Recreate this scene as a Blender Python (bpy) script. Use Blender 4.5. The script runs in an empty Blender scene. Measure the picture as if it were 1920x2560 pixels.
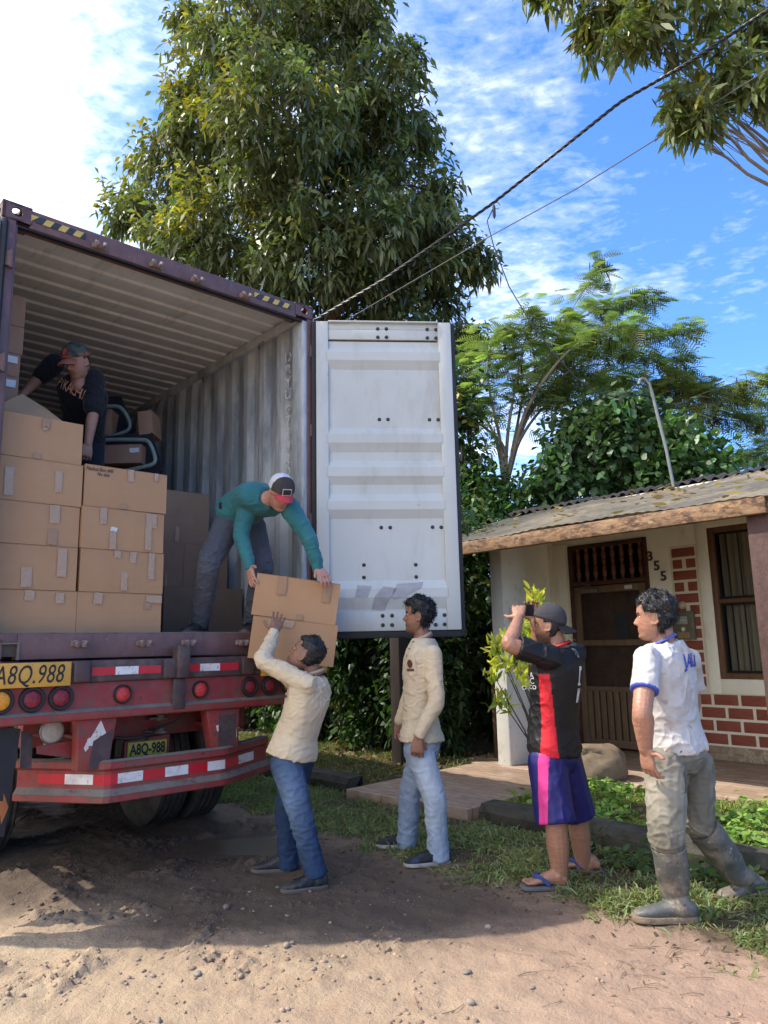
import bpy, bmesh, math, random
import numpy as np
from mathutils import Vector, Matrix, Euler, noise as mnoise
R = math.radians
sc = bpy.context.scene
C = sc.collection
rng = np.random.default_rng(7)
random.seed(7)

# ------------------------------------------------------------------ camera, sky, sun, exposure
CAM_H, FPX, PITCH, ROLL = 1.45, 1850.0, R(10.2), R(1.13)
cam_d = bpy.data.cameras.new('camera'); cam = bpy.data.objects.new('camera', cam_d); C.objects.link(cam)
cam.location = (0, 0, CAM_H)
cam.rotation_euler = (Matrix.Rotation(math.pi/2 + PITCH, 4, 'X') @ Matrix.Rotation(-ROLL, 4, 'Z')).to_euler()
cam_d.sensor_fit = 'VERTICAL'; cam_d.sensor_height = 36.0; cam_d.lens = FPX/2560*36.0
cam_d.clip_start = 0.05; cam_d.clip_end = 3000
sc.camera = cam
sc.view_settings.view_transform = 'Standard'; sc.view_settings.look = 'None'
sc.view_settings.gamma = 1.0; sc.view_settings.exposure = 1.48
SUN_EL, SUN_AZ = R(52), math.atan2(-1.0, 0.03)      # azimuth from +Y, clockwise towards +X: the sun stands to the left
sun_d = bpy.data.lights.new('sun', 'SUN'); sun_d.energy = 2.15; sun_d.angle = R(0.5); sun_d.color = (1.0, 0.93, 0.82)
sun = bpy.data.objects.new('sun', sun_d); C.objects.link(sun)
tos = Vector((math.sin(SUN_AZ)*math.cos(SUN_EL), math.cos(SUN_AZ)*math.cos(SUN_EL), math.sin(SUN_EL)))
sun.rotation_euler = tos.to_track_quat('Z', 'Y').to_euler(); sun.location = tos*40

def nd(nt, typ, **kw):
    n = nt.nodes.new('ShaderNode'+typ)
    for k, v in kw.items():
        if k in n.inputs: n.inputs[k].default_value = v
        else: setattr(n, k, v)
    return n
def mth(nt, op, a, b=None, c=None, clamp=False):
    n = nt.nodes.new('ShaderNodeMath'); n.operation = op; n.use_clamp = clamp
    for i, v in enumerate((a, b, c)):
        if v is None: continue
        if isinstance(v, (int, float)): n.inputs[i].default_value = v
        else: nt.links.new(v, n.inputs[i])
    return n.outputs[0]
def mixc(nt, f, a, b, blend='MIX'):
    n = nt.nodes.new('ShaderNodeMix'); n.data_type = 'RGBA'; n.blend_type = blend
    for i, v in ((0, f), (6, a), (7, b)):
        if isinstance(v, (int, float)): n.inputs[i].default_value = v
        elif isinstance(v, tuple): n.inputs[i].default_value = v if len(v) == 4 else (*v, 1)
        else: nt.links.new(v, n.inputs[i])
    return n.outputs[2]
def ramp(nt, x, *stops):
    n = nt.nodes.new('ShaderNodeValToRGB'); cr = n.color_ramp
    while len(cr.elements) < len(stops): cr.elements.new(0.5)
    for el, (p, c) in zip(cr.elements, stops):
        el.position = p; el.color = (c, c, c, 1) if isinstance(c, (int, float)) else (*c, 1)
    nt.links.new(x, n.inputs[0]); return n.outputs[0]

world = bpy.data.worlds.new('World'); sc.world = world; world.use_nodes = True
wt = world.node_tree; wt.nodes.clear()
sky = nd(wt, 'TexSky', sky_type='NISHITA', sun_disc=False, sun_elevation=SUN_EL, sun_rotation=SUN_AZ, air_density=1.0, dust_density=0.35, ozone_density=2.6, altitude=200.0)
tc = nd(wt, 'TexCoord'); sep = nd(wt, 'SeparateXYZ'); wt.links.new(tc.outputs['Generated'], sep.inputs[0])
zc = mth(wt, 'MAXIMUM', sep.outputs['Z'], 0.06)
px_, py_ = mth(wt, 'DIVIDE', sep.outputs['X'], zc), mth(wt, 'DIVIDE', sep.outputs['Y'], zc)
cmb = nd(wt, 'CombineXYZ'); wt.links.new(px_, cmb.inputs[0]); wt.links.new(py_, cmb.inputs[1])
def wnoise(scale, detail, rough, dist, off, stretch=(1, 1, 1)):
    mp = nd(wt, 'Mapping'); mp.inputs['Location'].default_value = off; mp.inputs['Scale'].default_value = stretch
    mp.inputs['Rotation'].default_value = (0, 0, R(25))
    wt.links.new(cmb.outputs[0], mp.inputs[0])
    n = nd(wt, 'TexNoise', Scale=scale, Detail=detail, Roughness=rough, Distortion=dist); wt.links.new(mp.outputs[0], n.inputs['Vector']); return n.outputs[0]
n1 = wnoise(1.5, 7, 0.62, 0.5, (3.1, 1.7, 0)); n2 = wnoise(7.0, 6, 0.6, 0.7, (0.3, 4.4, 0), (1, 1.5, 1)); n3 = wnoise(24.0, 4, 0.6, 0.3, (1, 2, 0), (1, 1.3, 1))
nn = mth(wt, 'ADD', mth(wt, 'MULTIPLY', n1, 0.5), mth(wt, 'ADD', mth(wt, 'MULTIPLY', n2, 0.33), mth(wt, 'MULTIPLY', n3, 0.17)))
ratio = mth(wt, 'DIVIDE', sep.outputs['X'], mth(wt, 'MAXIMUM', sep.outputs['Y'], 0.1))
def smooth(x, a, b):
    n = nd(wt, 'MapRange', interpolation_type='SMOOTHSTEP'); n.inputs[1].default_value = a; n.inputs[2].default_value = b; wt.links.new(x, n.inputs[0]); return n.outputs[0]
bias = mth(wt, 'ADD', mth(wt, 'MULTIPLY', smooth(ratio, -0.30, -0.60), 0.24), mth(wt, 'MULTIPLY', mth(wt, 'MULTIPLY', smooth(ratio, 0.46, 0.16), smooth(sep.outputs['Z'], 0.86, 0.60)), 0.085))
bias = mth(wt, 'SUBTRACT', bias, mth(wt, 'MULTIPLY', smooth(ratio, 0.3, 0.6), 0.05))
cl = mth(wt, 'ADD', nn, bias)
cmask = ramp(wt, cl, (0.50, 0.0), (0.58, 0.12), (0.66, 0.36), (0.80, 0.9))
skt = mixc(wt, 1.0, sky.outputs[0], (0.43, 0.65, 0.94), 'MULTIPLY')
skb = nd(wt, 'Background', Strength=0.145); wt.links.new(skt, skb.inputs[0])
clb = nd(wt, 'Background', Strength=0.95); clb.inputs[0].default_value = (1.0, 0.985, 0.96, 1)
mxs = nd(wt, 'MixShader'); wt.links.new(cmask, mxs.inputs[0]); wt.links.new(skb.outputs[0], mxs.inputs[1]); wt.links.new(clb.outputs[0], mxs.inputs[2])
wo = nd(wt, 'OutputWorld'); wt.links.new(mxs.outputs[0], wo.inputs[0])
sc.cycles.use_denoising = True; sc.cycles.max_bounces = 7; sc.cycles.diffuse_bounces = 4; sc.cycles.glossy_bounces = 2
sc.cycles.transmission_bounces = 4; sc.cycles.transparent_max_bounces = 8; sc.cycles.caustics_reflective = False; sc.cycles.caustics_refractive = False

# ------------------------------------------------------------------ measuring: photograph pixel -> point in the place
def ray(px, py):
    xi = (px-960)/FPX; yi = -(py-1280)/FPX
    X = xi*math.cos(ROLL)+yi*math.sin(ROLL); Y = -xi*math.sin(ROLL)+yi*math.cos(ROLL)
    return Vector((X, math.cos(PITCH)-Y*math.sin(PITCH), math.sin(PITCH)+Y*math.cos(PITCH)))
CO = Vector((0, 0, CAM_H))
def aty(px, py, y): r = ray(px, py); return CO + r*(y/r.y)
def atz(px, py, z=0.0): r = ray(px, py); return CO + r*((z-CAM_H)/r.z)
YAW = R(48.08)
E_ = Vector((math.sin(YAW), math.cos(YAW), 0)); G_ = Vector((math.cos(YAW), -math.sin(YAW), 0))   # E: across the road; G: along it
def ons(px, py, s): r = ray(px, py); return CO + r*((s-CO.dot(G_))/r.dot(G_))
def onw(px, py, w): r = ray(px, py); return CO + r*((w-CO.dot(E_))/r.dot(E_))
ST = Matrix(((G_.x, E_.x, 0, 0), (G_.y, E_.y, 0, 0), (0, 0, 1, 0), (0, 0, 0, 1)))      # (along road, across road, up) -> world
def S(s, w, z=0.0): return ST @ Vector((s, w, z))
def swz(v): return (v.dot(G_), v.dot(E_), v.z)

# ------------------------------------------------------------------ materials
def new_mat(name):
    m = bpy.data.materials.new(name); m.use_nodes = True; nt = m.node_tree
    for n in list(nt.nodes):
        if n.type not in ('BSDF_PRINCIPLED', 'OUTPUT_MATERIAL'): nt.nodes.remove(n)
    return m, nt, nt.nodes['Principled BSDF']
def tnoise(nt, scale, detail=4, rough=0.6, vec=None, stretch=None, dist=0.0):
    if vec is None: vec = nd(nt, 'TexCoord').outputs['Object']
    if stretch:
        mp = nd(nt, 'Mapping'); mp.inputs['Scale'].default_value = stretch; nt.links.new(vec, mp.inputs[0]); vec = mp.outputs[0]
    n = nd(nt, 'TexNoise', Scale=scale, Detail=detail, Roughness=rough, Distortion=dist); nt.links.new(vec, n.inputs['Vector']); return n.outputs[0]
def bump(nt, b, h, strength=0.3, dist=0.01):
    n = nd(nt, 'Bump', Strength=strength, Distance=dist); nt.links.new(h, n.inputs['Height']); nt.links.new(n.outputs[0], b.inputs['Normal'])
def M(name, col, rough=0.6, var=0.2, vs=6, metal=0.0, dirt=None, bs=80, bst=0.15, bd=0.004, stretch=None, spec=0.4, sheen=0.0):
    """plain surface: colour varied by noise; dirt = (colour, noise scale, low, high[, stretch])"""
    m, nt, b = new_mat(name)
    n = tnoise(nt, vs, 5, 0.65, stretch=stretch)
    c = mixc(nt, ramp(nt, n, (0.3, 0.0), (0.7, 1.0)), tuple(x*(1-var) for x in col), tuple(min(1, x*(1+var)) for x in col))
    for d in (dirt if isinstance(dirt, list) else [dirt] if dirt else []):
        f = ramp(nt, tnoise(nt, d[1], 6, 0.7, stretch=d[4] if len(d) > 4 else None), (d[2], 0.0), (d[3], 1.0))
        c = mixc(nt, f, c, d[0])
    nt.links.new(c, b.inputs['Base Color'])
    b.inputs['Roughness'].default_value = rough; b.inputs['Metallic'].default_value = metal; b.inputs['Specular IOR Level'].default_value = spec
    if sheen: b.inputs['Sheen Weight'].default_value = sheen
    if bst: bump(nt, b, tnoise(nt, bs, 4, 0.6, stretch=stretch), bst, bd)
    return m
def attr_mat(name, rough=0.6, var=0.15, vs=30, bs=200, bst=0.15, bd=0.002, spec=0.35, sss=0.0, sheen=0.0, attr='tint', transl=0.0, fold=None):
    """colour comes from the mesh's own point colours (leaf, skin region, patch of dye), varied by noise"""
    m, nt, b = new_mat(name)
    a = nd(nt, 'Attribute', attribute_name=attr)
    c = mixc(nt, ramp(nt, tnoise(nt, vs, 4, 0.6), (0.3, 1-var), (0.7, 1+var)), (0, 0, 0), a.outputs['Color'])
    n = nt.nodes.new('ShaderNodeMix'); n.data_type = 'RGBA'; n.blend_type = 'MULTIPLY'; n.inputs[0].default_value = 1
    nt.links.new(a.outputs['Color'], n.inputs[6]); nt.links.new(ramp(nt, tnoise(nt, vs, 4, 0.6), (0.3, 1-var), (0.7, 1.0)), n.inputs[7])
    nt.links.new(n.outputs[2], b.inputs['Base Color'])
    b.inputs['Roughness'].default_value = rough; b.inputs['Specular IOR Level'].default_value = spec
    if sss: b.inputs['Subsurface Weight'].default_value = sss; b.inputs['Subsurface Radius'].default_value = (0.01, 0.004, 0.002); b.inputs['Subsurface Scale'].default_value = 1.0
    if sheen: b.inputs['Sheen Weight'].default_value = sheen
    if bst:
        h = tnoise(nt, bs, 3, 0.6)
        if fold:                                                                                     # fine creases over the weave
            mp = nd(nt, 'Mapping'); mp.inputs['Scale'].default_value = fold[2]; mp.inputs['Rotation'].default_value = (0.2, 0.35, 0.4); nt.links.new(nd(nt, 'TexCoord').outputs['Object'], mp.inputs[0])
            rn = nd(nt, 'TexNoise', noise_type='RIDGED_MULTIFRACTAL', Scale=fold[0], Detail=2.0, Roughness=0.45, Distortion=0.9); nt.links.new(mp.outputs[0], rn.inputs['Vector'])
            n0 = nd(nt, 'Bump', Strength=fold[1], Distance=0.022); nt.links.new(rn.outputs[0], n0.inputs['Height'])
            n1_ = nd(nt, 'Bump', Strength=bst, Distance=bd); nt.links.new(h, n1_.inputs['Height']); nt.links.new(n0.outputs[0], n1_.inputs['Normal']); nt.links.new(n1_.outputs[0], b.inputs['Normal'])
        else: bump(nt, b, h, bst, bd)
    if transl:
        t = nd(nt, 'BsdfTranslucent'); k = mixc(nt, 1.0, n.outputs[2], (1.35, 1.5, 0.6), 'MULTIPLY'); nt.links.new(k, t.inputs[0])
        mx = nd(nt, 'MixShader'); mx.inputs[0].default_value = transl
        nt.links.new(b.outputs[0], mx.inputs[1]); nt.links.new(t.outputs[0], mx.inputs[2])
        nt.links.new(mx.outputs[0], nt.nodes['Material Output'].inputs[0])
    return m

# ------------------------------------------------------------------ mesh building
ID = Matrix.Identity(4)
class MB:
    """collects shapes (in the frame T) into ONE mesh; build() links it as one object"""
    def __init__(s, T=ID): s.v = []; s.f = []; s.mi = []; s.T = T; s.m = 0; s.tint = None
    def vert(s, p): s.v.append(s.T @ Vector(p)); return len(s.v)-1
    def face(s, idx): s.f.append(tuple(idx)); s.mi.append(s.m)
    def quad(s, *ps): s.face([s.vert(p) for p in ps])
    def box(s, a, b, T=None):
        old = s.T
        if T is not None: s.T = old @ T
        i = [s.vert((x, y, z)) for z in (a[2], b[2]) for y in (a[1], b[1]) for x in (a[0], b[0])]
        for q in ((0, 2, 3, 1), (4, 5, 7, 6), (0, 1, 5, 4), (2, 6, 7, 3), (0, 4, 6, 2), (1, 3, 7, 5)): s.face([i[k] for k in q])
        s.T = old
    def prism(s, pts, d):
        """closed polygon pts swept by d"""
        d = Vector(d); n = len(pts)
        a = [s.vert(p) for p in pts]; b = [s.vert(Vector(p)+d) for p in pts]
        s.face(a[::-1]); s.face(b)
        for i in range(n): j = (i+1) % n; s.face((a[i], a[j], b[j], b[i]))
    def tube(s, pts, rad, seg=8, cap=True, up=None, asp=1.0):
        pts = [Vector(p) for p in pts]; n = len(pts)
        rad = [rad]*n if isinstance(rad, (int, float)) else list(rad)
        ref = None; rings = []
        for i, p in enumerate(pts):
            t = (pts[min(i+1, n-1)]-pts[max(i-1, 0)]).normalized()
            if up is not None: x = Vector(up)
            elif ref is None: x = Vector((0, 0, 1)) if abs(t.z) < 0.9 else Vector((1, 0, 0))
            else: x = ref
            x = (x - t*x.dot(t)); x = x.normalized() if x.length > 1e-6 else t.orthogonal().normalized()
            y = t.cross(x); ref = x
            rings.append([s.vert(p + (x*math.cos(a)*asp + y*math.sin(a))*rad[i]) for a in (2*math.pi*k/seg for k in range(seg))])
        for a, b in zip(rings, rings[1:]):
            for k in range(seg): s.face((a[k], a[(k+1) % seg], b[(k+1) % seg], b[k]))
        if cap: s.face(rings[0][::-1]); s.face(rings[-1])
    def lathe(s, o, ax, prof, seg=24, x=None):
        """prof = [(along axis, radius)]"""
        o = Vector(o); ax = Vector(ax).normalized(); x = Vector(x) if x else ax.orthogonal().normalized(); y = ax.cross(x)
        rings = []
        for h, r in prof:
            if r < 1e-6: rings.append([s.vert(o+ax*h)])
            else: rings.append([s.vert(o+ax*h+(x*math.cos(2*math.pi*k/seg)+y*math.sin(2*math.pi*k/seg))*r) for k in range(seg)])
        for a, b in zip(rings, rings[1:]):
            for k in range(seg):
                j = (k+1) % seg
                if len(a) == 1 and len(b) == 1: continue
                if len(a) == 1: s.face((a[0], b[j], b[k]))
                elif len(b) == 1: s.face((a[k], a[j], b[0]))
                else: s.face((a[k], a[j], b[j], b[k]))
    def grid(s, P):
        """P[i][j] points"""
        ix = [[s.vert(p) for p in row] for row in P]
        for a, b in zip(ix, ix[1:]):
            for k in range(len(a)-1): s.face((a[k], a[k+1], b[k+1], b[k]))
    def plate(s, o, x, y, nrm, w, h, hole, th, seg=20):
        """rectangular plate w*h centred at o with an oval hole (rx, ry), th thick along nrm"""
        o, x, y, nrm = Vector(o), Vector(x), Vector(y), Vector(nrm)
        A = [];
        for k in range(seg):
            a = 2*math.pi*(k+0.5)/seg; ca, sa = math.cos(a), math.sin(a)
            t = min(w/2/max(abs(ca), 1e-6), h/2/max(abs(sa), 1e-6))
            A.append((ca*t, sa*t, ca*hole[0], sa*hole[1]))
        cs = [(w/2, h/2), (-w/2, h/2), (-w/2, -h/2), (w/2, -h/2)]
        L = []
        for d in (0, th):
            L.append(([s.vert(o+x*a[0]+y*a[1]+nrm*d) for a in A], [s.vert(o+x*a[2]+y*a[3]+nrm*d) for a in A], [s.vert(o+x*c[0]+y*c[1]+nrm*d) for c in cs]))
        for li, (ou, inn, co) in enumerate(L):
            for k in range(seg):
                j = (k+1) % seg; q = (ou[k], ou[j], inn[j], inn[k]); s.face(q if li == 0 else q[::-1])
                a, b = A[k], A[j]
                on = lambda p: (abs(abs(p[0])-w/2) < 1e-5, abs(abs(p[1])-h/2) < 1e-5)
                if on(a) != on(b):
                    ci = min(range(4), key=lambda c: (cs[c][0]-a[0]-b[0]+a[0])**2+(cs[c][1]-b[1])**2+(cs[c][0]-a[0])**2+(cs[c][1]-a[1])**2+(cs[c][0]-b[0])**2)
                    s.face((ou[k], co[ci], ou[j]))
        for k in range(seg):
            j = (k+1) % seg
            s.face((L[0][1][k], L[0][1][j], L[1][1][j], L[1][1][k]))
        for k in range(4):
            j = (k+1) % 4; s.face((L[0][2][k], L[0][2][j], L[1][2][j], L[1][2][k]))
    def build(s, name, mat, parent=None, smooth=False, bevel=0.0, angle=40):
        me = bpy.data.meshes.new(name)
        inv = Matrix([list(r) for r in parent['_inv']]) if parent is not None and '_inv' in parent else ID
        me.from_pydata([tuple(inv @ p) for p in s.v], [], s.f); me.update()
        o = bpy.data.objects.new(name, me); C.objects.link(o)
        for mm in (mat if isinstance(mat, (list, tuple)) else [mat]): me.materials.append(mm)
        if any(s.mi): me.polygons.foreach_set('material_index', s.mi)
        if smooth:
            me.polygons.foreach_set('use_smooth', [True]*len(me.polygons))
            if angle: me.set_sharp_from_angle(angle=R(angle))
        if bevel:
            bm_ = o.modifiers.new('bevel', 'BEVEL'); bm_.width = bevel; bm_.segments = 2; bm_.limit_method = 'ANGLE'; bm_.angle_limit = R(50)
            me.polygons.foreach_set('use_smooth', [True]*len(me.polygons)); me.set_sharp_from_angle(angle=R(50)) if not bevel else None
        if parent is not None: o.parent = parent
        if parent is not None and '_inv' in parent: o['_inv'] = parent['_inv']
        return o
def tag(o, label=None, cat=None, group=None, kind=None):
    if label: o['label'] = label
    if cat: o['category'] = cat
    if group: o['group'] = group
    if kind: o['kind'] = kind
    return o
def thing(name, label, cat, loc=(0, 0, 0), rz=0.0, group=None):
    o = bpy.data.objects.new(name, None); C.objects.link(o); o.empty_display_size = 0.2
    o.location = loc; o.rotation_euler = (0, 0, rz)
    mw = Matrix.Translation(Vector(loc)) @ Matrix.Rotation(rz, 4, 'Z')
    o['_inv'] = [list(r) for r in mw.inverted()]
    return tag(o, label, cat, group)
def copy_tree(o, parent=None):
    c = o.copy(); C.objects.link(c)
    if parent is not None: c.parent = parent
    for ch in list(o.children): copy_tree(ch, c)
    return c
def mesh_np(name, V, F, mat, parent=None, tint=None, smooth=False):
    """big meshes from numpy: V (n,3) world, F (m,4) or (m,3)"""
    me = bpy.data.meshes.new(name); V = np.asarray(V, float); F = np.asarray(F, np.int32)
    if parent is not None:
        Mi = np.array([list(r) for r in parent['_inv']]); V = V @ Mi[:3, :3].T + Mi[:3, 3]
    k = F.shape[1]; me.vertices.add(len(V)); me.vertices.foreach_set('co', V.astype(np.float32).ravel())
    me.loops.add(F.size); me.loops.foreach_set('vertex_index', F.ravel())
    me.polygons.add(len(F)); me.polygons.foreach_set('loop_start', np.arange(0, F.size, k, dtype=np.int32))
    if smooth: me.polygons.foreach_set('use_smooth', np.ones(len(F), bool))
    me.update(calc_edges=True)
    if tint is not None:
        a = me.attributes.new('tint', 'FLOAT_COLOR', 'POINT'); t = np.ones((len(V), 4), np.float32); t[:, :3] = tint; a.data.foreach_set('color', t.ravel())
    o = bpy.data.objects.new(name, me); C.objects.link(o)
    for mm in (mat if isinstance(mat, (list, tuple)) else [mat]): me.materials.append(mm)
    if parent is not None: o.parent = parent; o['_inv'] = parent['_inv']
    return o
def text_obj(name, txt, o, x, y, size, mat, parent, ext=0.0015, shear=0.0, bold=0.0, spacing=1.0, sx=1.0, align='CENTER'):
    """lettering as a thin mesh; o = centre of the text, x/y = reading and up directions"""
    cu = bpy.data.curves.new(name, 'FONT'); cu.body = txt; cu.size = size; cu.extrude = ext; cu.shear = shear; cu.offset = bold
    cu.space_character = spacing; cu.align_x = align; cu.align_y = 'CENTER'; cu.resolution_u = 3
    t = bpy.data.objects.new(name, cu); C.objects.link(t)
    dg = bpy.context.evaluated_depsgraph_get(); me = bpy.data.meshes.new_from_object(t.evaluated_get(dg))
    if max((abs(v.co.y) for v in me.vertices), default=0) > size*2:                                   # the font outline folded over itself: plain weight instead
        cu.offset = 0; dg.update(); me = bpy.data.meshes.new_from_object(t.evaluated_get(bpy.context.evaluated_depsgraph_get()))
    bpy.data.objects.remove(t); bpy.data.curves.remove(cu)
    x, y = Vector(x).normalized(), Vector(y).normalized(); z = x.cross(y)
    Mx = Matrix((( x.x*sx, y.x, z.x, o[0]), (x.y*sx, y.y, z.y, o[1]), (x.z*sx, y.z, z.z, o[2]), (0, 0, 0, 1)))
    if parent is not None: Mx = Matrix([list(r) for r in parent['_inv']]) @ Mx
    me.transform(Mx); me.name = name
    me.materials.clear(); me.materials.append(mat)
    ob = bpy.data.objects.new(name, me); C.objects.link(ob)
    if parent is not None: ob.parent = parent; ob['_inv'] = parent['_inv']
    return ob
# ------------------------------------------------------------------ shared materials
m_maroon = M('maroon_paint', (0.150, 0.082, 0.080), 0.55, 0.22, 5, dirt=[((0.085, 0.06, 0.055), 9, 0.50, 0.72, (1, 1, 0.25)), ((0.23, 0.16, 0.14), 22, 0.60, 0.75)], bst=0.2, bs=40)
m_red = M('red_chassis_paint', (0.27, 0.034, 0.032), 0.6, 0.2, 5, dirt=[((0.15, 0.075, 0.055), 5, 0.44, 0.70), ((0.10, 0.06, 0.048), 11, 0.5, 0.70), ((0.035, 0.025, 0.025), 32, 0.60, 0.67)], bst=0.25, bs=50)
m_grime = M('grimy_dark_paint', (0.070, 0.045, 0.045), 0.65, 0.3, 8, dirt=[((0.22, 0.04, 0.04), 10, 0.58, 0.66), ((0.13, 0.115, 0.10), 6, 0.5, 0.75)], bst=0.3, bs=60)
m_dust = M('dusty_steel', (0.17, 0.145, 0.125), 0.85, 0.2, 10, dirt=((0.12, 0.06, 0.05), 14, 0.55, 0.7), bst=0.2)
m_white_in = M('pale_inner_paint', (0.51, 0.53, 0.515), 0.5, 0.05, 2.0, dirt=[((0.36, 0.35, 0.31), 2.5, 0.52, 0.80, (1, 1, 0.3)), ((0.20, 0.18, 0.16), 16, 0.66, 0.78)], bst=0.05, bs=30)
m_wall_in = M('scuffed_grey_wall_paint', (0.54, 0.57, 0.57), 0.6, 0.12, 2.5, dirt=[((0.25, 0.275, 0.30), 3, 0.45, 0.62, (1, 1, 0.22)), ((0.44, 0.44, 0.42), 5, 0.62, 0.7, (1, 1, 0.2))], bst=0.08, bs=30)
m_ceil = M('dusty_ceiling_paint', (0.60, 0.63, 0.66), 0.75, 0.08, 3, dirt=((0.34, 0.34, 0.34), 4, 0.55, 0.85, (0.3, 3, 1)), bst=0.05)
m_black = M('black_rubber', (0.018, 0.018, 0.020), 0.6, 0.3, 10, bst=0.2, bs=60)
m_tyre = M('dusty_tyre_rubber', (0.030, 0.026, 0.024), 0.85, 0.3, 6, dirt=((0.085, 0.068, 0.055), 7, 0.42, 0.72), bst=0.3)
m_steel = M('dull_steel', (0.20, 0.18, 0.165), 0.5, 0.25, 20, metal=0.35, dirt=((0.10, 0.06, 0.045), 25, 0.5, 0.7))
m_keeper = M('chipped_bracket_paint', (0.22, 0.16, 0.145), 0.6, 0.25, 30, dirt=((0.36, 0.32, 0.29), 60, 0.55, 0.7), bst=0.3)
m_bolt = M('dark_bolt_heads', (0.055, 0.042, 0.036), 0.45, 0.3, 40, metal=0.4)
m_yel = M('yellow_board_paint', (0.62, 0.33, 0.055), 0.5, 0.12, 10, dirt=((0.20, 0.11, 0.05), 24, 0.62, 0.70), bst=0.1)
m_plate = M('yellow_plate_paint', (0.47, 0.37, 0.045), 0.5, 0.18, 14, dirt=((0.12, 0.09, 0.05), 18, 0.55, 0.75))
m_ink = M('black_lettering', (0.015, 0.015, 0.017), 0.55, 0.3, 20, bst=0)
m_hazy = M('hazard_yellow', (0.60, 0.42, 0.10), 0.5, 0.12, 20, bst=0)
m_hazk = M('hazard_dark', (0.045, 0.048, 0.055), 0.5, 0.2, 20, bst=0)
m_tred = M('red_reflective_tape', (0.50, 0.015, 0.03), 0.3, 0.12, 8, dirt=((0.10, 0.03, 0.03), 28, 0.62, 0.70), bst=0.1)
m_twhite = M('white_reflective_tape', (0.70, 0.68, 0.67), 0.35, 0.06, 10, dirt=[((0.45, 0.40, 0.37), 8, 0.5, 0.7), ((0.16, 0.12, 0.11), 26, 0.58, 0.66)], bst=0.1)
m_flakes = M('flaking_white_paint', (0.62, 0.58, 0.52), 0.7, 0.1, 20, dirt=((0.10, 0.05, 0.05), 26, 0.58, 0.62), bst=0.2)
m_amber = M('amber_lens', (0.80, 0.32, 0.03), 0.12, 0.25, 60, bs=90, bst=0.8, bd=0.006)
m_redlens = M('red_lens', (0.23, 0.020, 0.032), 0.12, 0.35, 60, bs=90, bst=0.8, bd=0.006)
m_redbright = M('bright_red_lens', (0.55, 0.045, 0.04), 0.12, 0.35, 60, bs=90, bst=0.8, bd=0.006)
m_lampglass = M('ribbed_lamp_glass', (0.42, 0.37, 0.30), 0.15, 0.2, 20, bs=120, bst=0.6, stretch=(8, 1, 1))
m_ply = M('container_floor_boards', (0.10, 0.075, 0.055), 0.8, 0.3, 8)
m_letter = M('worn_white_lettering', (0.74, 0.75, 0.72), 0.6, 0.1, 20, dirt=((0.30, 0.31, 0.31), 20, 0.5, 0.6), bst=0)

# ------------------------------------------------------------------ ground: one sheet, fine near the camera, coarse to the horizon
def sst(x, a, b): t = np.clip((x-a)/(b-a), 0, 1); return t*t*(3-2*t)
_ph = rng.uniform(0, 6.28, (40, 3)); _fr = rng.normal(size=(40, 2))
def fbm(x, y, f0, octs=4, rough=0.5, seed=0):
    out = np.zeros_like(x, dtype=float); a = 1.0; f = f0
    for o in range(octs):
        for k in range(3):
            i = (seed*11+o*3+k) % 40; d = _fr[i]/np.linalg.norm(_fr[i])
            q = (x*d[0]+y*d[1])*f*(0.8+0.13*k); r = (x*-d[1]+y*d[0])*f*0.73
            out += a*np.sin(q*6.28+_ph[i, 0]+1.7*np.sin(r*6.28+_ph[i, 1]))*0.4
        a *= rough; f *= 2.03
    return out
def hgt(x, y):
    x = np.asarray(x, float); y = np.asarray(y, float)
    s = x*G_.x+y*G_.y; w = x*E_.x+y*E_.y
    near = np.exp(-((np.hypot(x, y-4.5)/9.0)**2))
    dirt = 1-sst(w, 3.35, 3.8)
    h = 0.012*fbm(x, y, 0.55, 3, 0.5, 1)*near
    clod = np.clip(fbm(x, y, 1.1, 2, 0.5, 5)+0.1, 0, 1)*sst(-x, -1.0, 1.2)       # rougher to the left
    h = h + dirt*near*(0.006*fbm(x, y, 2.6, 3, 0.6, 2) + clod*(0.024*np.abs(fbm(x, y, 2.7, 4, 0.62, 3))+0.016*np.abs(fbm(x, y, 7.5, 3, 0.6, 9)))+0.009*clod*np.sin((w+0.15*fbm(x, y, 0.8, 2, 0.5, 4))*9.0))
    h = h - 0.035*dirt*np.exp(-((w-2.9)/0.22)**2)*sst(-s, 4.6, 5.2) - 0.055*np.exp(-(((x+1.12)/0.60)**2+((y-5.95)/0.34)**2))
    pud = np.exp(-(((x+1.12)/0.60)**2+((y-5.95)/0.34)**2)); h = np.where(pud > 0.3, np.maximum(h, -0.026), h)
    h = h + 0.03*sst(w, 3.4, 3.9) + 0.09*sst(w, 4.93, 5.05)
    return h
def axis(lo, hi, step, far, n=26):
    a = np.arange(lo, hi+1e-6, step); g = np.geomspace(step*2, far, n)
    return np.concatenate([(lo-g)[::-1], a, hi+g])
gx, gy = axis(-3.4, 3.2, 0.015, 900), axis(2.7, 7.6, 0.017, 900)
GX, GY = np.meshgrid(gx, gy, indexing='ij')
V = np.stack([GX, GY, hgt(GX, GY)], -1).reshape(-1, 3)
ni, nj = len(gx), len(gy); I = np.arange(ni*nj).reshape(ni, nj)
F = np.stack([I[:-1, :-1], I[1:, :-1], I[1:, 1:], I[:-1, 1:]], -1).reshape(-1, 4)
m_gnd, nt, b = new_mat('packed_earth_road')
vec = nd(nt, 'TexCoord').outputs['Object']
nA = tnoise(nt, 0.9, 6, 0.65, vec); nB = tnoise(nt, 6, 6, 0.7, vec); nC = tnoise(nt, 45, 4, 0.7, vec)
sx = nd(nt, 'SeparateXYZ'); nt.links.new(vec, sx.inputs[0])
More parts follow.
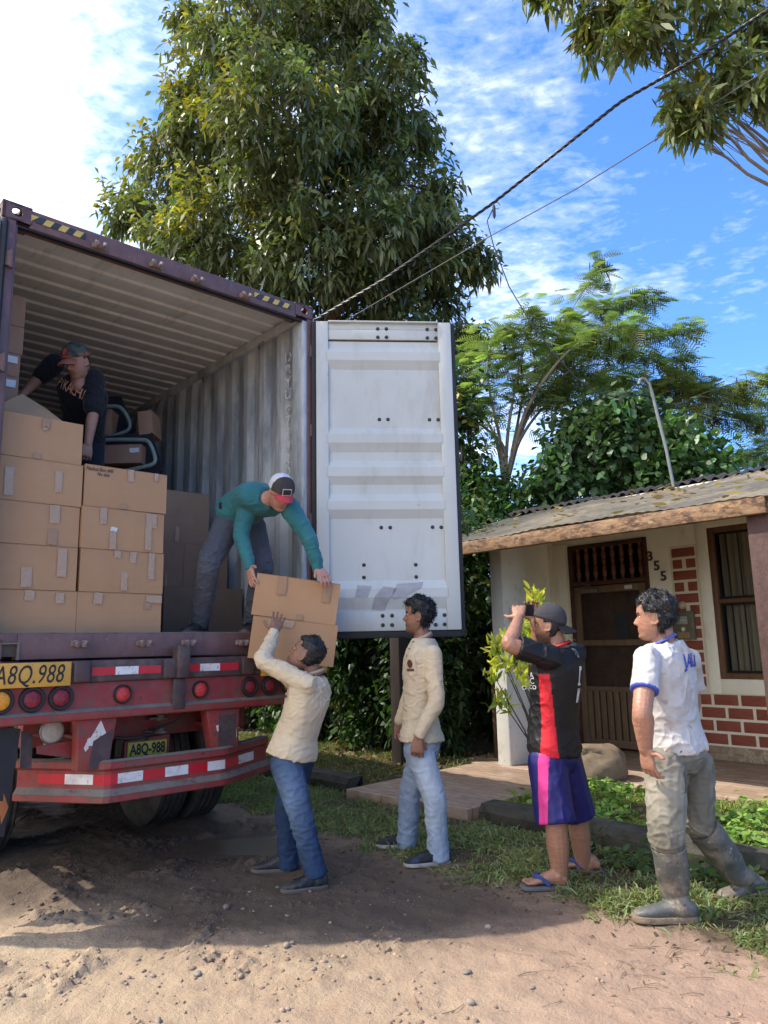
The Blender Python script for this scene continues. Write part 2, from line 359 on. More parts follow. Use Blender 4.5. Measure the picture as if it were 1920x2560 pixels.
c = mixc(nt, ramp(nt, nA, (0.35, 0.0), (0.65, 1.0)), (0.33, 0.235, 0.155), (0.42, 0.32, 0.205))
rx = nd(nt, 'MapRange'); rx.inputs[1].default_value = -0.4; rx.inputs[2].default_value = 1.4; nt.links.new(sx.outputs[0], rx.inputs[0])
c = mixc(nt, mth(nt, 'MULTIPLY', rx.outputs[0], 0.75), c, (0.34, 0.218, 0.163))                                    # redder, smoother earth to the right
c = mixc(nt, ramp(nt, nB, (0.45, 0.0), (0.75, 0.65)), c, (0.27, 0.18, 0.13))
c = mixc(nt, ramp(nt, nC, (0.60, 0.0), (0.72, 0.5)), c, (0.19, 0.13, 0.10))
def along(ax, ay, az): # distance measure across the road
    d = nd(nt, 'VectorMath', operation='DOT_PRODUCT'); d.inputs[1].default_value = (ax, ay, az); nt.links.new(vec, d.inputs[0]); return d.outputs['Value']
wv = along(E_.x, E_.y, 0); sv = along(G_.x, G_.y, 0)
def band(x, a, b2):
    n = nd(nt, 'MapRange', interpolation_type='SMOOTHSTEP'); n.inputs[1].default_value = a; n.inputs[2].default_value = b2; nt.links.new(x, n.inputs[0]); return n.outputs[0]
wob = mth(nt, 'ADD', wv, mth(nt, 'MULTIPLY', mth(nt, 'SUBTRACT', nB, 0.5), 0.9))
mud_shade = mth(nt, 'MULTIPLY', mth(nt, 'MULTIPLY', band(mth(nt, 'SUBTRACT', mth(nt, 'ADD', along(0, 1, 0), mth(nt, 'MULTIPLY', mth(nt, 'SUBTRACT', nA, 0.5), 1.6)), mth(nt, 'MULTIPLY', band(along(1, 0, 0), -1.1, -1.7), 0.5)), 3.65, 4.4), band(along(1, 0, 0), 1.9, 0.4)), band(wob, 3.85, 3.5))     # damp mud where lorries stand, darkened further: container's shade painted into the earth
c = mixc(nt, mth(nt, 'MULTIPLY', mud_shade, 0.90), c, (0.074, 0.053, 0.040))
soil = band(wob, 3.55, 3.9)
c = mixc(nt, soil, c, (0.085, 0.062, 0.038))
pd = nd(nt, 'VectorMath', operation='MULTIPLY'); vs_ = nd(nt, 'VectorMath', operation='SUBTRACT'); vs_.inputs[1].default_value = (-1.12, 5.95, 0); nt.links.new(vec, vs_.inputs[0]); pd.inputs[1].default_value = (1/0.60, 1/0.32, 0); nt.links.new(vs_.outputs[0], pd.inputs[0])
pl_ = nd(nt, 'VectorMath', operation='LENGTH'); nt.links.new(pd.outputs[0], pl_.inputs[0])
pool = band(mth(nt, 'ADD', pl_.outputs['Value'], mth(nt, 'MULTIPLY', mth(nt, 'SUBTRACT', nB, 0.5), 1.1)), 0.86, 0.74)                    # standing water in the hollow by the wheel
c = mixc(nt, mth(nt, 'MULTIPLY', pool, 0.8), c, (0.12, 0.086, 0.060))
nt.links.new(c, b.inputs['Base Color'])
rgh = mth(nt, 'SUBTRACT', 0.92, mth(nt, 'MULTIPLY', mud_shade, 0.22)); nt.links.new(mth(nt, 'SUBTRACT', rgh, mth(nt, 'MULTIPLY', pool, 0.40)), b.inputs['Roughness']); b.inputs['Specular IOR Level'].default_value = 0.25
nD = tnoise(nt, 130, 3, 0.7, vec)
bn = nd(nt, 'Bump', Distance=0.03); nt.links.new(mth(nt, 'SUBTRACT', 0.75, mth(nt, 'MULTIPLY', pool, 0.72)), bn.inputs['Strength']); nt.links.new(mth(nt, 'ADD', nB, mth(nt, 'ADD', mth(nt, 'MULTIPLY', nC, 0.5), mth(nt, 'MULTIPLY', nD, 0.18))), bn.inputs['Height']); nt.links.new(bn.outputs[0], b.inputs['Normal'])
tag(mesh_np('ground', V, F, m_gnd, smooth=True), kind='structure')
# ------------------------------------------------------------------ shipping container (open end towards us)
S0, S1, W0, W1, Z0, Z1 = -4.78, -16.97, 1.084, 3.522, 1.405, 4.301
cont = thing('shipping_container', 'open maroon shipping container with pale ribbed inside, loaded with cardboard boxes', 'container', S(S0-6, 2.3, Z0), -YAW+0.0)
cont.rotation_euler = (0, 0, math.atan2(G_.y, G_.x)); cont['_inv'] = [list(r) for r in (Matrix.Translation(S(S0-6, 2.3, Z0)) @ Matrix.Rotation(math.atan2(G_.y, G_.x), 4, 'Z')).inverted()]
def corr(length, pitch, flat_a, slope, amp, phase=0.0):
    """corrugation profile: list of (along, depth)"""
    out = []; x = -phase
    fb = pitch-flat_a-2*slope
    while x < length:
        for dx, d in ((0, 0), (flat_a, 0), (flat_a+slope, amp), (flat_a+slope+fb, amp)):
            if 0 <= x+dx <= length: out.append((x+dx, d))
        x += pitch
    return [(0, out[0][1])]+out+[(length, out[-1][1])]
def corr_wall(wq, sgn, name):
    mb = MB(ST); pr = corr(S0-S1-0.22, 0.278, 0.072, 0.068, 0.036)
    P = [[(S0-0.13-a, wq+sgn*d, z) for z in (Z0+0.15, 2.4, 3.3, Z1-0.03)] for a, d in pr]; mb.grid(P); n0 = len(mb.f)
    mb.m = 1; mb.grid([[(p[0], p[1]-sgn*0.004, p[2]) for p in row] for row in P])
    return mb.build(name, [m_maroon, m_wall_in], cont)
corr_wall(W1-0.042, 1, 'side_wall'); corr_wall(W0+0.042, -1, 'side_wall')
mb = MB(ST); pr = corr(S0-S1-0.10, 0.209, 0.091, 0.0135, 0.020)
P = [[(S0-0.06-a, w, Z1-0.046+d) for w in (W0+0.03, (W0+W1)/2, W1-0.03)] for a, d in pr]; mb.grid([[(p[0], p[1], p[2]+0.004) for p in r] for r in P]); mb.m = 1; mb.grid(P)
mb.build('roof', [m_maroon, m_ceil], cont)
mb = MB(ST); mb.box((S1+0.05, W0+0.04, Z0+0.02), (S0-0.02, W1-0.04, Z0+0.150)); mb.build('floor', m_ply, cont)
mb = MB(ST)
pr = corr(W1-W0-0.1, 0.25, 0.07, 0.06, 0.04); mb.grid([[(S1+0.05-d, W0+0.05+a, z) for z in (Z0, Z1-0.05)] for a, d in pr]); mb.build('front_wall', m_wall_in, cont)
mb = MB(ST)                                                                                        # rear frame: header, sill, posts, rails
mb.box((S0-0.11, W0+0.17, Z1-0.140), (S0-0.004, W1-0.17, Z1-0.012)); mb.build('header_beam', m_maroon, cont, bevel=0.006)
mb = MB(ST); mb.box((S0-0.10, W0+0.02, Z0), (S0-0.001, W0+0.05, Z0+0.155)); mb.box((S0-0.10, W0+0.262, Z0), (S0-0.001, W1-0.17, Z0+0.155))
mb.box((S0-0.10, W0+0.05, Z0+0.098), (S0-0.001, W0+0.262, Z0+0.155)); mb.build('door_sill', m_maroon, cont, bevel=0.005)
mb = MB(ST); mb.box((S0-0.012, W0+0.05, Z0+0.093), (S0+0.006, W0+0.275, Z0+0.103)); mb.box((S0-0.012, W0+0.262, Z0), (S0+0.006, W0+0.275, Z0+0.093)); mb.box((S0-0.05, W0+0.17, Z0+0.155), (S0-0.002, W1-0.08, Z0+0.161)); mb.build('pocket_rim', m_dust, cont)
for a, c2 in ((W0, W0+0.088), (W1-0.055, W1)):
    mb = MB(ST); mb.box((S0-0.14, a, Z0+0.118), (S0-0.004, c2, Z1-0.118)); mb.build('corner_post', m_maroon, cont, bevel=0.004)
for q, sg in ((W0+0.055, 1), (W1-0.055, -1)):
    mb = MB(ST); mb.box((S0-0.16, min(q, q+sg*0.045), Z0+0.155), (S0-0.012, max(q, q+sg*0.045), Z1-0.14)); mb.build('door_jamb', m_wall_in if sg < 0 else m_maroon, cont, bevel=0.004)
    mb = MB(ST); mb.box((S1+0.1, min(q, q+sg*0.045), Z1-0.125), (S0-0.11, max(q, q+sg*0.045), Z1-0.048)); mb.build('top_rail', m_wall_in, cont, bevel=0.008)
mb = MB(ST); mb.box((S0-0.05, W0+0.10, Z1-0.152), (S0-0.012, W1-0.10, Z1-0.140)); mb.build('header_seal', m_black, cont)
for k in range(9):                                                                                # lashing rings under the right-hand top rail
    mb = MB(ST); s_ = S0-0.62-1.05*k
    mb.tube([(s_, W1-0.098, Z1-0.125), (s_-0.01, W1-0.105, Z1-0.155), (s_-0.03, W1-0.115, Z1-0.185), (s_-0.06, W1-0.105, Z1-0.19), (s_-0.075, W1-0.098, Z1-0.165), (s_-0.07, W1-0.098, Z1-0.125)], 0.007, 6); mb.build('lashing_ring', m_steel, cont, smooth=True)
def casting(w, outer, z, name='corner_casting'):
    """outer: +1 when the open side face looks to larger w"""
    mb = MB(ST); wl = w; cw = w+0.089; zc = z+0.059; s_ = S0
    mb.plate((s_, cw, zc), (0, 1, 0), (0, 0, 1), (-1, 0, 0), 0.178, 0.118, (0.033, 0.032), 0.02)
    wo = w+0.178 if outer > 0 else w
    mb.plate((s_-0.081, wo, zc), (1, 0, 0), (0, 0, 1), (0, -outer, 0), 0.162, 0.118, (0.04, 0.026), 0.02)
    mb.plate((s_-0.081, cw, z+0.118), (1, 0, 0), (0, 1, 0), (0, 0, -1), 0.162, 0.178, (0.06, 0.03), 0.02)
    wi = w if outer > 0 else w+0.178
    mb.box((s_-0.162, w, z), (s_, w+0.178, z+0.012))
    if outer < 0: mb.box((s_-0.162, wi-0.012, z+0.012), (s_-0.02, wi, z+0.118))
    else: mb.box((s_-0.162, wi, z+0.012), (s_-0.001, wi+0.012, z+0.118))
    return mb.build(name, m_keeper if 0 else m_maroon, cont, bevel=0.0)
casting(W0, -1, Z1-0.118); casting(W1-0.178, 1, Z1-0.118); casting(W0, -1, Z0); casting(W1-0.178, 1, Z0)
def keeper(px, py, z_up, sc_=1.0):
    p = swz(ons(px, py, S0)); mb = MB(ST); w, z = p[1], p[2]
    mb.box((S0-0.003, w-0.05*sc_, z-0.02), (S0+0.012, w+0.05*sc_, z+0.012))
    for sg in (-1, 1):
        mb.prism([(S0+0.010, w+sg*0.018-0.013, z-0.022), (S0+0.010, w+sg*0.018+0.013, z-0.022), (S0+0.010, w+sg*0.030+0.015, z+0.014), (S0+0.010, w+sg*0.030-0.012, z+0.020)], (0.034, 0, 0.006*z_up))
        mb.tube([(S0+0.045, w+sg*0.020, z-0.012), (S0+0.050, w+sg*0.034, z+0.012)], 0.013, 8)
    mb.box((S0+0.010, w-0.030, z-0.020), (S0+0.03, w+0.030, z-0.004))
    mb.build('cam_keeper', m_keeper, cont, bevel=0.004)
for p in ((248, 617), (389, 664), (491, 702), (612, 742)): keeper(*p, 1)
for p in ((197, 1607), (358, 1606), (470, 1605), (603, 1605)): keeper(*p, -1)
for (xa, ya), (xb, yb) in (((78, 547), (213, 602)), ((636, 742), (727, 783))):                      # hazard stripes on the header
    a, b2 = swz(ons(xa, ya, S0)), swz(ons(xb, yb, S0)); wa, wb_ = a[1], b2[1]; zt, zb = Z1-0.045, Z1-0.090
    my, mk = MB(ST), MB(ST); cw = (wb_-wa)/7.2; sl = 0.026
    for k in range(4):
        w = wa+2*k*cw; q = [(S0-0.001, w, zt), (S0-0.001, w+cw, zt), (S0-0.001, w+cw-sl, zb), (S0-0.001, w-sl if k else w, zb)]
        my.prism(q if k else q[:2]+[(S0-0.001, w, zb)], (0.003, 0, 0))
        w += cw; q = [(S0-0.001, w, zt), (S0-0.001, w+cw if k < 3 else w+0.01, zt), (S0-0.001, w+cw-sl if k < 3 else w+0.01, zb), (S0-0.001, w-sl, zb)]; mk.prism(q, (0.003, 0, 0))
    my.build('hazard_stripe', [m_hazy], cont); mk.build('hazard_stripe', [m_hazk], cont)
for ch, py in zip('DRYU973420', (901, 931, 962, 992, 1031, 1058, 1088, 1120, 1152, 1184)):           # number down the wall just inside the door
    p = onw(707 if py < 1000 else 708, py, W1-0.047); q = swz(p)
    text_obj('wall_lettering', ch, S(S0-0.30, W1-0.0465, q[2]), G_, (0, 0, 1), 0.125, m_letter, cont, ext=0.001, sx=1.15)

# doors
HB = S(S0+0.02, W1-0.022, 0); DA = R(85.7); DD = Vector((math.sin(DA), math.cos(DA), 0)); DN = Vector((math.cos(DA), -math.sin(DA), 0))
DT = Matrix(((DD.x, DN.x, 0, HB.x), (DD.y, DN.y, 0, HB.y), (0, 0, 1, 0), (0, 0, 0, 1)))           # (along door, towards us, up)
def ond(px, py, t=0.0):
    r = ray(px, py); o = HB+DN*t; k = (o-CO).dot(DN)/r.dot(DN); p = CO+r*k; return (p-HB).dot(DD), p.z
aL, zT = ond(790, 806); aR, zB = ond(1153, 1574); a1 = ond(822, 1100)[0]; a2 = ond(1112, 1400)[0]
zz = lambda y: ond(960, y)[1]
def door_leaf(T, nm, detail=True):
    d = MB(T); t0 = 0.0
    prof = [(zz(855), t0)]
    for u, v_, w_, x_ in ((868, 884, 904, 925), (1070, 1088, 1109, 1131), (1151, 1170, 1192, 1212), (1234, 1254, 1275, 1297), (1451, 1472, 1494, 1524)):
        prof += [(zz(u), t0), (zz(v_), t0+0.034), (zz(w_), t0+0.034), (zz(x_), t0)]
    prof.append((zz(1535), t0))
    d.grid([[(a, t, z) for a in (a1-0.01, (a1+a2)/2, a2+0.01)] for z, t in prof])
    root = d.build('door', m_white_in, cont)
    def part(name, mat, fn, bevel=0.0, smooth=False):
        q = MB(T); fn(q); return q.build(name, mat, root, bevel=bevel, smooth=smooth)
    def rails(q):
        q.box((aL, -0.03, zB), (a1, 0.028, zT)); q.box((a2, -0.03, zB), (aR, 0.028, zT))
        q.box((a1, -0.03, zz(851)), (a2, 0.014, zz(826))); q.box((a1, -0.03, zz(826)), (a2, 0.014, zT)); q.box((a1, -0.03, zT-0.012), (a2, 0.045, zT+0.002))
        q.box((a1, -0.03, zB), (a2, 0.020, zz(1530)))
    part('door_frame', m_white_in, rails, bevel=0.004)
    part('outer_skin', m_maroon, lambda q: q.box((aL-0.02, -0.045, zB-0.02), (aR+0.01, -0.031, zT+0.005)))
    def gask(q):
        q.box((aL-0.038, -0.03, zB-0.05), (aL-0.001, 0.006, zT+0.012)); q.box((aR+0.001, -0.03, zB-0.05), (aR+0.036, 0.006, zT+0.006)); q.box((aL-0.001, -0.03, zB-0.055), (aR+0.001, 0.010, zB-0.001)); q.box((aL-0.001, -0.03, zT+0.003), (aR+0.001, -0.005, zT+0.012))
    part('door_gasket', m_black, gask, bevel=0.004)
    if detail:
        B = [(900+.1808*x, 760+.1808*y) for x, y in ((243, 355), (362, 355), (925, 362), (1045, 366), (245, 470), (364, 470), (928, 480), (1046, 482), (267, 1597), (387, 1597), (960, 1600), (1080, 1600))]
        B += [(560+.3617*x, 1100+.3617*y) for x, y in ((1087, 605), (1149, 605), (1441, 602), (1501, 603), (967, 864), (1325, 862), (967, 950), (1328, 946), (1095, 1215), (1160, 1214), (1458, 1210), (1521, 1210), (1097, 1280), (1161, 1279), (1461, 1277), (1523, 1274))]
        for px, py in B:
            a, z = ond(px, py); t = 0.016 if py < 855 else 0.022 if py > 1530 else 0.0
            part('bolt_head', m_bolt, lambda q: q.lathe((a, t-0.002, z), (0, 1, 0), [(0, 0.0155), (0.004, 0.0155), (0.008, 0.013), (0.012, 0.008), (0.0135, 0)], 12), smooth=True)
        tape = M('torn_grey_tape', (0.34, 0.335, 0.35), 0.55, 0.14, 14, dirt=((0.45, 0.45, 0.43), 30, 0.60, 0.68), bst=0.2)
        def zt(z):
            for (za, ta), (zb_, tb) in zip(prof, prof[1:]):
                if za >= z >= zb_: return ta+(tb-ta)*(za-z)/max(za-zb_, 1e-6)
            return 0.0
        for poly in ([(893, 1463), (930, 1466), (918, 1495), (887, 1494)], [(958, 1466), (992, 1471), (969, 1508), (962, 1527), (928, 1525), (936, 1492)], [(992, 1460), (1030, 1463), (1058, 1455), (1052, 1472), (1015, 1492), (985, 1500), (976, 1494)]):
            pts = [ond(*p) for p in poly]; q = MB(T); zs = sorted({p[1] for p in pts} | {z for z, t in prof}, reverse=True); n = len(pts); rows = []
            for z in zs:
                xs = [p0[0]+(p1[0]-p0[0])*(z-p0[1])/(p1[1]-p0[1]) for p0, p1 in zip(pts, pts[1:]+pts[:1]) if p0[1] != p1[1] and min(p0[1], p1[1])-1e-9 <= z <= max(p0[1], p1[1])+1e-9]
                if xs: rows.append([(min(xs), zt(z)+0.002, z), ((min(xs)+max(xs))/2, zt(z)+0.002, z), (max(xs)+1e-4, zt(z)+0.002, z)])
            q.grid(rows); q.build('tape_residue', tape, root)
    for a in (0.36, 0.80):                                                                          # locking bars on the outer side, their cams stand above the top edge
        def bar(q):
            q.tube([(a, -0.075, zB-0.02), (a, -0.075, zT+0.02)], 0.017, 10)
            q.prism([(a-0.02, -0.09, zT+0.012), (a+0.02, -0.09, zT+0.012), (a+0.012, -0.09, zT+0.035), (a+0.024, -0.09, zT+0.055), (a+0.002, -0.09, zT+0.062), (a-0.014, -0.09, zT+0.035)], (0, 0.03, 0))
            for zq in (zB+0.3, 2.8, zT-0.3): q.box((a-0.04, -0.10, zq-0.04), (a+0.04, -0.046, zq+0.04))
        part('locking_bar', m_keeper, bar, bevel=0.003)
    for zq in (zB+0.25, zB+0.9, zB+1.65, zT-0.25):
        part('hinge', m_maroon, lambda q: (q.box((aL-0.075, -0.04, zq-0.05), (aL-0.02, -0.015, zq+0.05)), q.tube([(aL-0.07, -0.028, zq-0.06), (aL-0.07, -0.028, zq+0.06)], 0.014, 8)))
    return root
door_leaf(DT, 'door')
HB2 = S(S0+0.02, W0+0.022, 0); d2 = Vector((-0.985, -0.175, 0)).normalized(); n2_ = Vector((-d2.y, d2.x, 0)); n2_ = n2_ if n2_.y < 0 else -n2_
door_leaf(Matrix(((d2.x, n2_.x, 0, HB2.x), (d2.y, n2_.y, 0, HB2.y), (0, 0, 1, 0), (0, 0, 0, 1))), 'door', detail=False)

# ------------------------------------------------------------------ trailer
SR = -4.70
trl = thing('semi_trailer', 'rusty red flatbed trailer carrying the container, with bent striped bumper and round tail lamps', 'trailer', S(-7, 2.3, 0)); 
trl.rotation_euler = (0, 0, math.atan2(G_.y, G_.x)); trl['_inv'] = [list(r) for r in (Matrix.Translation(S(-7, 2.3, 0)) @ Matrix.Rotation(math.atan2(G_.y, G_.x), 4, 'Z')).inverted()]
def tp(name, mat, fn, bevel=0.0, smooth=False, parent=None, angle=40):
    q = MB(ST); fn(q); return q.build(name, mat, parent or trl, bevel=bevel, smooth=smooth, angle=angle)
tp('upper_beam', m_grime, lambda q: q.box((-4.86, 1.02, 1.258), (SR, 3.58, 1.392)), bevel=0.012)
def lowbeam(q):
    P = [(-4.72, 1.258), (-4.72, 1.10), (SR+0.012, 1.082), (SR+0.012, 1.040), (SR-0.002, 1.034), (-4.80, 1.034), (-4.80, 1.258)]
    q.prism([(s, 1.02, z) for s, z in P], (0, 2.56, 0))
tp('lamp_beam', m_red, lowbeam, bevel=0.004)
tp('beam_ledge', m_dust, lambda q: q.prism([(-4.719, 1.021, 1.104), (SR+0.013, 1.021, 1.0845), (SR+0.010, 1.021, 1.082), (-4.719, 1.021, 1.100)], (0, 2.558, 0)))
def board(w0, w1, z0, z1, label):
    r = tp('number_board', m_yel, lambda q: q.box((SR-0.004, w0, z0), (SR+0.022, w1, z1)), bevel=0.004)
    cwid = (w1-w0)
    text_obj('lettering', label, S(SR+0.0225, w0+cwid*0.62, (z0+z1)/2-0.002), E_, (0, 0, 1), (z1-z0)*1.08, m_ink, r, shear=0.22, bold=0.003, sx=0.66, spacing=1.04)
board(1.005, 1.633, 1.247, 1.389, 'A8Q.988'); board(2.985, 3.575, 1.247, 1.372, 'A8Q.988')
q3 = lambda x, y: (x*.5184, 1560+y*.5184)
wq = lambda x, y: swz(ons(*q3(x, y), SR))[1]
def tape(w0, w1, z0, z1, mat): tp('reflective_tape', mat, lambda q: q.box((SR-0.001, w0, z0), (SR+0.0025, w1, z1)))
for xs, y in (((443, 557, 667, 775), 222), ((872, 965, 1060, 1150), 207)):
    for k in range(3): tape(wq(xs[k], y), wq(xs[k+1], y), 1.299, 1.349, m_twhite if k == 1 else m_tred)
for w, h0, h1, d in ((2.345, 1.06, 1.258, 0.02), (2.355, 1.262, 1.475, 0.06)):
    tp('stake_bracket', m_grime, lambda q: q.box((-4.74, w-0.042, h0), (SR+d, w+0.042, h1)), bevel=0.006)
for w in (1.70, 2.28, 2.87): tp('stake_pocket', m_grime, lambda q: q.box((SR-0.002, w-0.05, 1.262), (SR+0.03, w+0.05, 1.388)), bevel=0.01)
def lamp(w, z, R_, rl, mat, s=-4.72):
    rim = tp('tail_lamp', m_black, lambda q: q.lathe((s-0.002, w, z), (1, 0, 0), [(0, R_), (0.016, R_), (0.024, R_*0.93), (0.024, rl*1.12), (0.014, rl*1.02), (0.0, rl)], 32, (0, 1, 0)), smooth=True)
    tp('lens', mat, lambda q: q.lathe((s-0.002, w, z), (1, 0, 0), [(0.010, rl*1.05), (0.017, rl*0.8), (0.021, rl*0.4), (0.022, 0)], 28, (0, 1, 0)), smooth=True, parent=rim)
for w, R_, rl, mt in ((1.255, 0.074, 0.052, m_amber), (1.428, 0.074, 0.050, m_redlens), (1.592, 0.074, 0.050, m_redlens), (1.972, 0.060, 0.047, m_redbright), (2.515, 0.060, 0.047, m_redbright), (2.905, 0.070, 0.046, m_redlens), (3.072, 0.070, 0.046, m_redlens), (3.24, 0.070, 0.046, m_amber)):
    lamp(w, 1.176, R_, rl, mt)
def leg(t0, t1, b0, b1):
    P = [(0, t0, 1.036), (0, t1, 1.036), (0, b1, 0.735), (0, b0, 0.735)]
    return tp('bumper_bracket', m_red, lambda q: q.prism([(SR-0.016, w, z) for _, w, z in P], (-0.10, 0, 0)), bevel=0.006)
lA = leg(1.70, 1.945, 1.71, 1.90); lB = leg(2.565, 2.825, 2.625, 2.82)
def poly2(pts, mat, parent, name='paint_patch'):
    q = MB(ST); q.prism([(SR-0.0165, *swz(ons(*p, SR-0.016))[1:]) for p in pts], (0.0015, 0, 0)); q.build(name, mat, parent)
z7 = lambda x, y: (x*.2411, 1800+y*.2411)
for pts in ([z7(1048, 0), z7(1100, 135), z7(1095, 165), z7(940, 185)], [z7(905, 188), z7(1153, 166), z7(1153, 248), z7(903, 272)], [z7(900, 225), z7(920, 290), z7(885, 330), z7(868, 292)]): poly2(pts, m_flakes, lA)
for pts in ([(540, 1814), (557, 1808), (559, 1829), (543, 1828)], [(567, 1810), (590, 1808), (589, 1824), (570, 1826)], [(582, 1796), (590, 1800), (592, 1840), (583, 1866), (578, 1850), (585, 1830)]): poly2(pts, m_flakes, lB)
tp('worn_patch', m_grime, lambda q: q.prism([(SR-0.0158, 1.80, 0.905), (SR-0.0158, 1.922, 0.97), (SR-0.0158, 1.905, 0.74), (SR-0.0158, 1.775, 0.74)], (0.001, 0, 0)), parent=lA)
tp('worn_patch', m_grime, lambda q: q.prism([(SR-0.0158, 2.66, 0.99), (SR-0.0158, 2.80, 1.0), (SR-0.0158, 2.80, 0.76), (SR-0.0158, 2.66, 0.76)], (0.001, 0, 0)), parent=lB)
# bumper: channel section swept along a bent line
bp0, bp3 = swz(atz(40, 2003, 0.53)), swz(atz(663, 1920, 0.56))
BL = [Vector((bp0[0], bp0[1], 0)), Vector((SR+0.01, 1.885, 0)), Vector((SR+0.01, 2.69, 0)), Vector((bp3[0], bp3[1], 0.01))]
secs = [(-0.05, 0.780), (0.0, 0.783), (0.022, 0.772), (0.026, 0.735), (0.004, 0.718), (0.004, 0.618), (0.010, 0.605), (0.036, 0.575), (0.038, 0.540), (0.02, 0.532), (-0.05, 0.532)]
dirs = [(BL[i+1]-BL[i]).normalized() for i in range(3)]; nrm = [Vector((d.y, -d.x, 0)) for d in dirs]; nrm = [n if n.x > 0 else -n for n in nrm]
vn = [nrm[0], (nrm[0]+nrm[1]).normalized(), (nrm[1]+nrm[2]).normalized(), nrm[2]]
def bump_pt(t, o, z):
    i = min(int(t), 2); f = t-i; p = BL[i].lerp(BL[i+1], f)+vn[i].lerp(vn[i+1], f)*o; return (p.x, p.y, z+p.z)
mb = MB(ST); ts = [0, 0.5, 0.97, 1.03, 1.5, 1.97, 2.03, 2.5, 3]
mb.grid([[bump_pt(t, o, z) for t in ts] for o, z in secs]); bmp = mb.build('bumper', m_red, trl, bevel=0.0)
tp('bumper_top_dust', m_dust, lambda q: q.grid([[bump_pt(t, o, z) for t in ts] for o, z in ((-0.05, 0.7825), (0.0, 0.7855), (0.0235, 0.774))]), parent=bmp)
tp('bumper_groove_dust', m_dust, lambda q: q.grid([[bump_pt(t, o, z) for t in ts] for o, z in ((0.0055, 0.614), (0.0115, 0.6055), (0.0365, 0.5775))]), parent=bmp)
cuts = [0.26, 0.565, 0.86, 1.10, 1.345, 1.57, 1.80, 2.0, 2.28, 2.62]
cuts = [0.24, 0.54, 0.85, 1.085, 1.285, 1.47, 1.67, 1.845, 2.02, 2.32, 2.68]
for k in range(10):
    ta, tb = cuts[k], cuts[k+1]
    tp('reflective_tape', m_twhite if k % 2 else m_tred, lambda q: q.grid([[bump_pt(t, 0.0062, z) for t in sorted({ta, tb, *[x for x in ts if ta < x < tb]})] for z in (0.700, 0.640)]), parent=bmp)
# inside the frame
tp('inner_crossbeam', m_red, lambda q: q.box((-5.20, 1.5, 0.86), (-5.10, 3.1, 1.03)), bevel=0.006)
for w in (1.80, 2.74): tp('chassis_rail', m_red, lambda q: (q.box((-16.5, w-0.01, 0.93), (-4.86, w+0.01, 1.36)), q.box((-16.5, w-0.07, 0.91), (-4.86, w+0.07, 0.93)), q.box((-16.5, w-0.07, 1.36), (-4.86, w+0.07, 1.38))))
for w in (1.06, 3.50): tp('side_rail', m_red, lambda q: q.box((-16.5, w-0.04, 1.25), (-4.87, w+0.04, 1.39)), bevel=0.01)
for k in range(8): tp('crossmember', m_grime, lambda q: q.box((-5.9-1.3*k, 1.10, 1.22), (-5.8-1.3*k, 3.46, 1.38)))
def inn(pts, s, mat, name, d=0.012): tp(name, mat, lambda q: q.prism([(s, *swz(ons(*z7(*p), s))[1:]) for p in pts], (d, 0, 0)))
inn([(375, 270), (800, 205), (805, 405), (380, 350)], -4.86, m_red, 'gusset_plate'); inn([(215, 110), (335, 140), (320, 500), (200, 500)], -4.92, m_grime, 'hanger_bracket'); inn([(335, 140), (720, 205), (700, 222), (335, 165)], -4.89, m_red, 'stay_bar')
tp('axle', m_grime, lambda q: [q.tube([(s, 1.1, 0.5), (s, 3.5, 0.5)], 0.06, 12) for s in (-6.38, -7.68)], smooth=True)
pl = tp('plate_bracket', m_red, lambda q: q.prism([(-4.98, *swz(ons(*q3(*p), -4.98))[1:]) for p in ((607, 570), (818, 530), (815, 640), (607, 662))], (-0.02, 0, 0)))
P4 = [swz(ons(*q3(*p), -4.965)) for p in ((620, 570), (806, 557), (806, 626), (620, 642))]
wA, wB, zA, zB2 = P4[0][1], P4[1][1], (P4[2][2]+P4[3][2])/2, (P4[0][2]+P4[1][2])/2
npl = tp('number_plate', m_plate, lambda q: q.box((-4.978, wA, zA), (-4.966, wB, zB2)), bevel=0.003)
text_obj('lettering', 'A8Q-988', S(-4.9655, (wA+wB)/2, (zA+zB2)/2-0.004), E_, (0, 0, 1), (zB2-zA)*1.0, m_ink, npl, bold=0.003, sx=0.68)
text_obj('lettering', 'PE', S(-4.9655, (wA+wB)/2-0.01, zB2+0.012), E_, (0, 0, 1), 0.028, m_ink, pl, bold=0.001)
tp('cable', m_black, lambda q: q.tube([ons(*q3(*p), s) @ ST if 0 else Vector(swz(ons(*q3(*p), s))) for p, s in (((555, 545), -4.86), ((600, 552), -4.85), ((660, 548), -4.85), ((735, 525), -4.86), ((780, 492), -4.88), ((840, 475), -4.88), ((905, 425), -4.85))], 0.009, 6), smooth=True)
for yy in (462, 525): tp('coupling', m_dust, lambda q: (q.lathe((swz(ons(*q3(775, yy), -5.0))[0], *swz(ons(*q3(775, yy), -5.0))[1:]), (0, 0, 1), [(0.0, 0), (0.0, 0.045), (0.016, 0.045), (0.016, 0.028), (0.035, 0.028), (0.035, 0)], 14), q.box((-5.08, swz(ons(*q3(720, yy), -5.0))[1], swz(ons(*q3(720, yy), -5.0))[2]), (-4.99, swz(ons(*q3(790, yy), -5.0))[1], swz(ons(*q3(720, yy), -5.0))[2]+0.012))), smooth=True)
wl = swz(ons(*q3(252, 520), -4.86))
wk = tp('work_lamp', m_steel, lambda q: q.lathe((-4.93, wl[1], wl[2]), (1, 0, 0), [(0, 0.02), (0.01, 0.05), (0.05, 0.071), (0.066, 0.073), (0.07, 0.070), (0.07, 0.064)], 24), smooth=True)
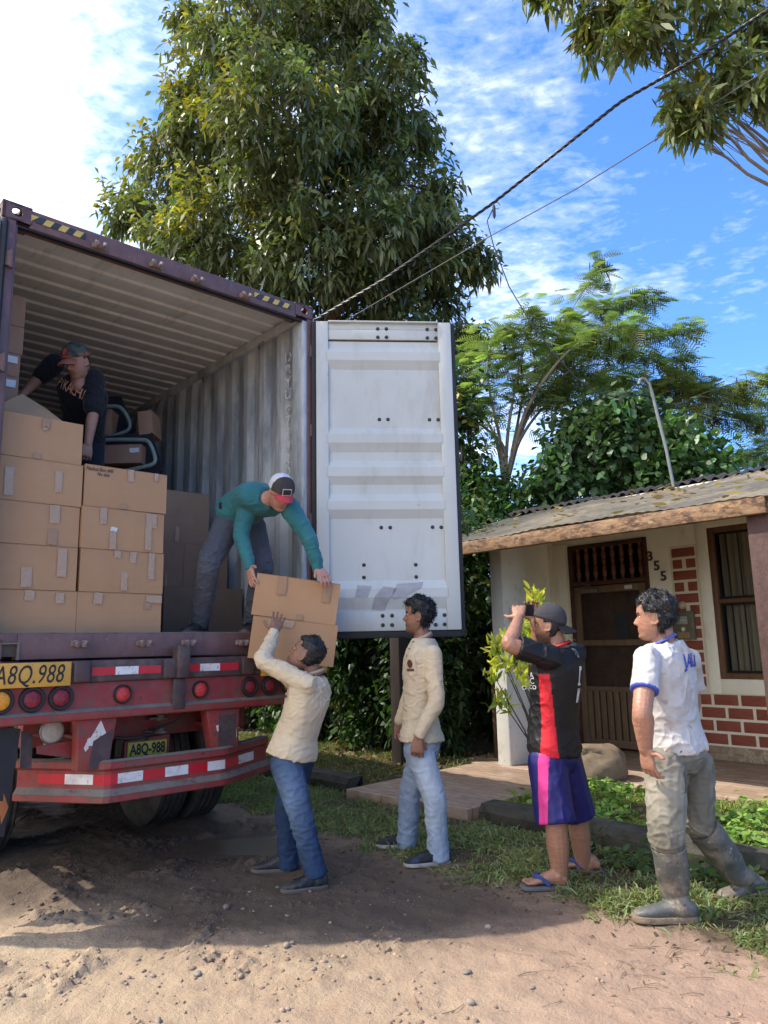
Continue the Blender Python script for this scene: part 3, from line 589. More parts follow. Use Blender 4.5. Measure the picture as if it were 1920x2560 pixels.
tp('lens', m_lampglass, lambda q: q.lathe((-4.93, wl[1], wl[2]), (1, 0, 0), [(0.066, 0.064), (0.073, 0.045), (0.076, 0.0)], 24), parent=wk, smooth=True)
tp('lamp_foot', m_steel, lambda q: q.box((-4.92, wl[1]-0.03, wl[2]-0.115), (-4.87, wl[1]+0.03, wl[2]-0.068)), parent=wk)
def flap(q):
    pt = lambda px, py: Vector(swz(ons(px, py, -4.80)))
    P = [pt(-60, 1812), pt(52, 1822), pt(10, 2092), pt(-110, 2092)]; q.prism(P, (-0.012, 0, 0))
fl = tp('mud_flap', m_black, flap)
m_arrow = M('worn_orange_mark', (0.42, 0.13, 0.035), 0.6, 0.25, 12, dirt=((0.1, 0.05, 0.03), 12, 0.55, 0.7))
tp('flap_mark', m_arrow, lambda q: q.prism([Vector(swz(ons(px, py, -4.799))) for px, py in ((-25, 2003), (8, 2003), (9, 1983), (21, 2018), (2, 2062), (1, 2040), (-25, 2040))], (0.002, 0, 0)), parent=fl)
def wheel(s, w0, w1):
    """twin tyres between w0 and w1"""
    wd = (w1-w0-0.05)/2; r = 0.50
    t = MB(ST)
    for a in (w0, w0+wd+0.05):
        pr = [(0.0, 0.30), (0.012, 0.36), (0.0, 0.43), (0.016, 0.475)]
        pr += [(0.035, r)]; k = 0.035
        while k < wd-0.06: pr += [(k, r), (k+0.036, r), (k+0.038, r-0.012), (k+0.050, r-0.012)]; k += 0.052
        pr += [(wd-0.035, r), (wd-0.016, 0.475), (wd, 0.43), (wd-0.012, 0.36), (wd, 0.30)]
        t.lathe((s, a, r-0.012), (0, 1, 0), pr, 56)
    o = t.build('wheel', m_tyre, trl, smooth=True, angle=30)
    q = MB(ST)
    for a, d in ((w0, 1), (w1, -1)): q.lathe((s, a, r-0.012), (0, d, 0), [(0.006, 0.305), (0.03, 0.29), (0.05, 0.20), (0.10, 0.19), (0.10, 0.11), (0.02, 0.10), (0.02, 0.0)], 32)
    q.build('rim', m_grime, o, smooth=True)
for s in (-6.38, -7.68):
    wheel(s, 2.80, 3.44); wheel(s, 1.12, 1.76)

# ------------------------------------------------------------------ cardboard boxes
m_card, nt, b = new_mat('cardboard')
vec = nd(nt, 'TexCoord').outputs['Object']; oi = nd(nt, 'ObjectInfo')
n = tnoise(nt, 4, 6, 0.65, vec); f = tnoise(nt, 150, 2, 0.5, vec, (3, 3, 0.3))
c = mixc(nt, ramp(nt, n, (0.3, 0.0), (0.7, 1.0)), (0.40, 0.228, 0.118), (0.46, 0.272, 0.146))
c = mixc(nt, mth(nt, 'MULTIPLY', oi.outputs['Random'], 0.35), c, (0.37, 0.208, 0.112)); c = mixc(nt, ramp(nt, tnoise(nt, 9, 6, 0.75, vec), (0.66, 0.0), (0.74, 0.35)), c, (0.22, 0.135, 0.08))
nt.links.new(c, b.inputs['Base Color']); b.inputs['Roughness'].default_value = 0.72; b.inputs['Specular IOR Level'].default_value = 0.25
bump(nt, b, mth(nt, 'ADD', mth(nt, 'MULTIPLY', f, 0.25), n), 0.25, 0.006)
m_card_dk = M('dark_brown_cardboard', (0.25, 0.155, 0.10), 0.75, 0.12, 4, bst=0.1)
m_tapec = M('clear_packing_tape', (0.40, 0.245, 0.132), 0.22, 0.15, 30, bs=60, bst=0.5, bd=0.004, stretch=(1, 1, 6), spec=0.9)
m_tapeb = M('brown_packing_tape', (0.33, 0.19, 0.10), 0.3, 0.1, 20, bs=40, bst=0.3)
m_paper = M('white_paper_label', (0.60, 0.60, 0.61), 0.6, 0.05, 30, bst=0)
def carton(label, cen, x, y, z, dims, mat=None, group=None, tapes=(), flaps=True, name='cardboard_box'):
    """cen: centre of the bottom; x, y, z: box axes (x along the face we see, y away from us); dims (width, depth, height)"""
    x, y, z = Vector(x).normalized(), Vector(y).normalized(), Vector(z).normalized(); w, d, h = dims
    Mx = Matrix(((x.x, y.x, z.x, cen[0]), (x.y, y.y, z.y, cen[1]), (x.z, y.z, z.z, cen[2]), (0, 0, 0, 1)))
    o = bpy.data.objects.new(name, None); C.objects.link(o); o.matrix_world = Mx; o.empty_display_size = 0.1; o['_inv'] = [list(r) for r in Mx.inverted()]
    tag(o, label, 'cardboard box', group)
    q = MB(Mx); n = 5
    jit = lambda: random.uniform(-1, 1)
    P = lambda u, v, s_: ((u-0.5)*w, s_*d/2-s_*0.006*math.sin(u*math.pi)*math.sin(v*math.pi)*(-1)*(0.6+0.4*bul), v*h)
    bul = random.uniform(-1.0, 2.2)
    q.grid([[P(i/n, j/n, -1) for i in range(n+1)] for j in range(n+1)]); q.grid([[P(1-i/n, j/n, 1) for i in range(n+1)] for j in range(n+1)])
    q.quad((-w/2, d/2, 0), (-w/2, -d/2, 0), (-w/2, -d/2, h), (-w/2, d/2, h)); q.quad((w/2, -d/2, 0), (w/2, d/2, 0), (w/2, d/2, h), (w/2, -d/2, h))
    q.quad((-w/2, -d/2, 0), (-w/2, d/2, 0), (w/2, d/2, 0), (w/2, -d/2, 0)) ;
    if flaps: q.quad((-w/2+0.002, -d/2+0.003, h-0.004), (w/2-0.002, -d/2+0.003, h-0.004), (w/2-0.002, d/2-0.003, h-0.004), (-w/2+0.002, d/2-0.003, h-0.004))
    q.build('body', mat or m_card, o)
    if flaps:
        f_ = MB(Mx); g = 0.003
        f_.box((-w/2, -d/2-0.002, h-0.003), (w/2, -g, h+0.001)); f_.box((-w/2, g, h-0.003), (w/2, d/2+0.002, h+0.001)); f_.build('top_flap', mat or m_card, o, bevel=0.0015)
    for t in tapes:                                                                                  # (u0, v0, u1, v1, material) on the near face
        q = MB(Mx); u0, v0, u1, v1, mt = t; k = 4; off = 0.0022
        dn = [0.010*jit() for _ in range(4)]
        q.grid([[((u0+(u1-u0)*i/k-0.5)*w+dn[(j*3+i) % 4]*0.35, -d/2-off-0.003*0.5-0.006, (v0+(v1-v0)*j/k)*h+(dn[i % 4]*0.4 if j in (0, k) else 0)) for i in range(k+1)] for j in range(k+1)])
        q.build('tape' if mt in (m_tapec, m_tapeb) else 'paper_label', mt, o)
    return o
SB = -4.90; BG = 'cartons stacked at the mouth of the container'
def rt(n):
    out = []
    for _ in range(n):
        u = random.choice((0.16, 0.3, 0.42, 0.55, 0.68, 0.8, 0.9)); top = random.random() < 0.6; ln = random.uniform(0.2, 0.75)
        out.append((u-0.045, 1-ln if top else 0.0, u+0.045, 1.0 if top else ln, m_tapec))
    return out
ordn = ['bottom', 'second from the bottom', 'middle', 'second from the top', 'topmost']
zr = [1.558, 1.832, 2.117, 2.400, 2.686]; zl = [1.558, 1.833, 2.116, 2.386, 2.671, 2.955]
for k in range(4):
    h = zr[k+1]-zr[k]-0.004; a = R(random.uniform(-1.6, 1.6)); x = E_*math.cos(a)+G_*math.sin(a); y = -G_*math.cos(a)+E_*math.sin(a)
    lab = ['carton with a torn taped corner, bottom of the four-high stack', 'carton with one shiny tape strip down its front, second of the four-high stack', 'carton with many glossy tape strips and a white scrap, third of the four-high stack', 'carton with handwriting in its upper corner, topmost of the four-high stack'][k]
    tp_ = [[(.18, .72, .28, 1, m_tapec), (.80, .78, 1.0, .97, m_tapec), (.78, .62, .86, .8, m_tapeb)], [(.38, .82, .46, 1, m_tapec), (.57, .72, .65, 1, m_tapec), (.47, .05, .55, .5, m_tapec), (.8, .35, .88, 1, m_tapec)], [(.2, .6, .28, 1, m_tapec), (.33, .45, .41, .55, m_paper), (.32, .0, .40, .44, m_tapec), (.76, .05, .84, .98, m_tapec), (.84, .62, .9, .98, m_tapec)], [(.50, .70, .57, 1, m_tapec), (.42, .0, .5, .12, m_tapeb), (.83, .8, .88, 1, m_tapec)]][k]
    wc = (1.723+2.308)/2+random.uniform(-.007, .007)
    bx = carton(lab, S(SB, wc, zr[k])+y*0.19, x, y, (0, 0, 1), (0.578, 0.38, h), None, BG, tp_)
    if k == 3:
        for tx, uu, vv, sz in (('Medical Box #45', 0.145, 0.90, 0.036), ('No date', 0.19, 0.79, 0.033)):
            text_obj('handwriting', tx, S(SB, wc, zr[k])+x*(uu-0.5+0.02)*0.578+Vector((0, 0, vv*h))-y*0.004, x, (0, 0, 1), sz, m_ink, bx, ext=0.0004, shear=0.2, sx=0.75)
for k in range(5):
    h = zl[k+1]-zl[k]-0.004; a = R(random.uniform(-1.6, 1.6)); x = E_*math.cos(a)+G_*math.sin(a); y = -G_*math.cos(a)+E_*math.sin(a)
    lab = ['carton with short tape tabs on its upper edge, bottom of the five-high stack', 'carton with curled shiny tape near its right edge, second of the five-high stack', 'carton with a dented corner and long tape at both ends, third of the five-high stack', 'carton with frosted tape on its left half, fourth of the five-high stack', 'open-topped carton with raised flaps, topmost of the five-high stack'][k]
    tp_ = [[(.45, .76, .55, 1, m_tapec), (.77, .72, .86, .97, m_tapec), (.0, .7, .05, 1, m_tapec)], [(.78, .3, .88, .95, m_tapec), (.42, .05, .53, .5, m_tapec), (.0, .3, .05, .8, m_tapec)], [(.67, .55, .78, 1, m_tapec), (.66, .02, .76, .4, m_tapeb), (.07, .1, .13, .95, m_tapec)], [(.18, .1, .27, .75, m_tapec), (.7, .3, .78, .8, m_tapec)], [(.55, .76, .63, 1, m_tapeb), (.47, .0, .55, .12, m_tapeb), (.55, .70, .60, .8, m_tapec)]][k]
    bx = carton(lab, S(SB-0.004*k, (1.135+1.713)/2+random.uniform(-.006, .006), zl[k])+y*0.19, x, y, (0, 0, 1), (0.578, 0.38, h), None, BG, tp_, flaps=k < 4)
    if k == 4:
        q = MB(); zt = zl[5]-0.004
        A, B2, Cc = aty(-40, 1010, 4.62), aty(62, 972, 4.95), aty(133, 1046, 4.72)
        q.prism([S(SB-0.01, 1.14, zt), S(SB-0.20, 1.36, zt+0.19), S(SB-0.18, 1.50, zt+0.12), S(SB-0.06, 1.60, zt+0.0)], G_*0.004+Vector((0, 0, 0.002))); q.build('top_flap', m_card, bx)
        q = MB(); q.prism([S(SB-0.33, 1.30, zt), S(SB-0.33, 1.69, zt), S(SB-0.40, 1.69, zt+0.05), S(SB-0.40, 1.34, zt+0.06)], (0, 0, 0.004)); q.build('top_flap', m_card, bx)
DG = 'brown cartons further inside the container'
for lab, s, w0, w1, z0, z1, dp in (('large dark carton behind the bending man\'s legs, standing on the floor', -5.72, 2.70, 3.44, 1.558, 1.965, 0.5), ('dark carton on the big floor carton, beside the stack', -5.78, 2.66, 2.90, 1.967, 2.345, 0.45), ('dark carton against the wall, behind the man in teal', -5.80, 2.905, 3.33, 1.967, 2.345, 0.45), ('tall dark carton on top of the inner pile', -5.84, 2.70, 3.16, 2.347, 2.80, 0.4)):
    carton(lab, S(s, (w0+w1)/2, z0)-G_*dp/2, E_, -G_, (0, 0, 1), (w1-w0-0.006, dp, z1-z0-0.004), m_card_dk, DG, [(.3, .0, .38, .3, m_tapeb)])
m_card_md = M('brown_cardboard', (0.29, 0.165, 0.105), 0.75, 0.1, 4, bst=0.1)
q1 = lambda x, y: (x*.5184, 480+y*.5184)
zc_ = 2.10
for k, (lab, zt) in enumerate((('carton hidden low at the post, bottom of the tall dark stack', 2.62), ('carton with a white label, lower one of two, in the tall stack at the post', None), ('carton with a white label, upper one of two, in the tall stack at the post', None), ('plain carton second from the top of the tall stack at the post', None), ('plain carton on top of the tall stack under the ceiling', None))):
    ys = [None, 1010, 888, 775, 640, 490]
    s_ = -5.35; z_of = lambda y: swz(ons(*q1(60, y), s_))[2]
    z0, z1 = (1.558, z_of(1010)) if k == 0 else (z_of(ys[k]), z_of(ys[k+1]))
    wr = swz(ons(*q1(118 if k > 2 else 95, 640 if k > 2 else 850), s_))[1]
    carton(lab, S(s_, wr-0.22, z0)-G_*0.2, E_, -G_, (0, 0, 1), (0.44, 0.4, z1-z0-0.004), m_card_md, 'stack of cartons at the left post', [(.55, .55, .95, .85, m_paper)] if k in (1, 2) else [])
# ------------------------------------------------------------------ house in street frame: facade plane w = FW
FW, PZ = 8.30, 0.15
m_cream = M('cream_wall_paint', (0.86, 0.835, 0.70), 0.8, 0.06, 2.5, dirt=[((0.60, 0.52, 0.38), 4, 0.55, 0.85, (1, 1, 0.4)), ((0.40, 0.33, 0.24), 18, 0.66, 0.76)], bst=0.15, bs=25)
m_offw = M('weathered_white_plaster', (0.68, 0.68, 0.63), 0.85, 0.08, 3, dirt=[((0.28, 0.26, 0.21), 4, 0.55, 0.75, (1, 1, 0.5)), ((0.2, 0.17, 0.12), 22, 0.62, 0.72)], bst=0.2, bs=25)
m_mort = M('pale_mortar', (0.72, 0.66, 0.53), 0.9, 0.08, 15, bst=0.3, bs=60)
m_brick = M('red_brick', (0.25, 0.068, 0.042), 0.75, 0.25, 9, dirt=((0.33, 0.12, 0.08), 20, 0.55, 0.75, (1, 1, 6)), bs=30, bst=0.6, bd=0.006, stretch=(1, 1, 8))
m_wood = M('brown_varnished_wood', (0.150, 0.075, 0.040), 0.5, 0.3, 8, bs=40, bst=0.2, stretch=(6, 6, 0.6))
m_wood_dk = M('dark_varnished_wood', (0.075, 0.030, 0.020), 0.45, 0.3, 8, bst=0.1)
m_wood_gr = M('weathered_door_wood', (0.165, 0.105, 0.062), 0.7, 0.25, 8, bs=40, bst=0.2, stretch=(6, 6, 0.6))
m_beam = M('sunbleached_beam', (0.27, 0.165, 0.095), 0.75, 0.45, 3.5, dirt=[((0.085, 0.045, 0.028), 6, 0.44, 0.60, (1, 1, 2.5)), ((0.36, 0.2, 0.09), 16, 0.52, 0.62, (1, 1, 2)), ((0.42, 0.30, 0.19), 9, 0.55, 0.68, (1, 1, 3))], bs=30, bst=0.4, stretch=(1.2, 1.2, 8))
m_postd = M('dark_stained_post', (0.035, 0.023, 0.02), 0.7, 0.3, 5, bst=0.3, stretch=(5, 5, 0.5))
m_postb = M('carved_brown_post', (0.080, 0.043, 0.038), 0.7, 0.25, 6, bs=14, bst=0.7, bd=0.02, stretch=(2, 2, 0.8))
m_roofs = M('lichen_grey_roofing', (0.10, 0.088, 0.066), 0.8, 0.3, 2.5, dirt=[((0.27, 0.215, 0.14), 1.7, 0.42, 0.7), ((0.05, 0.05, 0.03), 3.5, 0.55, 0.75), ((0.06, 0.06, 0.055), 9, 0.58, 0.7)], bst=0.3, bs=30)
m_bars = M('black_iron', (0.012, 0.011, 0.011), 0.5, 0.2, 20, metal=0.3)
m_curt = M('beige_curtain', (0.36, 0.33, 0.24), 0.85, 0.15, 5, bs=9, bst=0.8, bd=0.05, stretch=(6, 6, 0.1))
m_num = M('grey_metal_numerals', (0.10, 0.085, 0.07), 0.5, 0.1, 20, metal=0.3)
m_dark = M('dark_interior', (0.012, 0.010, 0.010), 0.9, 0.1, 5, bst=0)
m_screen, nt, b = new_mat('insect_screen'); b.inputs['Base Color'].default_value = (0.035, 0.03, 0.028, 1); b.inputs['Roughness'].default_value = 0.9
tr = nd(nt, 'BsdfTransparent'); mx = nd(nt, 'MixShader'); mx.inputs[0].default_value = 0.55
nt.links.new(tr.outputs[0], mx.inputs[1]); nt.links.new(b.outputs[0], mx.inputs[2]); nt.links.new(mx.outputs[0], nt.nodes['Material Output'].inputs[0])
m_glass, nt, b = new_mat('window_glass'); b.inputs['Base Color'].default_value = (0.02, 0.025, 0.025, 1); b.inputs['Roughness'].default_value = 0.04; b.inputs['Specular IOR Level'].default_value = 0.6
tr = nd(nt, 'BsdfTransparent'); mx = nd(nt, 'MixShader'); mx.inputs[0].default_value = 0.22
nt.links.new(tr.outputs[0], mx.inputs[1]); nt.links.new(b.outputs[0], mx.inputs[2]); nt.links.new(mx.outputs[0], nt.nodes['Material Output'].inputs[0])
# patterned stone tile at the foot of the wall
m_stone, nt, b = new_mat('mixed_stone_tile'); vec = nd(nt, 'TexCoord').outputs['Object']
bk = nd(nt, 'TexBrick', Scale=1.0); bk.inputs['Brick Width'].default_value = 0.15; bk.inputs['Row Height'].default_value = 0.075; bk.inputs['Mortar Size'].default_value = 0.004
bk.inputs['Color1'].default_value = (0.34, 0.21, 0.13, 1); bk.inputs['Color2'].default_value = (0.42, 0.33, 0.23, 1); bk.inputs['Mortar'].default_value = (0.25, 0.2, 0.14, 1)
mp = nd(nt, 'Mapping'); mp.inputs['Rotation'].default_value = (R(90), 0, 0); nt.links.new(vec, mp.inputs[0]); nt.links.new(mp.outputs[0], bk.inputs['Vector'])
vo = nd(nt, 'TexVoronoi', Scale=26.0, feature='DISTANCE_TO_EDGE'); nt.links.new(vec, vo.inputs['Vector'])
c = mixc(nt, ramp(nt, tnoise(nt, 5, 2, 0.5, vec), (0.46, 0.0), (0.5, 1.0)), bk.outputs['Color'], mixc(nt, ramp(nt, vo.outputs[0], (0.02, 0.0), (0.06, 1.0)), (0.2, 0.14, 0.09), (0.5, 0.4, 0.29)))
c = mixc(nt, 1.0, c, ramp(nt, tnoise(nt, 14, 5, 0.7, vec), (0.3, 0.65), (0.7, 1.0)), 'MULTIPLY'); nt.links.new(c, b.inputs['Base Color']); b.inputs['Roughness'].default_value = 0.7
# wood-look paving tile
m_tile, nt, b = new_mat('brown_paving_tile'); vec = nd(nt, 'TexCoord').outputs['Object']
bk = nd(nt, 'TexBrick', Scale=1.0); bk.inputs['Brick Width'].default_value = 0.30; bk.inputs['Row Height'].default_value = 0.10; bk.inputs['Mortar Size'].default_value = 0.003
bk.inputs['Color1'].default_value = (0.38, 0.255, 0.18, 1); bk.inputs['Color2'].default_value = (0.50, 0.37, 0.27, 1); bk.inputs['Mortar'].default_value = (0.16, 0.11, 0.08, 1); nt.links.new(vec, bk.inputs['Vector'])
c = mixc(nt, 1.0, bk.outputs['Color'], ramp(nt, tnoise(nt, 7, 5, 0.7, vec, (1, 4, 1)), (0.3, 0.55), (0.7, 1.05)), 'MULTIPLY')
c = mixc(nt, ramp(nt, tnoise(nt, 2.0, 6, 0.7, vec), (0.5, 0.0), (0.75, 0.6)), c, (0.20, 0.13, 0.09)); nt.links.new(c, b.inputs['Base Color']); b.inputs['Roughness'].default_value = 0.62
m_conc = M('mossy_concrete', (0.055, 0.050, 0.038), 0.9, 0.35, 5, dirt=[((0.020, 0.024, 0.013), 6, 0.45, 0.65), ((0.15, 0.125, 0.09), 9, 0.60, 0.78)], bst=0.6, bs=22, bd=0.02)
rzS = math.atan2(G_.y, G_.x)
def sthing(name, label, cat, s, w, z=0.0, group=None): return thing(name, label, cat, S(s, w, z), rzS, group)
house = sthing('brick_house', 'cream single-storey house with low tin roof, brick trim and brown wooden door', 'house', -3.0, FW)
def hp(name, mat, fn, parent=None, bevel=0.0, smooth=False, angle=40):
    q = MB(ST); fn(q); return q.build(name, mat, parent or house, bevel=bevel, smooth=smooth, angle=angle)
fw = lambda px, py: (lambda v: (v[0], v[2]))(swz(onw(px, py, FW)))
dL, dR, dT = fw(1453, 1866)[0]-0.01, fw(1620, 1400)[0], fw(1500, 1357)[1]
wL, wT, wB_ = fw(1803, 1697)[0], fw(1765, 1321)[1], fw(1803, 1697)[1]; wR = wL+1.30; sE = 1.6; WT = 3.22; sLft = fw(1385, 1600)[0]
def walls(q):
    q.box((sLft-0.15, FW, 0), (dL, FW+0.16, WT)); q.box((dL, FW, dT), (dR, FW+0.16, WT)); q.box((dR, FW, 0), (wL, FW+0.16, WT))
    q.box((wL, FW, wT), (wR, FW+0.16, WT)); q.box((wL, FW, 0), (wR, FW+0.16, wB_)); q.box((wR, FW, 0), (sE, FW+0.16, WT))
hp('front_wall', m_cream, walls)
hp('side_wall', m_cream, lambda q: q.prism([(sLft-0.15, 7.40, 0), (sLft-0.15, FW-0.001, 0), (sLft-0.15, FW-0.001, 3.20), (sLft-0.15, 7.40, 2.94)], (0.15, 0, 0)))
hp('back_wall', m_cream, lambda q: (q.box((sLft-0.15, 9.45, 0), (sE, 9.6, 3.0)), q.box((sE, FW, 0), (sE+0.15, 9.6, 3.0)), q.box((sLft-0.15, FW+0.165, 0), (sLft, 9.44, 3.0))))
hp('pier', m_offw, lambda q: q.box((-5.462, 6.50, 0), (-5.285, 6.93, 2.545)), bevel=0.012)
hp('corner_moulding', m_cream, lambda q: (q.box((sLft+0.001, FW-0.02, PZ), (sLft+0.08, FW-0.001, 2.95)), q.box((sLft+0.08, FW-0.035, PZ), (dL-0.035, FW-0.001, dT+0.03))), bevel=0.004)
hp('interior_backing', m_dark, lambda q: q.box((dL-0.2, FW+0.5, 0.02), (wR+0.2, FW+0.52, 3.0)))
# brick panels
bL, bR, bT = fw(1677, 1366)[0], fw(1735, 1366)[0], fw(1700, 1366)[1]-0.02
def bricks(q):
    z = bT; k = 0; wd = bR-bL
    while z > 0.95:
        if k % 2 == 0: q.box((bL, FW-0.008, z-0.105), (bR, FW+0.01, z))
        else: q.box((bL+0.005, FW-0.008, z-0.105), (bL+wd*0.43, FW+0.01, z)); q.box((bR-wd*0.40, FW-0.008, z-0.105), (bR, FW+0.01, z))
        z -= 0.133; k += 1
    for r in range(4):
        z1 = 0.845-r*0.138; s = dR+0.06-(r % 2)*0.15
        while s < sE:
            a, c2 = max(s, dR+0.05), min(s+0.262, sE); 
            if c2-a > 0.04: q.box((a, FW-0.008, z1-0.112), (c2, FW+0.01, z1))
            s += 0.293
hp('brick_panel', m_brick, bricks, bevel=0.006)
hp('mortar_bed', m_mort, lambda q: (q.box((dR+0.03, FW-0.0035, 0.30), (sE, FW+0.005, 0.875)), q.box((bL-0.025, FW-0.0035, 0.876), (bR+0.04, FW+0.005, bT+0.03))))
hp('stone_base', m_stone, lambda q: q.box((dR+0.02, FW-0.014, PZ), (sE, FW+0.005, 0.297)), bevel=0.003)
hp('window_surround', m_cream, lambda q: (q.box((wL-0.13, FW-0.018, wB_-0.16), (wL-0.001, FW+0.01, wT+0.12)), q.box((wL-0.001, FW-0.018, wB_-0.16), (wR+0.13, FW+0.01, wB_-0.001)), q.box((wL-0.001, FW-0.018, wT+0.001), (wR+0.13, FW+0.01, wT+0.12)), q.box((wR+0.001, FW-0.018, wB_-0.0005), (wR+0.13, FW+0.01, wT+0.0005))), bevel=0.004)
# window with two lights, iron bars and curtain
wf = 0.062; zm = fw(1850, 1500)[1]
win = hp('window', m_wood, lambda q: (q.box((wL, FW-0.012, wB_), (wL+wf, FW+0.09, wT)), q.box((wR-wf, FW-0.012, wB_), (wR, FW+0.09, wT)), q.box((wL+wf, FW-0.010, wB_), (wR-wf, FW+0.09, wB_+wf)), q.box((wL+wf, FW-0.010, wT-wf), (wR-wf, FW+0.09, wT)), q.box((wL+wf, FW-0.006, zm-0.022), (wR-wf, FW+0.08, zm+0.022))), bevel=0.004)
hp('pane', m_glass, lambda q: (q.quad((wL+wf, FW+0.062, wB_+wf), (wR-wf, FW+0.062, wB_+wf), (wR-wf, FW+0.062, zm-0.022), (wL+wf, FW+0.062, zm-0.022)), q.quad((wL+wf, FW+0.062, zm+0.022), (wR-wf, FW+0.062, zm+0.022), (wR-wf, FW+0.062, wT-wf), (wL+wf, FW+0.062, wT-wf))), parent=win)
hp('curtain', m_curt, lambda q: q.grid([[(wL+wf+0.02*k, FW+0.16+0.022*math.sin(k*1.3)+0.01*math.sin(k*0.47), z) for k in range(int((wR-wL-0.1)/0.02))] for z in (wB_, 1.8, wT)]), parent=win, smooth=True, angle=0)
def bars(q):
    n = 9
    for k in range(1, n): s = wL+wf+(wR-wL-2*wf)*k/n; q.box((s-0.0065, FW+0.018, wB_+wf), (s+0.0065, FW+0.031, wT-wf))
    for z in (wB_+wf+0.012, zm-0.036, zm+0.036, wT-wf-0.012): q.box((wL+wf, FW+0.031, z-0.013), (wR-wf, FW+0.040, z+0.013))
    for s in (wL+wf+0.012, wR-wf-0.012): q.box((s-0.013, FW+0.0405, wB_+wf), (s+0.013, FW+0.048, wT-wf))
hp('iron_bars', m_bars, bars, parent=win)
# door frame, transom with turned balusters, screen door
ff = 0.055; zt0 = fw(1500, 1462)[1]
df = hp('door_frame', m_wood_dk, lambda q: (q.box((dL, FW-0.02, PZ), (dL+ff, FW+0.12, dT)), q.box((dR-ff, FW-0.02, PZ), (dR, FW+0.12, dT)), q.box((dL+ff, FW-0.018, dT-ff), (dR-ff, FW+0.12, dT)), q.box((dL+ff, FW-0.018, zt0), (dR-ff, FW+0.12, zt0+0.055))), bevel=0.004)
nb = 8
for k in range(nb):
    s = dL+ff+(dR-dL-2*ff)*(k+0.55)/nb; z0, z1 = zt0+0.055, dT-ff; hh = z1-z0
    hp('baluster', M('turned_baluster_wood', (0.155, 0.062, 0.035), 0.45, 0.2, 10) if k == 0 else bpy.data.materials['turned_baluster_wood'], lambda q: q.lathe((s, FW+0.03, z0), (0, 0, 1), [(0, 0.026), (0.05*hh, 0.026), (0.08*hh, 0.016), (0.16*hh, 0.030), (0.26*hh, 0.033), (0.36*hh, 0.020), (0.40*hh, 0.030), (0.44*hh, 0.018), (0.56*hh, 0.021), (0.60*hh, 0.031), (0.64*hh, 0.020), (0.76*hh, 0.033), (0.88*hh, 0.024), (0.92*hh, 0.016), (0.95*hh, 0.026), (hh, 0.026)], 12), parent=df, smooth=True)
d0, d1, z0, z1 = dL+ff+0.004, dR-ff-0.004, PZ+0.02, zt0-0.012; st = 0.085
zm1, zm0 = fw(1500, 1607)[1], fw(1500, 1722)[1]
sd = hp('screen_door', m_wood_gr, lambda q: (q.box((d0, FW-0.012, z0), (d0+st, FW+0.026, z1)), q.box((d1-st, FW-0.012, z0), (d1, FW+0.026, z1)), q.box((d0+st, FW-0.010, z1-0.085), (d1-st, FW+0.024, z1)), q.box((d0+st, FW-0.010, zm1-0.036), (d1-st, FW+0.024, zm1+0.036)), q.box((d0+st, FW-0.010, zm0-0.03), (d1-st, FW+0.024, zm0+0.03)), q.box((d0+st, FW-0.010, z0), (d1-st, FW+0.024, z0+0.09))), bevel=0.004)
hp('screen_mesh', m_screen, lambda q: q.quad((d0+st, FW+0.006, z0+0.09), (d1-st, FW+0.006, z0+0.09), (d1-st, FW+0.006, z1-0.085), (d0+st, FW+0.006, z1-0.085)), parent=sd)
hp('lower_slats', m_wood_gr, lambda q: [q.box((d0+st+(d1-d0-2*st)*(k+0.5)/9-0.036, FW-0.006, z0+0.09), (d0+st+(d1-d0-2*st)*(k+0.5)/9+0.036, FW+0.004, zm0-0.03)) for k in range(9)], parent=sd, bevel=0.002)
hp('door_closer', m_steel, lambda q: (q.box((d0+0.13, FW-0.055, z1-0.075), (d0+0.36, FW-0.013, z1-0.035)), q.tube([(d0+0.15, FW-0.05, z1-0.02), (d0+0.30, FW-0.09, z1+0.02), (d0+0.12, FW-0.02, z1+0.045)], 0.008, 6)), parent=sd, bevel=0.004)
hp('paper_label', m_paper, lambda q: q.box((fw(1562, 1465)[0], FW-0.0125, z1-0.065), (fw(1581, 1465)[0], FW-0.0105, z1-0.02)), parent=sd)
def inner(q):
    q.box((dL+ff, FW+0.13, PZ), (dR-ff, FW+0.17, zt0))
    for r in range(4):
        for k in range(2):
            a = dL+ff+0.12+k*0.46; zz_ = PZ+0.14+r*0.46; q.box((a, FW+0.112, zz_), (a+0.34, FW+0.131, zz_+0.36)); q.box((a+0.05, FW+0.10, zz_+0.05), (a+0.29, FW+0.113, zz_+0.31))
hp('inner_door', M('inner_door_wood', (0.20, 0.10, 0.06), 0.5, 0.3, 6), inner, bevel=0.008)
hp('blue_door_panel', M('blue_grey_panel', (0.06, 0.11, 0.15), 0.5, 0.1, 6), lambda q: q.box((fw(1531, 1560)[0], FW+0.085, fw(1531, 1595)[1]), (fw(1560, 1560)[0], FW+0.099, fw(1531, 1533)[1])))
for ch, px, py in (('3', 1626, 1391.5), ('5', 1643, 1415.5), ('5', 1660, 1441)):
    s_, z_ = fw(px, py); text_obj('house_number', ch, S(s_, FW-0.012, z_), G_, (0, 0, 1), 0.158, m_num, house, ext=0.010, bold=0.003)
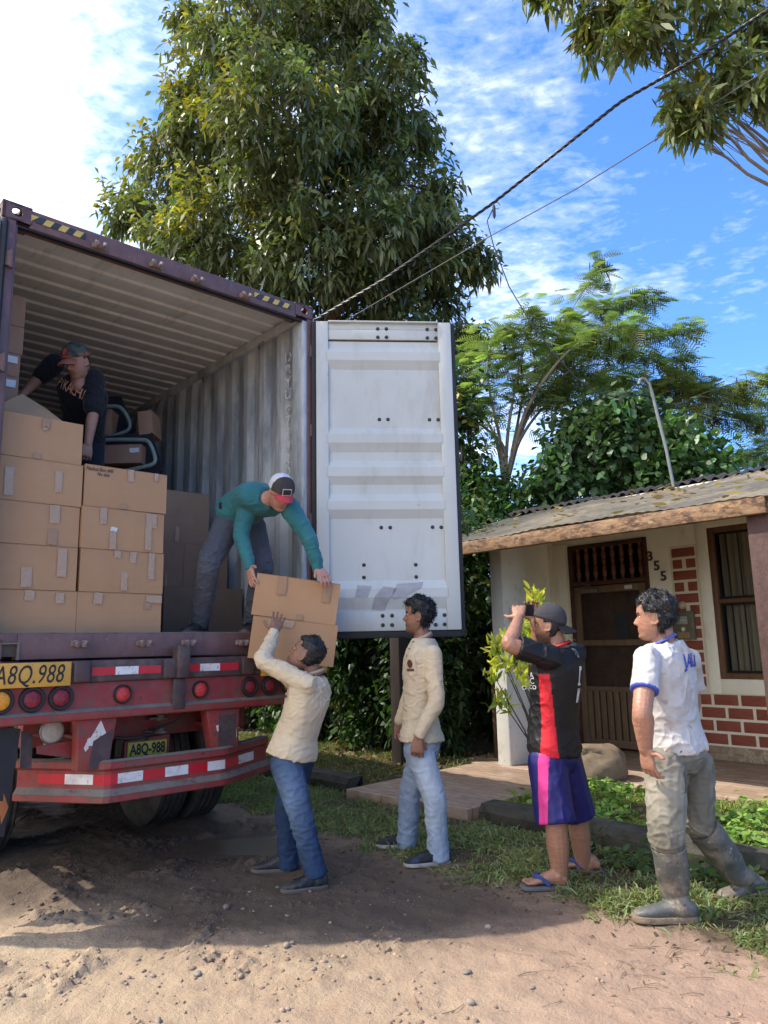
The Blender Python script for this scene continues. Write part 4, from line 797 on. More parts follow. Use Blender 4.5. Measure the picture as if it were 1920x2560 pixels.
# roof
EV, EZ, RG, RZ = 5.86, 2.535, 8.55, 3.29
rs = lambda w: EZ+(RZ-EZ)*(w-EV)/(RG-EV)
RL = -6.62
def roofing(q):
    n = int((sE+0.3-RL)/0.0254); prof = [RL+0.0254*k for k in range(n)]
    rows = [EV-0.035, 6.5, 7.2, 7.9, RG]
    q.grid([[(s, w+0.015*math.sin(s*3.1+w), rs(w)+(0.004+0.012*(w > 8))*math.sin(2*math.pi*s/0.1016)+0.012*math.sin(s*2.3+w*1.7)+0.006*math.sin(s*7.1)+0.03*max(0, -5.2-s)*(w-EV)*-0.10) for s in prof] for w in rows])
    q.grid([[(s, w, RZ-(w-RG)*0.17+0.013*math.sin(2*math.pi*s/0.1016)) for s in prof] for w in (RG, 9.1, 9.8)])
nt = m_roofs.node_tree; b = nt.nodes['Principled BSDF']; old = b.inputs['Base Color'].links[0].from_socket
sx = nd(nt, 'SeparateXYZ'); nt.links.new(nd(nt, 'TexCoord').outputs['Object'], sx.inputs[0]); mr = nd(nt, 'MapRange'); mr.inputs[1].default_value = -1.4; mr.inputs[2].default_value = -2.6                   # the older sheets at the left end are darker and greener
nt.links.new(mth(nt, 'ADD', sx.outputs[0], mth(nt, 'MULTIPLY', tnoise(nt, 1.3, 4, 0.6), 0.9)), mr.inputs[0]); nt.links.new(mixc(nt, mth(nt, 'MULTIPLY', mr.outputs[0], 0.8), old, (0.042, 0.048, 0.040)), b.inputs['Base Color'])
roof = hp('roof', m_roofs, roofing, smooth=True, angle=60)
m_ridge = M('dark_ridge_sheet', (0.045, 0.036, 0.030), 0.8, 0.35, 6, bst=0.3)
hp('ridge_sheet', m_ridge, lambda q: q.grid([[(RL+0.015*k, w, z+0.020*math.sin(2*math.pi*0.015*k/0.13)+0.008*math.sin(0.11*k)) for k in range(int((sE+0.3-RL)/0.015))] for w, z in ((RG-0.26, rs(RG-0.26)+0.026), (RG, RZ+0.040), (RG+0.25, RZ-0.01))]), parent=roof, smooth=True, angle=0)
hp('eave_beam', m_beam, lambda q: q.box((RL+0.02, EV-0.042, EZ-0.155), (-2.17, EV+0.035, EZ-0.024)), parent=roof, bevel=0.004)
hp('eave_board', m_beam, lambda q: q.box((-2.05, EV+0.12, EZ-0.13), (sE+0.2, EV+0.16, EZ+0.0)), parent=roof, bevel=0.004)
for k in range(6):
    s = RL+0.25+k*1.05; hp('rafter', m_wood_gr, lambda q: q.prism([(s, EV+0.036, EZ-0.10), (s, EV+0.036, EZ-0.03), (s, RG-0.1, RZ-0.06), (s, RG-0.1, RZ-0.14)], (0.05, 0, 0)), parent=roof)
hp('porch_floor', m_tile, lambda q: q.box((-6.05, 6.45, -0.05), (sE+0.3, FW+0.14, PZ)), bevel=0.006)
for a, w in ((fw(1770, 1902)[0]+0.02, 7.45), (fw(1770, 1902)[0]+0.75, 7.2)):
    hp('drain_cover', m_tile, lambda q: q.box((a, w, PZ-0.01), (a+0.42, w+0.30, PZ+0.006)), bevel=0.003)
# posts carrying the eave
pb = swz(onw(1876, 1500, 5.9))
tag(hp('porch_post', m_postb, lambda q: q.box((pb[0]+0.03, 5.90, 0.06), (pb[0]+0.22, 6.05, EZ-0.03)), bevel=0.012), 'thick carved brown porch post in front of the barred window', 'post'); bpy.data.objects['porch_post'].parent = None
pq = swz(onw(989, 1600, 5.9))
o = hp('timber_post', m_postd, lambda q: q.box((pq[0]-0.085, 5.88, 0.0), (pq[0]+0.075, 6.02, EZ-0.155)), bevel=0.008); o.parent = None
tag(o, 'dark stained square post standing in front of the hedge, beside the walkway', 'post')
for o in (bpy.data.objects['porch_post'], bpy.data.objects['timber_post']): o.matrix_world = Matrix([list(r) for r in house['_inv']]).inverted()
def lone(name, label, cat, fn, mat, s, w, z=0.0, bevel=0.0, smooth=False, group=None, kind=None):
    """a thing that is one mesh, its origin at its base"""
    t = {'_inv': [list(r) for r in (Matrix.Translation(S(s, w, z)) @ Matrix.Rotation(rzS, 4, 'Z')).inverted()]}
    q = MB(ST); fn(q); Mi = Matrix(t['_inv']); q.v = [Mi @ p for p in q.v]
    o = q.build(name, mat, None, bevel=bevel, smooth=smooth); o.matrix_world = Mi.inverted(); o['_inv'] = t['_inv']
    return tag(o, label, cat, group, kind)
# electricity meter and bell on the wall
mA, mB_ = fw(1692, 1600), fw(1738, 1527)
met = lone('electric_meter', 'glass-fronted electricity meter box on the brick strip beside the door', 'meter', lambda q: q.box((mA[0], FW-0.075, mA[1]), (mB_[0], FW-0.009, mB_[1])), M('meter_case', (0.14, 0.13, 0.095), 0.25, 0.25, 12), mA[0], FW, mA[1], bevel=0.006)
def mp_(name, fn, mat): q = MB(ST); fn(q); return q.build(name, mat, met, bevel=0.003)
mc, mz = (mA[0]+mB_[0])/2, mA[1]; mh = mB_[1]-mA[1]
mp_('dial_plate', lambda q: q.box((mc-0.06, FW-0.080, mz+mh*0.55), (mc+0.06, FW-0.0755, mz+mh*0.82)), M('dial_plate_grey', (0.30, 0.30, 0.26), 0.4, 0.1, 20))
mp_('dial', lambda q: q.lathe((mc, FW-0.076, mz+mh*0.37), (0, -1, 0), [(0, 0.024), (0.004, 0.024), (0.005, 0)], 18), M('dial_ivory', (0.62, 0.57, 0.42), 0.4, 0.05, 20))
mp_('meter_base', lambda q: q.box((mc-0.07, FW-0.083, mz+0.02), (mc+0.07, FW-0.0755, mz+mh*0.27)), M('meter_base_brown', (0.27, 0.19, 0.09), 0.4, 0.25, 14))
text_obj('reading', '251125', S(mc, FW-0.081, mz+mh*0.68), G_, (0, 0, 1), 0.030, m_letter, met, ext=0.0005)
bs_, bz_ = fw(1707, 1513)
bell = lone('door_bell', 'round cream bell knob on the brick strip above the meter box', 'bell', lambda q: q.lathe((bs_, FW-0.008, bz_), (0, -1, 0), [(0, 0.045), (0.01, 0.043), (0.014, 0.034), (0.03, 0.033), (0.035, 0.026), (0.036, 0)], 20), M('bell_cream', (0.55, 0.42, 0.26), 0.4, 0.1, 20), bs_, FW, bz_-0.045, smooth=True)
# walkway, kerbs, boulder, rusty pole
def slab(q):
    q.prism([(-5.76, 4.62, -0.05), (-4.33, 4.74, -0.05), (-4.33, 6.449, -0.02), (-5.76, 6.449, -0.02)], (0, 0, 0.165))
tag(lone('path', None, None, slab, m_tile, -5, 5.5, 0, bevel=0.006), kind='structure')
def kerb(a, b2, label):
    def fn(q):
        n = max(2, int(abs(b2-a)/0.35)); 
        for f0, f1 in ((0, n),):
            P = []
            for j, (w, z) in enumerate(((4.74, -0.06), (4.735, 0.12), (4.765, 0.175), (4.93, 0.185), (4.955, 0.16), (4.96, -0.02))):
                P.append([(a+(b2-a)*k/n, w+0.02*mnoise.noise((k*0.9, j*0.4, a)), z+(0.015*mnoise.noise((k*0.7, j, a+5)) if j not in (0, 5) else 0)) for k in range(n+1)])
            q.grid(P); q.quad(*[p[0] for p in P[:4]]); q.quad(*[p[-1] for p in P[:4]])
    return lone('concrete_kerb', label, 'kerb', fn, m_conc, (a+b2)/2, 4.85, 0)
kerb(-4.20, 3.4, 'mossy black concrete kerb between verge and lawn, right of the walkway'); kerb(-15, -5.9, 'low leaf-strewn concrete kerb in front of the hedge, left of the walkway')
bp = atz(1509, 1972, 0.09)
def boulder(q):
    n, m = 22, 36; rows = []
    ax = Vector((-0.50, -0.62, 0.60)).normalized()
    for i in range(n+1):
        th = math.pi*i/n; row = []
        for j in range(m):
            ph = 2*math.pi*j/m
            v = Vector((math.cos(ph)*math.sin(th), math.sin(ph)*math.sin(th), math.cos(th)))
            p = Vector([math.copysign(abs(c2)**0.62, c2) for c2 in v]); p = p/ max(1, p.length*0.86)
            p = Vector((p.x*0.265, p.y*0.23, p.z*0.195)); p *= 1+0.06*mnoise.noise(v*2.1)+0.03*mnoise.noise(v*6)
            d = v.dot(Vector((-0.42, -0.78, 0.46)).normalized()); 
            if d > 0.84: p -= Vector((-0.42, -0.78, 0.46)).normalized()*0.055*min(1, (d-0.84)/0.05)
            row.append((bp.x+p.x, bp.y+0.18+p.y, bp.z+0.185+p.z))
        rows.append(row+[row[0]])
    q.grid(rows)
mb = MB(); boulder(mb)
bo = mb.build('boulder', M('brown_river_stone', (0.20, 0.145, 0.095), 0.85, 0.3, 6, dirt=((0.11, 0.085, 0.05), 7, 0.5, 0.7), bst=0.6, bs=40), None, smooth=True, angle=0)
tag(bo, 'brown drum-shaped boulder with a worn hollow, lying at the porch edge', 'boulder')
pp = atz(1243, 1905, 0.1)
q = MB(); q.tube([(pp.x, pp.y, 0), (pp.x-0.01, pp.y, 1.3)], 0.028, 8)
tag(q.build('rusty_pole', M('rusty_iron', (0.10, 0.055, 0.035), 0.8, 0.3, 8), smooth=True), 'thin rusty pole standing against the pier, next to the hedge', 'pole')
# ------------------------------------------------------------------ overhead lines
k_ = 1920/1659
def line_pts(P, y0, y1, n=40):
    P = [(a*k_, b2*k_) for a, b2 in P]; d = [0]
    for a, b2 in zip(P, P[1:]): d.append(d[-1]+math.hypot(b2[0]-a[0], b2[1]-a[1]))
    out = []
    for i in range(n+1):
        t = d[-1]*i/n; j = next(j for j in range(len(P)-1) if t <= d[j+1]+1e-6); f = (t-d[j])/(d[j+1]-d[j]); p = (P[j][0]+(P[j+1][0]-P[j][0])*f, P[j][1]+(P[j+1][1]-P[j][1])*f)
        out.append(aty(*p, 1/(1/y0+(1/y1-1/y0)*i/n)))
    return out
cb = line_pts([(1700, -5), (1480, 140), (1340, 220), (1070, 435), (830, 603), (665, 700)], 7.0, 11.4, 60)
cb0 = [cb[0]+(cb[0]-cb[1])*30]; cbN = [cb[-1]+(cb[-1]-cb[-2])*25]
q = MB()
for st_ in range(3):
    pts = []
    for i in range(240):
        f = i/239*60; j = min(int(f), 59); p = cb[j].lerp(cb[j+1], f-j); t = (cb[j+1]-cb[j]).normalized(); u = t.cross(Vector((0, 0, 1))).normalized(); v = t.cross(u); a = i*0.62+st_*2.094; pts.append(p+(u*math.cos(a)+v*math.sin(a))*0.013)
    q.tube(cb0+pts+cbN, 0.0105, 5)
m_cab = M('black_cable_sheath', (0.022, 0.022, 0.024), 0.45, 0.3, 20, bst=0)
oc = tag(q.build('overhead_cable', m_cab, smooth=True), 'thick twisted black power cable crossing the sky in front of the tree', 'cable')
q = MB(); lw = line_pts([(1720, 112), (1250, 405), (1050, 515), (720, 708)], 7.5, 11.6, 40); q.tube([lw[0]+(lw[0]-lw[1])*20]+lw+[lw[-1]+(lw[-1]-lw[-2])*18], 0.0085, 6)
tag(q.build('overhead_wire', M('grey_wire', (0.10, 0.10, 0.10), 0.45, 0.1, 20, bst=0), smooth=True), 'single thin grey wire crossing the sky below the thick cable', 'wire')
jt = min(range(60), key=lambda i: (cb[i]-aty(1066*k_, 440*k_, cb[i].y)).length); J = cb[jt]
q = MB(); M1 = aty(1383*k_, 822*k_, 8.6)
dp = [J, J+Vector((-0.02, 0, -0.10))]+[aty(a*k_, b2*k_, J.y+(8.6-J.y)*f) for a, b2, f in ((1052, 478, .05), (1066, 530, .15), (1100, 620, .3), (1142, 690, .45), (1190, 755, .6), (1240, 812, .75), (1290, 850, .85), (1330, 857, .92), (1360, 846, .96))]+[M1]
q.tube(dp, 0.0085, 6)
sw = q.build('service_wire', m_cab, smooth=True); tag(sw, 'black wire hanging from the thick cable down to the roof mast', 'wire')
q = MB(); q.lathe(J+Vector((-0.005, 0, -0.10)), (0, 0, 1), [(-0.14, 0.010), (-0.10, 0.022), (0.02, 0.022), (0.06, 0.012)], 8); q.tube([J+Vector((0.05*math.cos(a)+0.03, 0, -0.05+0.05*math.sin(a))) for a in [k*0.5 for k in range(12)]], 0.005, 5); q.build('clamp', m_cab, sw, smooth=True)
mm = [aty(a*k_, b2*k_, 8.6) for a, b2 in ((1457, 1060), (1438, 965), (1420, 895), (1409, 850), (1402, 828), (1392, 818), (1383, 819), (1380, 830))]
q = MB(); q.tube(mm, 0.020, 8)
ms = tag(q.build('service_mast', M('galvanised_pipe', (0.22, 0.23, 0.22), 0.45, 0.15, 14, metal=0.4), smooth=True), 'bent grey pipe mast standing on the house roof, wire at its tip', 'mast')
q = MB(); c0 = mm[-2]; q.tube([c0+Vector((0.05*math.cos(a)+0.05, 0, -0.03+0.065*math.sin(a))) for a in [k*0.45 for k in range(15)]], 0.008, 5); q.build('wire_loop', m_cab, ms, smooth=True)
# ------------------------------------------------------------------ plants
DOWN = np.array([0, 0, -1.0])
def unit(a): return a/np.maximum(np.linalg.norm(a, axis=-1, keepdims=True), 1e-9)
def leaves(P, D, L, W, tint, droop=0.4, wp=(0.25, 1.0, 0.10), fold=0.0):
    """P base (n,3), D direction (n,3), L, W (n,); six points, two faces per leaf"""
    n = len(P); D = unit(D); L = np.broadcast_to(L, (n,)); W = np.broadcast_to(W, (n,))
    side = unit(np.cross(D, rng.normal(size=(n, 3))*0.5+np.array([0, 0, 1.0])))
    V = np.zeros((n, 6, 3))
    for k, (t, wq_) in enumerate(zip((0.0, 0.5, 1.0), wp)):
        c = P+D*(L*t)[:, None]+DOWN*(L*droop*t*t)[:, None]
        V[:, 2*k] = c-side*(W*wq_*0.5)[:, None]; V[:, 2*k+1] = c+side*(W*wq_*0.5)[:, None]
    F = np.array([[0, 1, 3, 2], [2, 3, 5, 4]]); F = (np.arange(n)[:, None, None]*6+F).reshape(-1, 4)
    return V.reshape(-1, 3), F, np.repeat(tint, 6, 0)
def merge(parts):
    V, F, T, k = [], [], [], 0
    for v, f, t in parts: V.append(v); F.append(f+k); T.append(t); k += len(v)
    return np.concatenate(V), np.concatenate(F), np.concatenate(T)
m_leaf = attr_mat('glossy_leaves', rough=0.42, var=0.2, vs=8, bst=0, spec=0.5, transl=0.32)
m_leafm = attr_mat('matt_leaves', rough=0.6, var=0.2, vs=8, bst=0, spec=0.3, transl=0.35)
m_grass = attr_mat('grass_blades', rough=0.6, var=0.25, vs=3, bst=0, spec=0.25, transl=0.3)
m_bark = M('grey_brown_bark', (0.115, 0.085, 0.062), 0.9, 0.3, 6, bs=20, bst=0.7, bd=0.03, stretch=(3, 3, 0.6))
m_barkp = M('pale_bark', (0.24, 0.20, 0.155), 0.85, 0.25, 8, bs=25, bst=0.4)
def bez(a, b2, sag, n=7, wig=0.06):
    a, b2 = np.array(a), np.array(b2); L = np.linalg.norm(b2-a); out = []; w = rng.normal(size=3)*wig*L
    for i in range(n+1):
        t = i/n; out.append(a+(b2-a)*t+np.array([0, 0, sag*L])*math.sin(t*math.pi)+w*math.sin(t*math.pi*1.0)+(rng.normal(size=3)*wig*L*0.12 if 0 < i < n else 0))
    return out
def sprays(C_, outdir, per, L, W, tints, spread=0.16, down=0.55, outw=0.45, droop=0.45, wp=(0.25, 1.0, 0.10), jit=0.35):
    n = len(C_); idx = np.repeat(np.arange(n), per); m = len(idx)
    P = C_[idx]+rng.normal(size=(m, 3))*spread; D = outdir[idx]*outw+rng.normal(size=(m, 3))*0.75+DOWN*down
    T = np.clip(tints[idx]*(1+rng.normal(size=(m, 1))*0.22), 0.004, 1)*np.array([1, 1, 1])
    return leaves(P, D, L*rng.uniform(1-jit, 1+jit, m), W*rng.uniform(0.75, 1.25, m), T, droop, wp)
def shell(c, r, n, inner=0.45, flat=(1, 1, 1)):
    d = unit(rng.normal(size=(n, 3))); f = (inner+(1-inner)*rng.uniform(0, 1, n)**0.6)[:, None]
    f = f*(1+0.22*np.sin(d[:, :1]*7+c[0]*3)*np.sin(d[:, 1:2]*6+c[2]*2)+0.12*rng.normal(size=(n, 1)))
    return c+d*f*r*np.array(flat), d
def tree(name, label, cat, base, lobes, trunk, tr_r, leaf, mat, bark, group=None, twig=0.012, inner=0.45):
    """lobes: [(centre, radius, sprays)]; leaf(C, dir) -> V, F, T"""
    t = thing(name, label, cat, base, 0, group)
    q = MB(); q.tube(trunk, tr_r, 10); tk = q.build('trunk', bark, t, smooth=True)
    q = MB(); parts = []
    for c, r, n in lobes:
        c = np.array(c); Cs, d = shell(c, r, n, inner); parts.append(leaf(Cs, d))
        j = min(range(len(trunk)), key=lambda i: np.linalg.norm(np.array(trunk[i])-c)+max(0, trunk[i][2]-c[2]+0.3*r)*2)
        L = np.linalg.norm(np.array(trunk[j])-c); rr = tr_r[j] if not isinstance(tr_r, (int, float)) else tr_r
        b1 = bez(trunk[j], c, 0.04); n_ = len(b1); q.tube(b1, [max(twig, rr*0.5*(1-0.75*i/(n_-1))) for i in range(n_)], 6)
        for i in range(0, n, max(1, n//14)):
            k = random.randint(n_//2, n_-1); q.tube(bez(b1[k], Cs[i], 0.05, 4), [twig, twig*0.9, twig*0.7, twig*0.5, twig*0.35], 4)
    q.build('limbs', bark, tk, smooth=True)
    V, F, T = merge(parts); mesh_np('crown', V, F, mat, t, T)
    return t
def green(n, base, yellow=0.0, amp=0.3):
    b_ = np.array(base)*(1+rng.normal(size=(n, 1))*amp*0.6); b_ *= 1+rng.normal(size=(n, 3))*0.06
    y = rng.uniform(0, 1, n) < yellow; b_[y] = np.array([0.20, 0.17, 0.02])*(1+rng.normal(size=(y.sum(), 1))*0.2)
    return np.clip(b_, 0.004, 1)
# the big tree behind the container
TY = 17.0
LB = [(640, 60, 215), (545, 190, 150), (820, 120, 170), (960, 235, 125), (700, 300, 220), (520, 330, 125), (900, 330, 175), (425, 400, 95), (620, 480, 215), (850, 480, 215), (1020, 470, 120), (400, 505, 140), (305, 545, 55), (560, 600, 190), (760, 640, 190), (960, 620, 180), (1110, 590, 95), (1195, 665, 48), (900, 760, 150), (1080, 770, 95), (1170, 860, 40), (440, 620, 120), (690, 770, 130), (740, -80, 200), (890, 30, 115), (1060, 650, 125), (1120, 860, 50), (480, 60, 60), (1010, 150, 60), (1060, 330, 50), (455, 240, 50), (1105, 480, 40), (1030, 845, 80)]
lob = []
for px, py, r in LB:
    yy = TY+random.uniform(-2.4, 2.4)*(r/200); c = aty(px, py, yy); rm = r/FPX*yy*0.88; lob.append((c, rm, int(28+r*r/165)))
tb = aty(782, 1500, TY+0.3); tb.z = 0
trunk = [Vector((tb.x, tb.y, 0)), Vector((tb.x, tb.y, 2.5))]+[aty(px, py, TY+0.2) for px, py in ((765, 860), (735, 700), (745, 520), (760, 330), (770, 120), (760, -60))]
def big_leaf(Cs, d):
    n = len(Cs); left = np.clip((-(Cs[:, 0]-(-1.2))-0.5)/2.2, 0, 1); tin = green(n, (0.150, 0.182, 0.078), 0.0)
    y = rng.uniform(0, 1, n) < (0.03+0.30*left)*(d[:, 2] > -0.3); tin[y] = np.array([0.30, 0.26, 0.035])*(1+rng.normal(size=(y.sum(), 1))*0.25)  # yellower towards the left: new growth, and sunlight put into the colour
    k = max(3, n//7); sub = Cs[rng.integers(0, n, k)]; j = np.argmin(((Cs[:, None]-sub[None])**2).sum(-1), 1); o = Cs-sub[j]       # gather the sprays into rounded clumps
    r = np.linalg.norm(o, axis=1, keepdims=True); o2 = unit(o+rng.normal(size=o.shape)*0.1)*np.minimum(r, 0.55)*np.array([1, 1, 0.72]); C2 = sub[j]+o2+np.array([0, 0, 0.05])
    return sprays(C2, unit(o2+d*0.3), 13, 0.205, 0.082, np.clip(tin*(1+0.25*o2[:, 2:3]/0.5), 0.004, 1), 0.14, 0.42, 0.75, 0.45, (0.3, 1.0, 0.08))  # clump tops tinted lighter than their undersides, to look lit from above
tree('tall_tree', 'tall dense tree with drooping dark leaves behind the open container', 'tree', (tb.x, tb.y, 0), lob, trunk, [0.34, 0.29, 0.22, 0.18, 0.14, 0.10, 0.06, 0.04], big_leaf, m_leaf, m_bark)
# overhanging branches at the upper right; their trunk stands beyond the right edge of the picture
def pal_leaf(Cs, d):
    n = len(Cs); tin = green(n, (0.155, 0.185, 0.06), 0.08); return sprays(Cs, d, 8, 0.205, 0.062, tin, 0.06, 0.75, 0.35, 0.25, (0.2, 1.0, 0.12))
OY = 8.6; lob = []
for px, py, r, f in ((1500, 30, 85, 1), (1580, 120, 70, 1), (1490, 120, 55, 1), (1330, 5, 35, .8), (1400, 0, 40, .8), (1650, 40, 80, .9), (1690, 150, 50, .5), (1770, 20, 80, .7), (1850, 60, 60, .6), (1720, 290, 55, 1), (1790, 250, 60, .8), (1860, 210, 60, .8), (1890, 130, 55, .6), (1690, 340, 28, .9), (1760, 320, 45, 1), (1905, 250, 45, .9), (1830, 140, 55, .4), (1560, 20, 60, .9), (1700, 230, 45, .5), (1960, 100, 80, 1), (2000, 220, 80, 1), (2050, 20, 120, 1)):
    yy = OY+random.uniform(-0.6, 0.6); lob.append((aty(px, py-32, yy), r/FPX*yy, int(f*(9+r*r/150))))
ob = Vector((6.4, 8.0, 0)); otr = [ob, Vector((6.35, 8.2, 2.2)), Vector((6.2, 8.4, 4.4)), Vector((5.9, 8.6, 6.6)), aty(2030, -120, 8.7), aty(1850, -90, 8.6), aty(1640, -60, 8.6)]
tree('overhanging_tree', 'tree reaching in over the wires with loose clusters of olive leaves', 'tree', ob, lob, otr, [0.18, 0.16, 0.12, 0.07, 0.022, 0.015, 0.010], pal_leaf, m_leaf, m_barkp, twig=0.006)
# feathery trees behind the house
def frond(Cs, d, tin, L=0.29, pairs=8, per=5, down=0.10):
    """each frond: thin leaflets along a midrib"""
    n = len(Cs); idx = np.repeat(np.arange(n), per); m = len(idx)
    P = Cs[idx]+rng.normal(size=(m, 3))*0.10; D = unit(d[idx]*np.array([0.6, 0.6, 0.25])+rng.normal(size=(m, 3))*np.array([0.6, 0.6, 0.22])+DOWN*down)
    S_ = unit(np.cross(D, np.array([0, 0, 1.0])+rng.normal(size=(m, 3))*0.25)); Ls = L*rng.uniform(0.7, 1.25, m); tn = np.clip(tin[idx]*(1+rng.normal(size=(m, 1))*0.2), 0.004, 1)
    Vs, Fs, Ts, k = [], [], [], 0
    for sg in (-1, 1):
        for j in range(pairs):
            t = (j+1)/pairs; c = P+D*(Ls*t)[:, None]+DOWN*(Ls*0.35*t*t)[:, None]; ln = (Ls*0.36*math.sin(math.pi*(0.18+0.78*t)))[:, None]
            tip = c+S_*sg*ln+D*ln*0.45+DOWN*ln*0.15; wv_ = D*(Ls*0.036)[:, None]
            V = np.stack([c-wv_, c+wv_, tip+wv_*0.6, tip-wv_*0.6], 1).reshape(-1, 3); Vs.append(V); Fs.append(np.arange(m*4).reshape(m, 4)+k); Ts.append(np.repeat(tn, 4, 0)); k += m*4
    return np.concatenate(Vs), np.concatenate(Fs), np.concatenate(Ts)
def pods(Cs, per, tin=(0.075, 0.040, 0.020)):
    n = len(Cs); idx = np.repeat(np.arange(n), per); m = len(idx); P = Cs[idx]+rng.normal(size=(m, 3))*0.055
    return leaves(P, rng.normal(size=(m, 3))*0.22+DOWN, 0.15*rng.uniform(0.7, 1.2, m), 0.020, np.clip(np.array(tin)*(1+rng.normal(size=(m, 1))*0.3), 0.004, 1), 0.1, (0.6, 1, 0.6))
def feathery(label, Y, base_px, branches, sub, tint, podf=0.5, thick=0.05):
    """branches: lists of photograph points; fronds hang along them"""
    bz = aty(*base_px, Y); t = thing('feathery_tree', label, 'tree', (bz.x, bz.y, 0), 0, 'feathery trees behind the house')
    q = MB(); parts, pp_ = [], []
    st_ = [Vector((bz.x, bz.y, 0)), bz]; q.tube(st_, [thick*1.2, thick], 8)
    tk = q.build('trunk', m_barkp, t, smooth=True); q = MB()
    for br, dens, wid in branches:
        yo = Y+random.uniform(-0.9, 0.9); P = [bz]+[aty(a, b2, Y+(yo-Y)*min(1, (i+1)/2)) for i, (a, b2) in enumerate(br)]
        pts = []
        for i in range(len(P)-1):
            for k in range(6):
                f = k/6; p0, p1, p2, p3 = P[max(i-1, 0)], P[i], P[i+1], P[min(i+2, len(P)-1)]
                pts.append(0.5*((2*p1)+(p2-p0)*f+(2*p0-5*p1+4*p2-p3)*f*f+(3*p1-p0-3*p2+p3)*f*f*f))
        pts.append(P[-1]); n = len(pts); q.tube(pts, [max(0.007, thick*0.75*(1-i/(n-1))) for i in range(n)], 6)
        cs, ds = [], []
        for i in range(int(n*0.42), n):
            f = (i-n*0.42)/(n*0.58); tdir = (pts[i]-pts[i-1]).normalized()
            for _ in range(max(2, int(dens*0.5))):
                o = Vector(rng.normal(size=3))*wid*(1.15-0.75*f); o.z *= 0.55; p = pts[i]+o*0.6; cs.append(p); ds.append(unit(np.array(tdir)+np.array(o)*1.3/wid*0.5))
                if random.random() < 0.16: q.tube([pts[i], pts[i].lerp(p, 0.5)+Vector((0, 0, 0.03)), p], [0.006, 0.005, 0.003], 4)
        cs, ds = np.array(cs), np.array(ds); tn = green(len(cs), tint, 0.0, 0.35); parts.append(frond(cs, ds, tn))
        sel = cs[rng.uniform(0, 1, len(cs)) < podf]
        if len(sel): pp_.append(pods(sel+np.array([0, 0, -0.06]), 4))
    q.build('limbs', m_barkp, tk, smooth=True)
    V, F, T = merge(parts); mesh_np('crown', V, F, m_leafm, t, T)
    if pp_:
        V, F, T = merge(pp_); tag(mesh_np('seed_pods', V, F, m_leafm, t, T), kind='stuff')
feathery('feathery tree with brown pods and long level branches, between container door and house', 12.4, (1262, 1230),
    [([(1300, 1080), (1370, 900), (1420, 790), (1500, 665)], 6, 0.22), ([(1300, 1080), (1400, 850), (1480, 780), (1560, 755), (1630, 738)], 6, 0.20), ([(1310, 1040), (1400, 900), (1500, 830), (1600, 830), (1715, 818)], 7, 0.22), ([(1320, 1040), (1420, 930), (1520, 870), (1600, 885), (1710, 905)], 6, 0.20), ([(1270, 1080), (1290, 960), (1310, 860), (1340, 770)], 7, 0.26), ([(1250, 1100), (1220, 950), (1230, 860), (1260, 820)], 7, 0.26), ([(1240, 1100), (1190, 1000), (1170, 920), (1180, 880)], 7, 0.28), ([(1290, 1080), (1320, 960), (1400, 880), (1450, 850)], 8, 0.28), ([(1260, 1120), (1200, 1060), (1150, 1020), (1120, 980)], 6, 0.26), ([(1300, 1100), (1380, 1000), (1480, 960), (1560, 950)], 6, 0.24), ([(1290, 1100), (1350, 1000), (1400, 960), (1440, 930)], 7, 0.28)], 0, (0.235, 0.315, 0.125), 0.34)
feathery('feathery tree with dark hanging pods leaning in over the roof beside the mast', 13.2, (1560, 1230),
    [([(1620, 1060), (1720, 1000), (1830, 960), (1935, 940)], 7, 0.20), ([(1640, 1070), (1700, 980), (1760, 975), (1850, 985)], 7, 0.18), ([(1640, 1100), (1740, 1040), (1820, 1050), (1905, 1052)], 7, 0.16), ([(1600, 1060), (1630, 980), (1660, 960), (1700, 950)], 6, 0.22), ([(1570, 1080), (1560, 1000), (1530, 960), (1500, 950)], 6, 0.24), ([(1640, 1090), (1760, 1020), (1870, 1000), (1940, 1010)], 5, 0.16)], 0, (0.25, 0.30, 0.12), 0.5)
feathery('pale feathery tree far off at the right end of the roof', 17.0, (1930, 1290), [([(1900, 1200), (1880, 1160), (1840, 1145)], 8, 0.35), ([(1920, 1200), (1915, 1130), (1905, 1100)], 8, 0.35), ([(1880, 1240), (1840, 1200), (1800, 1190)], 8, 0.35), ([(1940, 1230), (1950, 1170), (1960, 1130)], 8, 0.4)], 0, (0.22, 0.28, 0.11), 0.0)
# round-leaved bushes behind the ridge and dark shrubs beside the house
def round_leaf(base, L=0.115, W=0.10, per=12): return lambda Cs, d: sprays(Cs, d, per, L, W, green(len(Cs), base, 0.02), 0.13, 0.35, 0.5, 0.3, (0.45, 1.0, 0.25))
def bush(name, label, Y, spots, leaf, mat, group, cat='bush', bark=None, trk=0.05, dens=1.0):
    lob = [(aty(px, py, Y+random.uniform(-0.5, 0.5)), r/FPX*Y, int(dens*(12+r*r/95))) for px, py, r in spots]
    cx = sum(l[0].x for l in lob)/len(lob); cy = sum(l[0].y for l in lob)/len(lob); top = max(l[0].z for l in lob)
    trn = [Vector((cx, cy, 0)), Vector((cx+0.1, cy, top*0.35)), Vector((cx-0.05, cy, top*0.7)), Vector((cx, cy, top*0.9))]
    return tree(name, label, cat, (cx, cy, 0), lob, trn, [trk, trk*0.8, trk*0.5, trk*0.3], leaf, mat, bark or m_bark, group, twig=0.006)
GB = 'bushes rising behind the roof ridge'
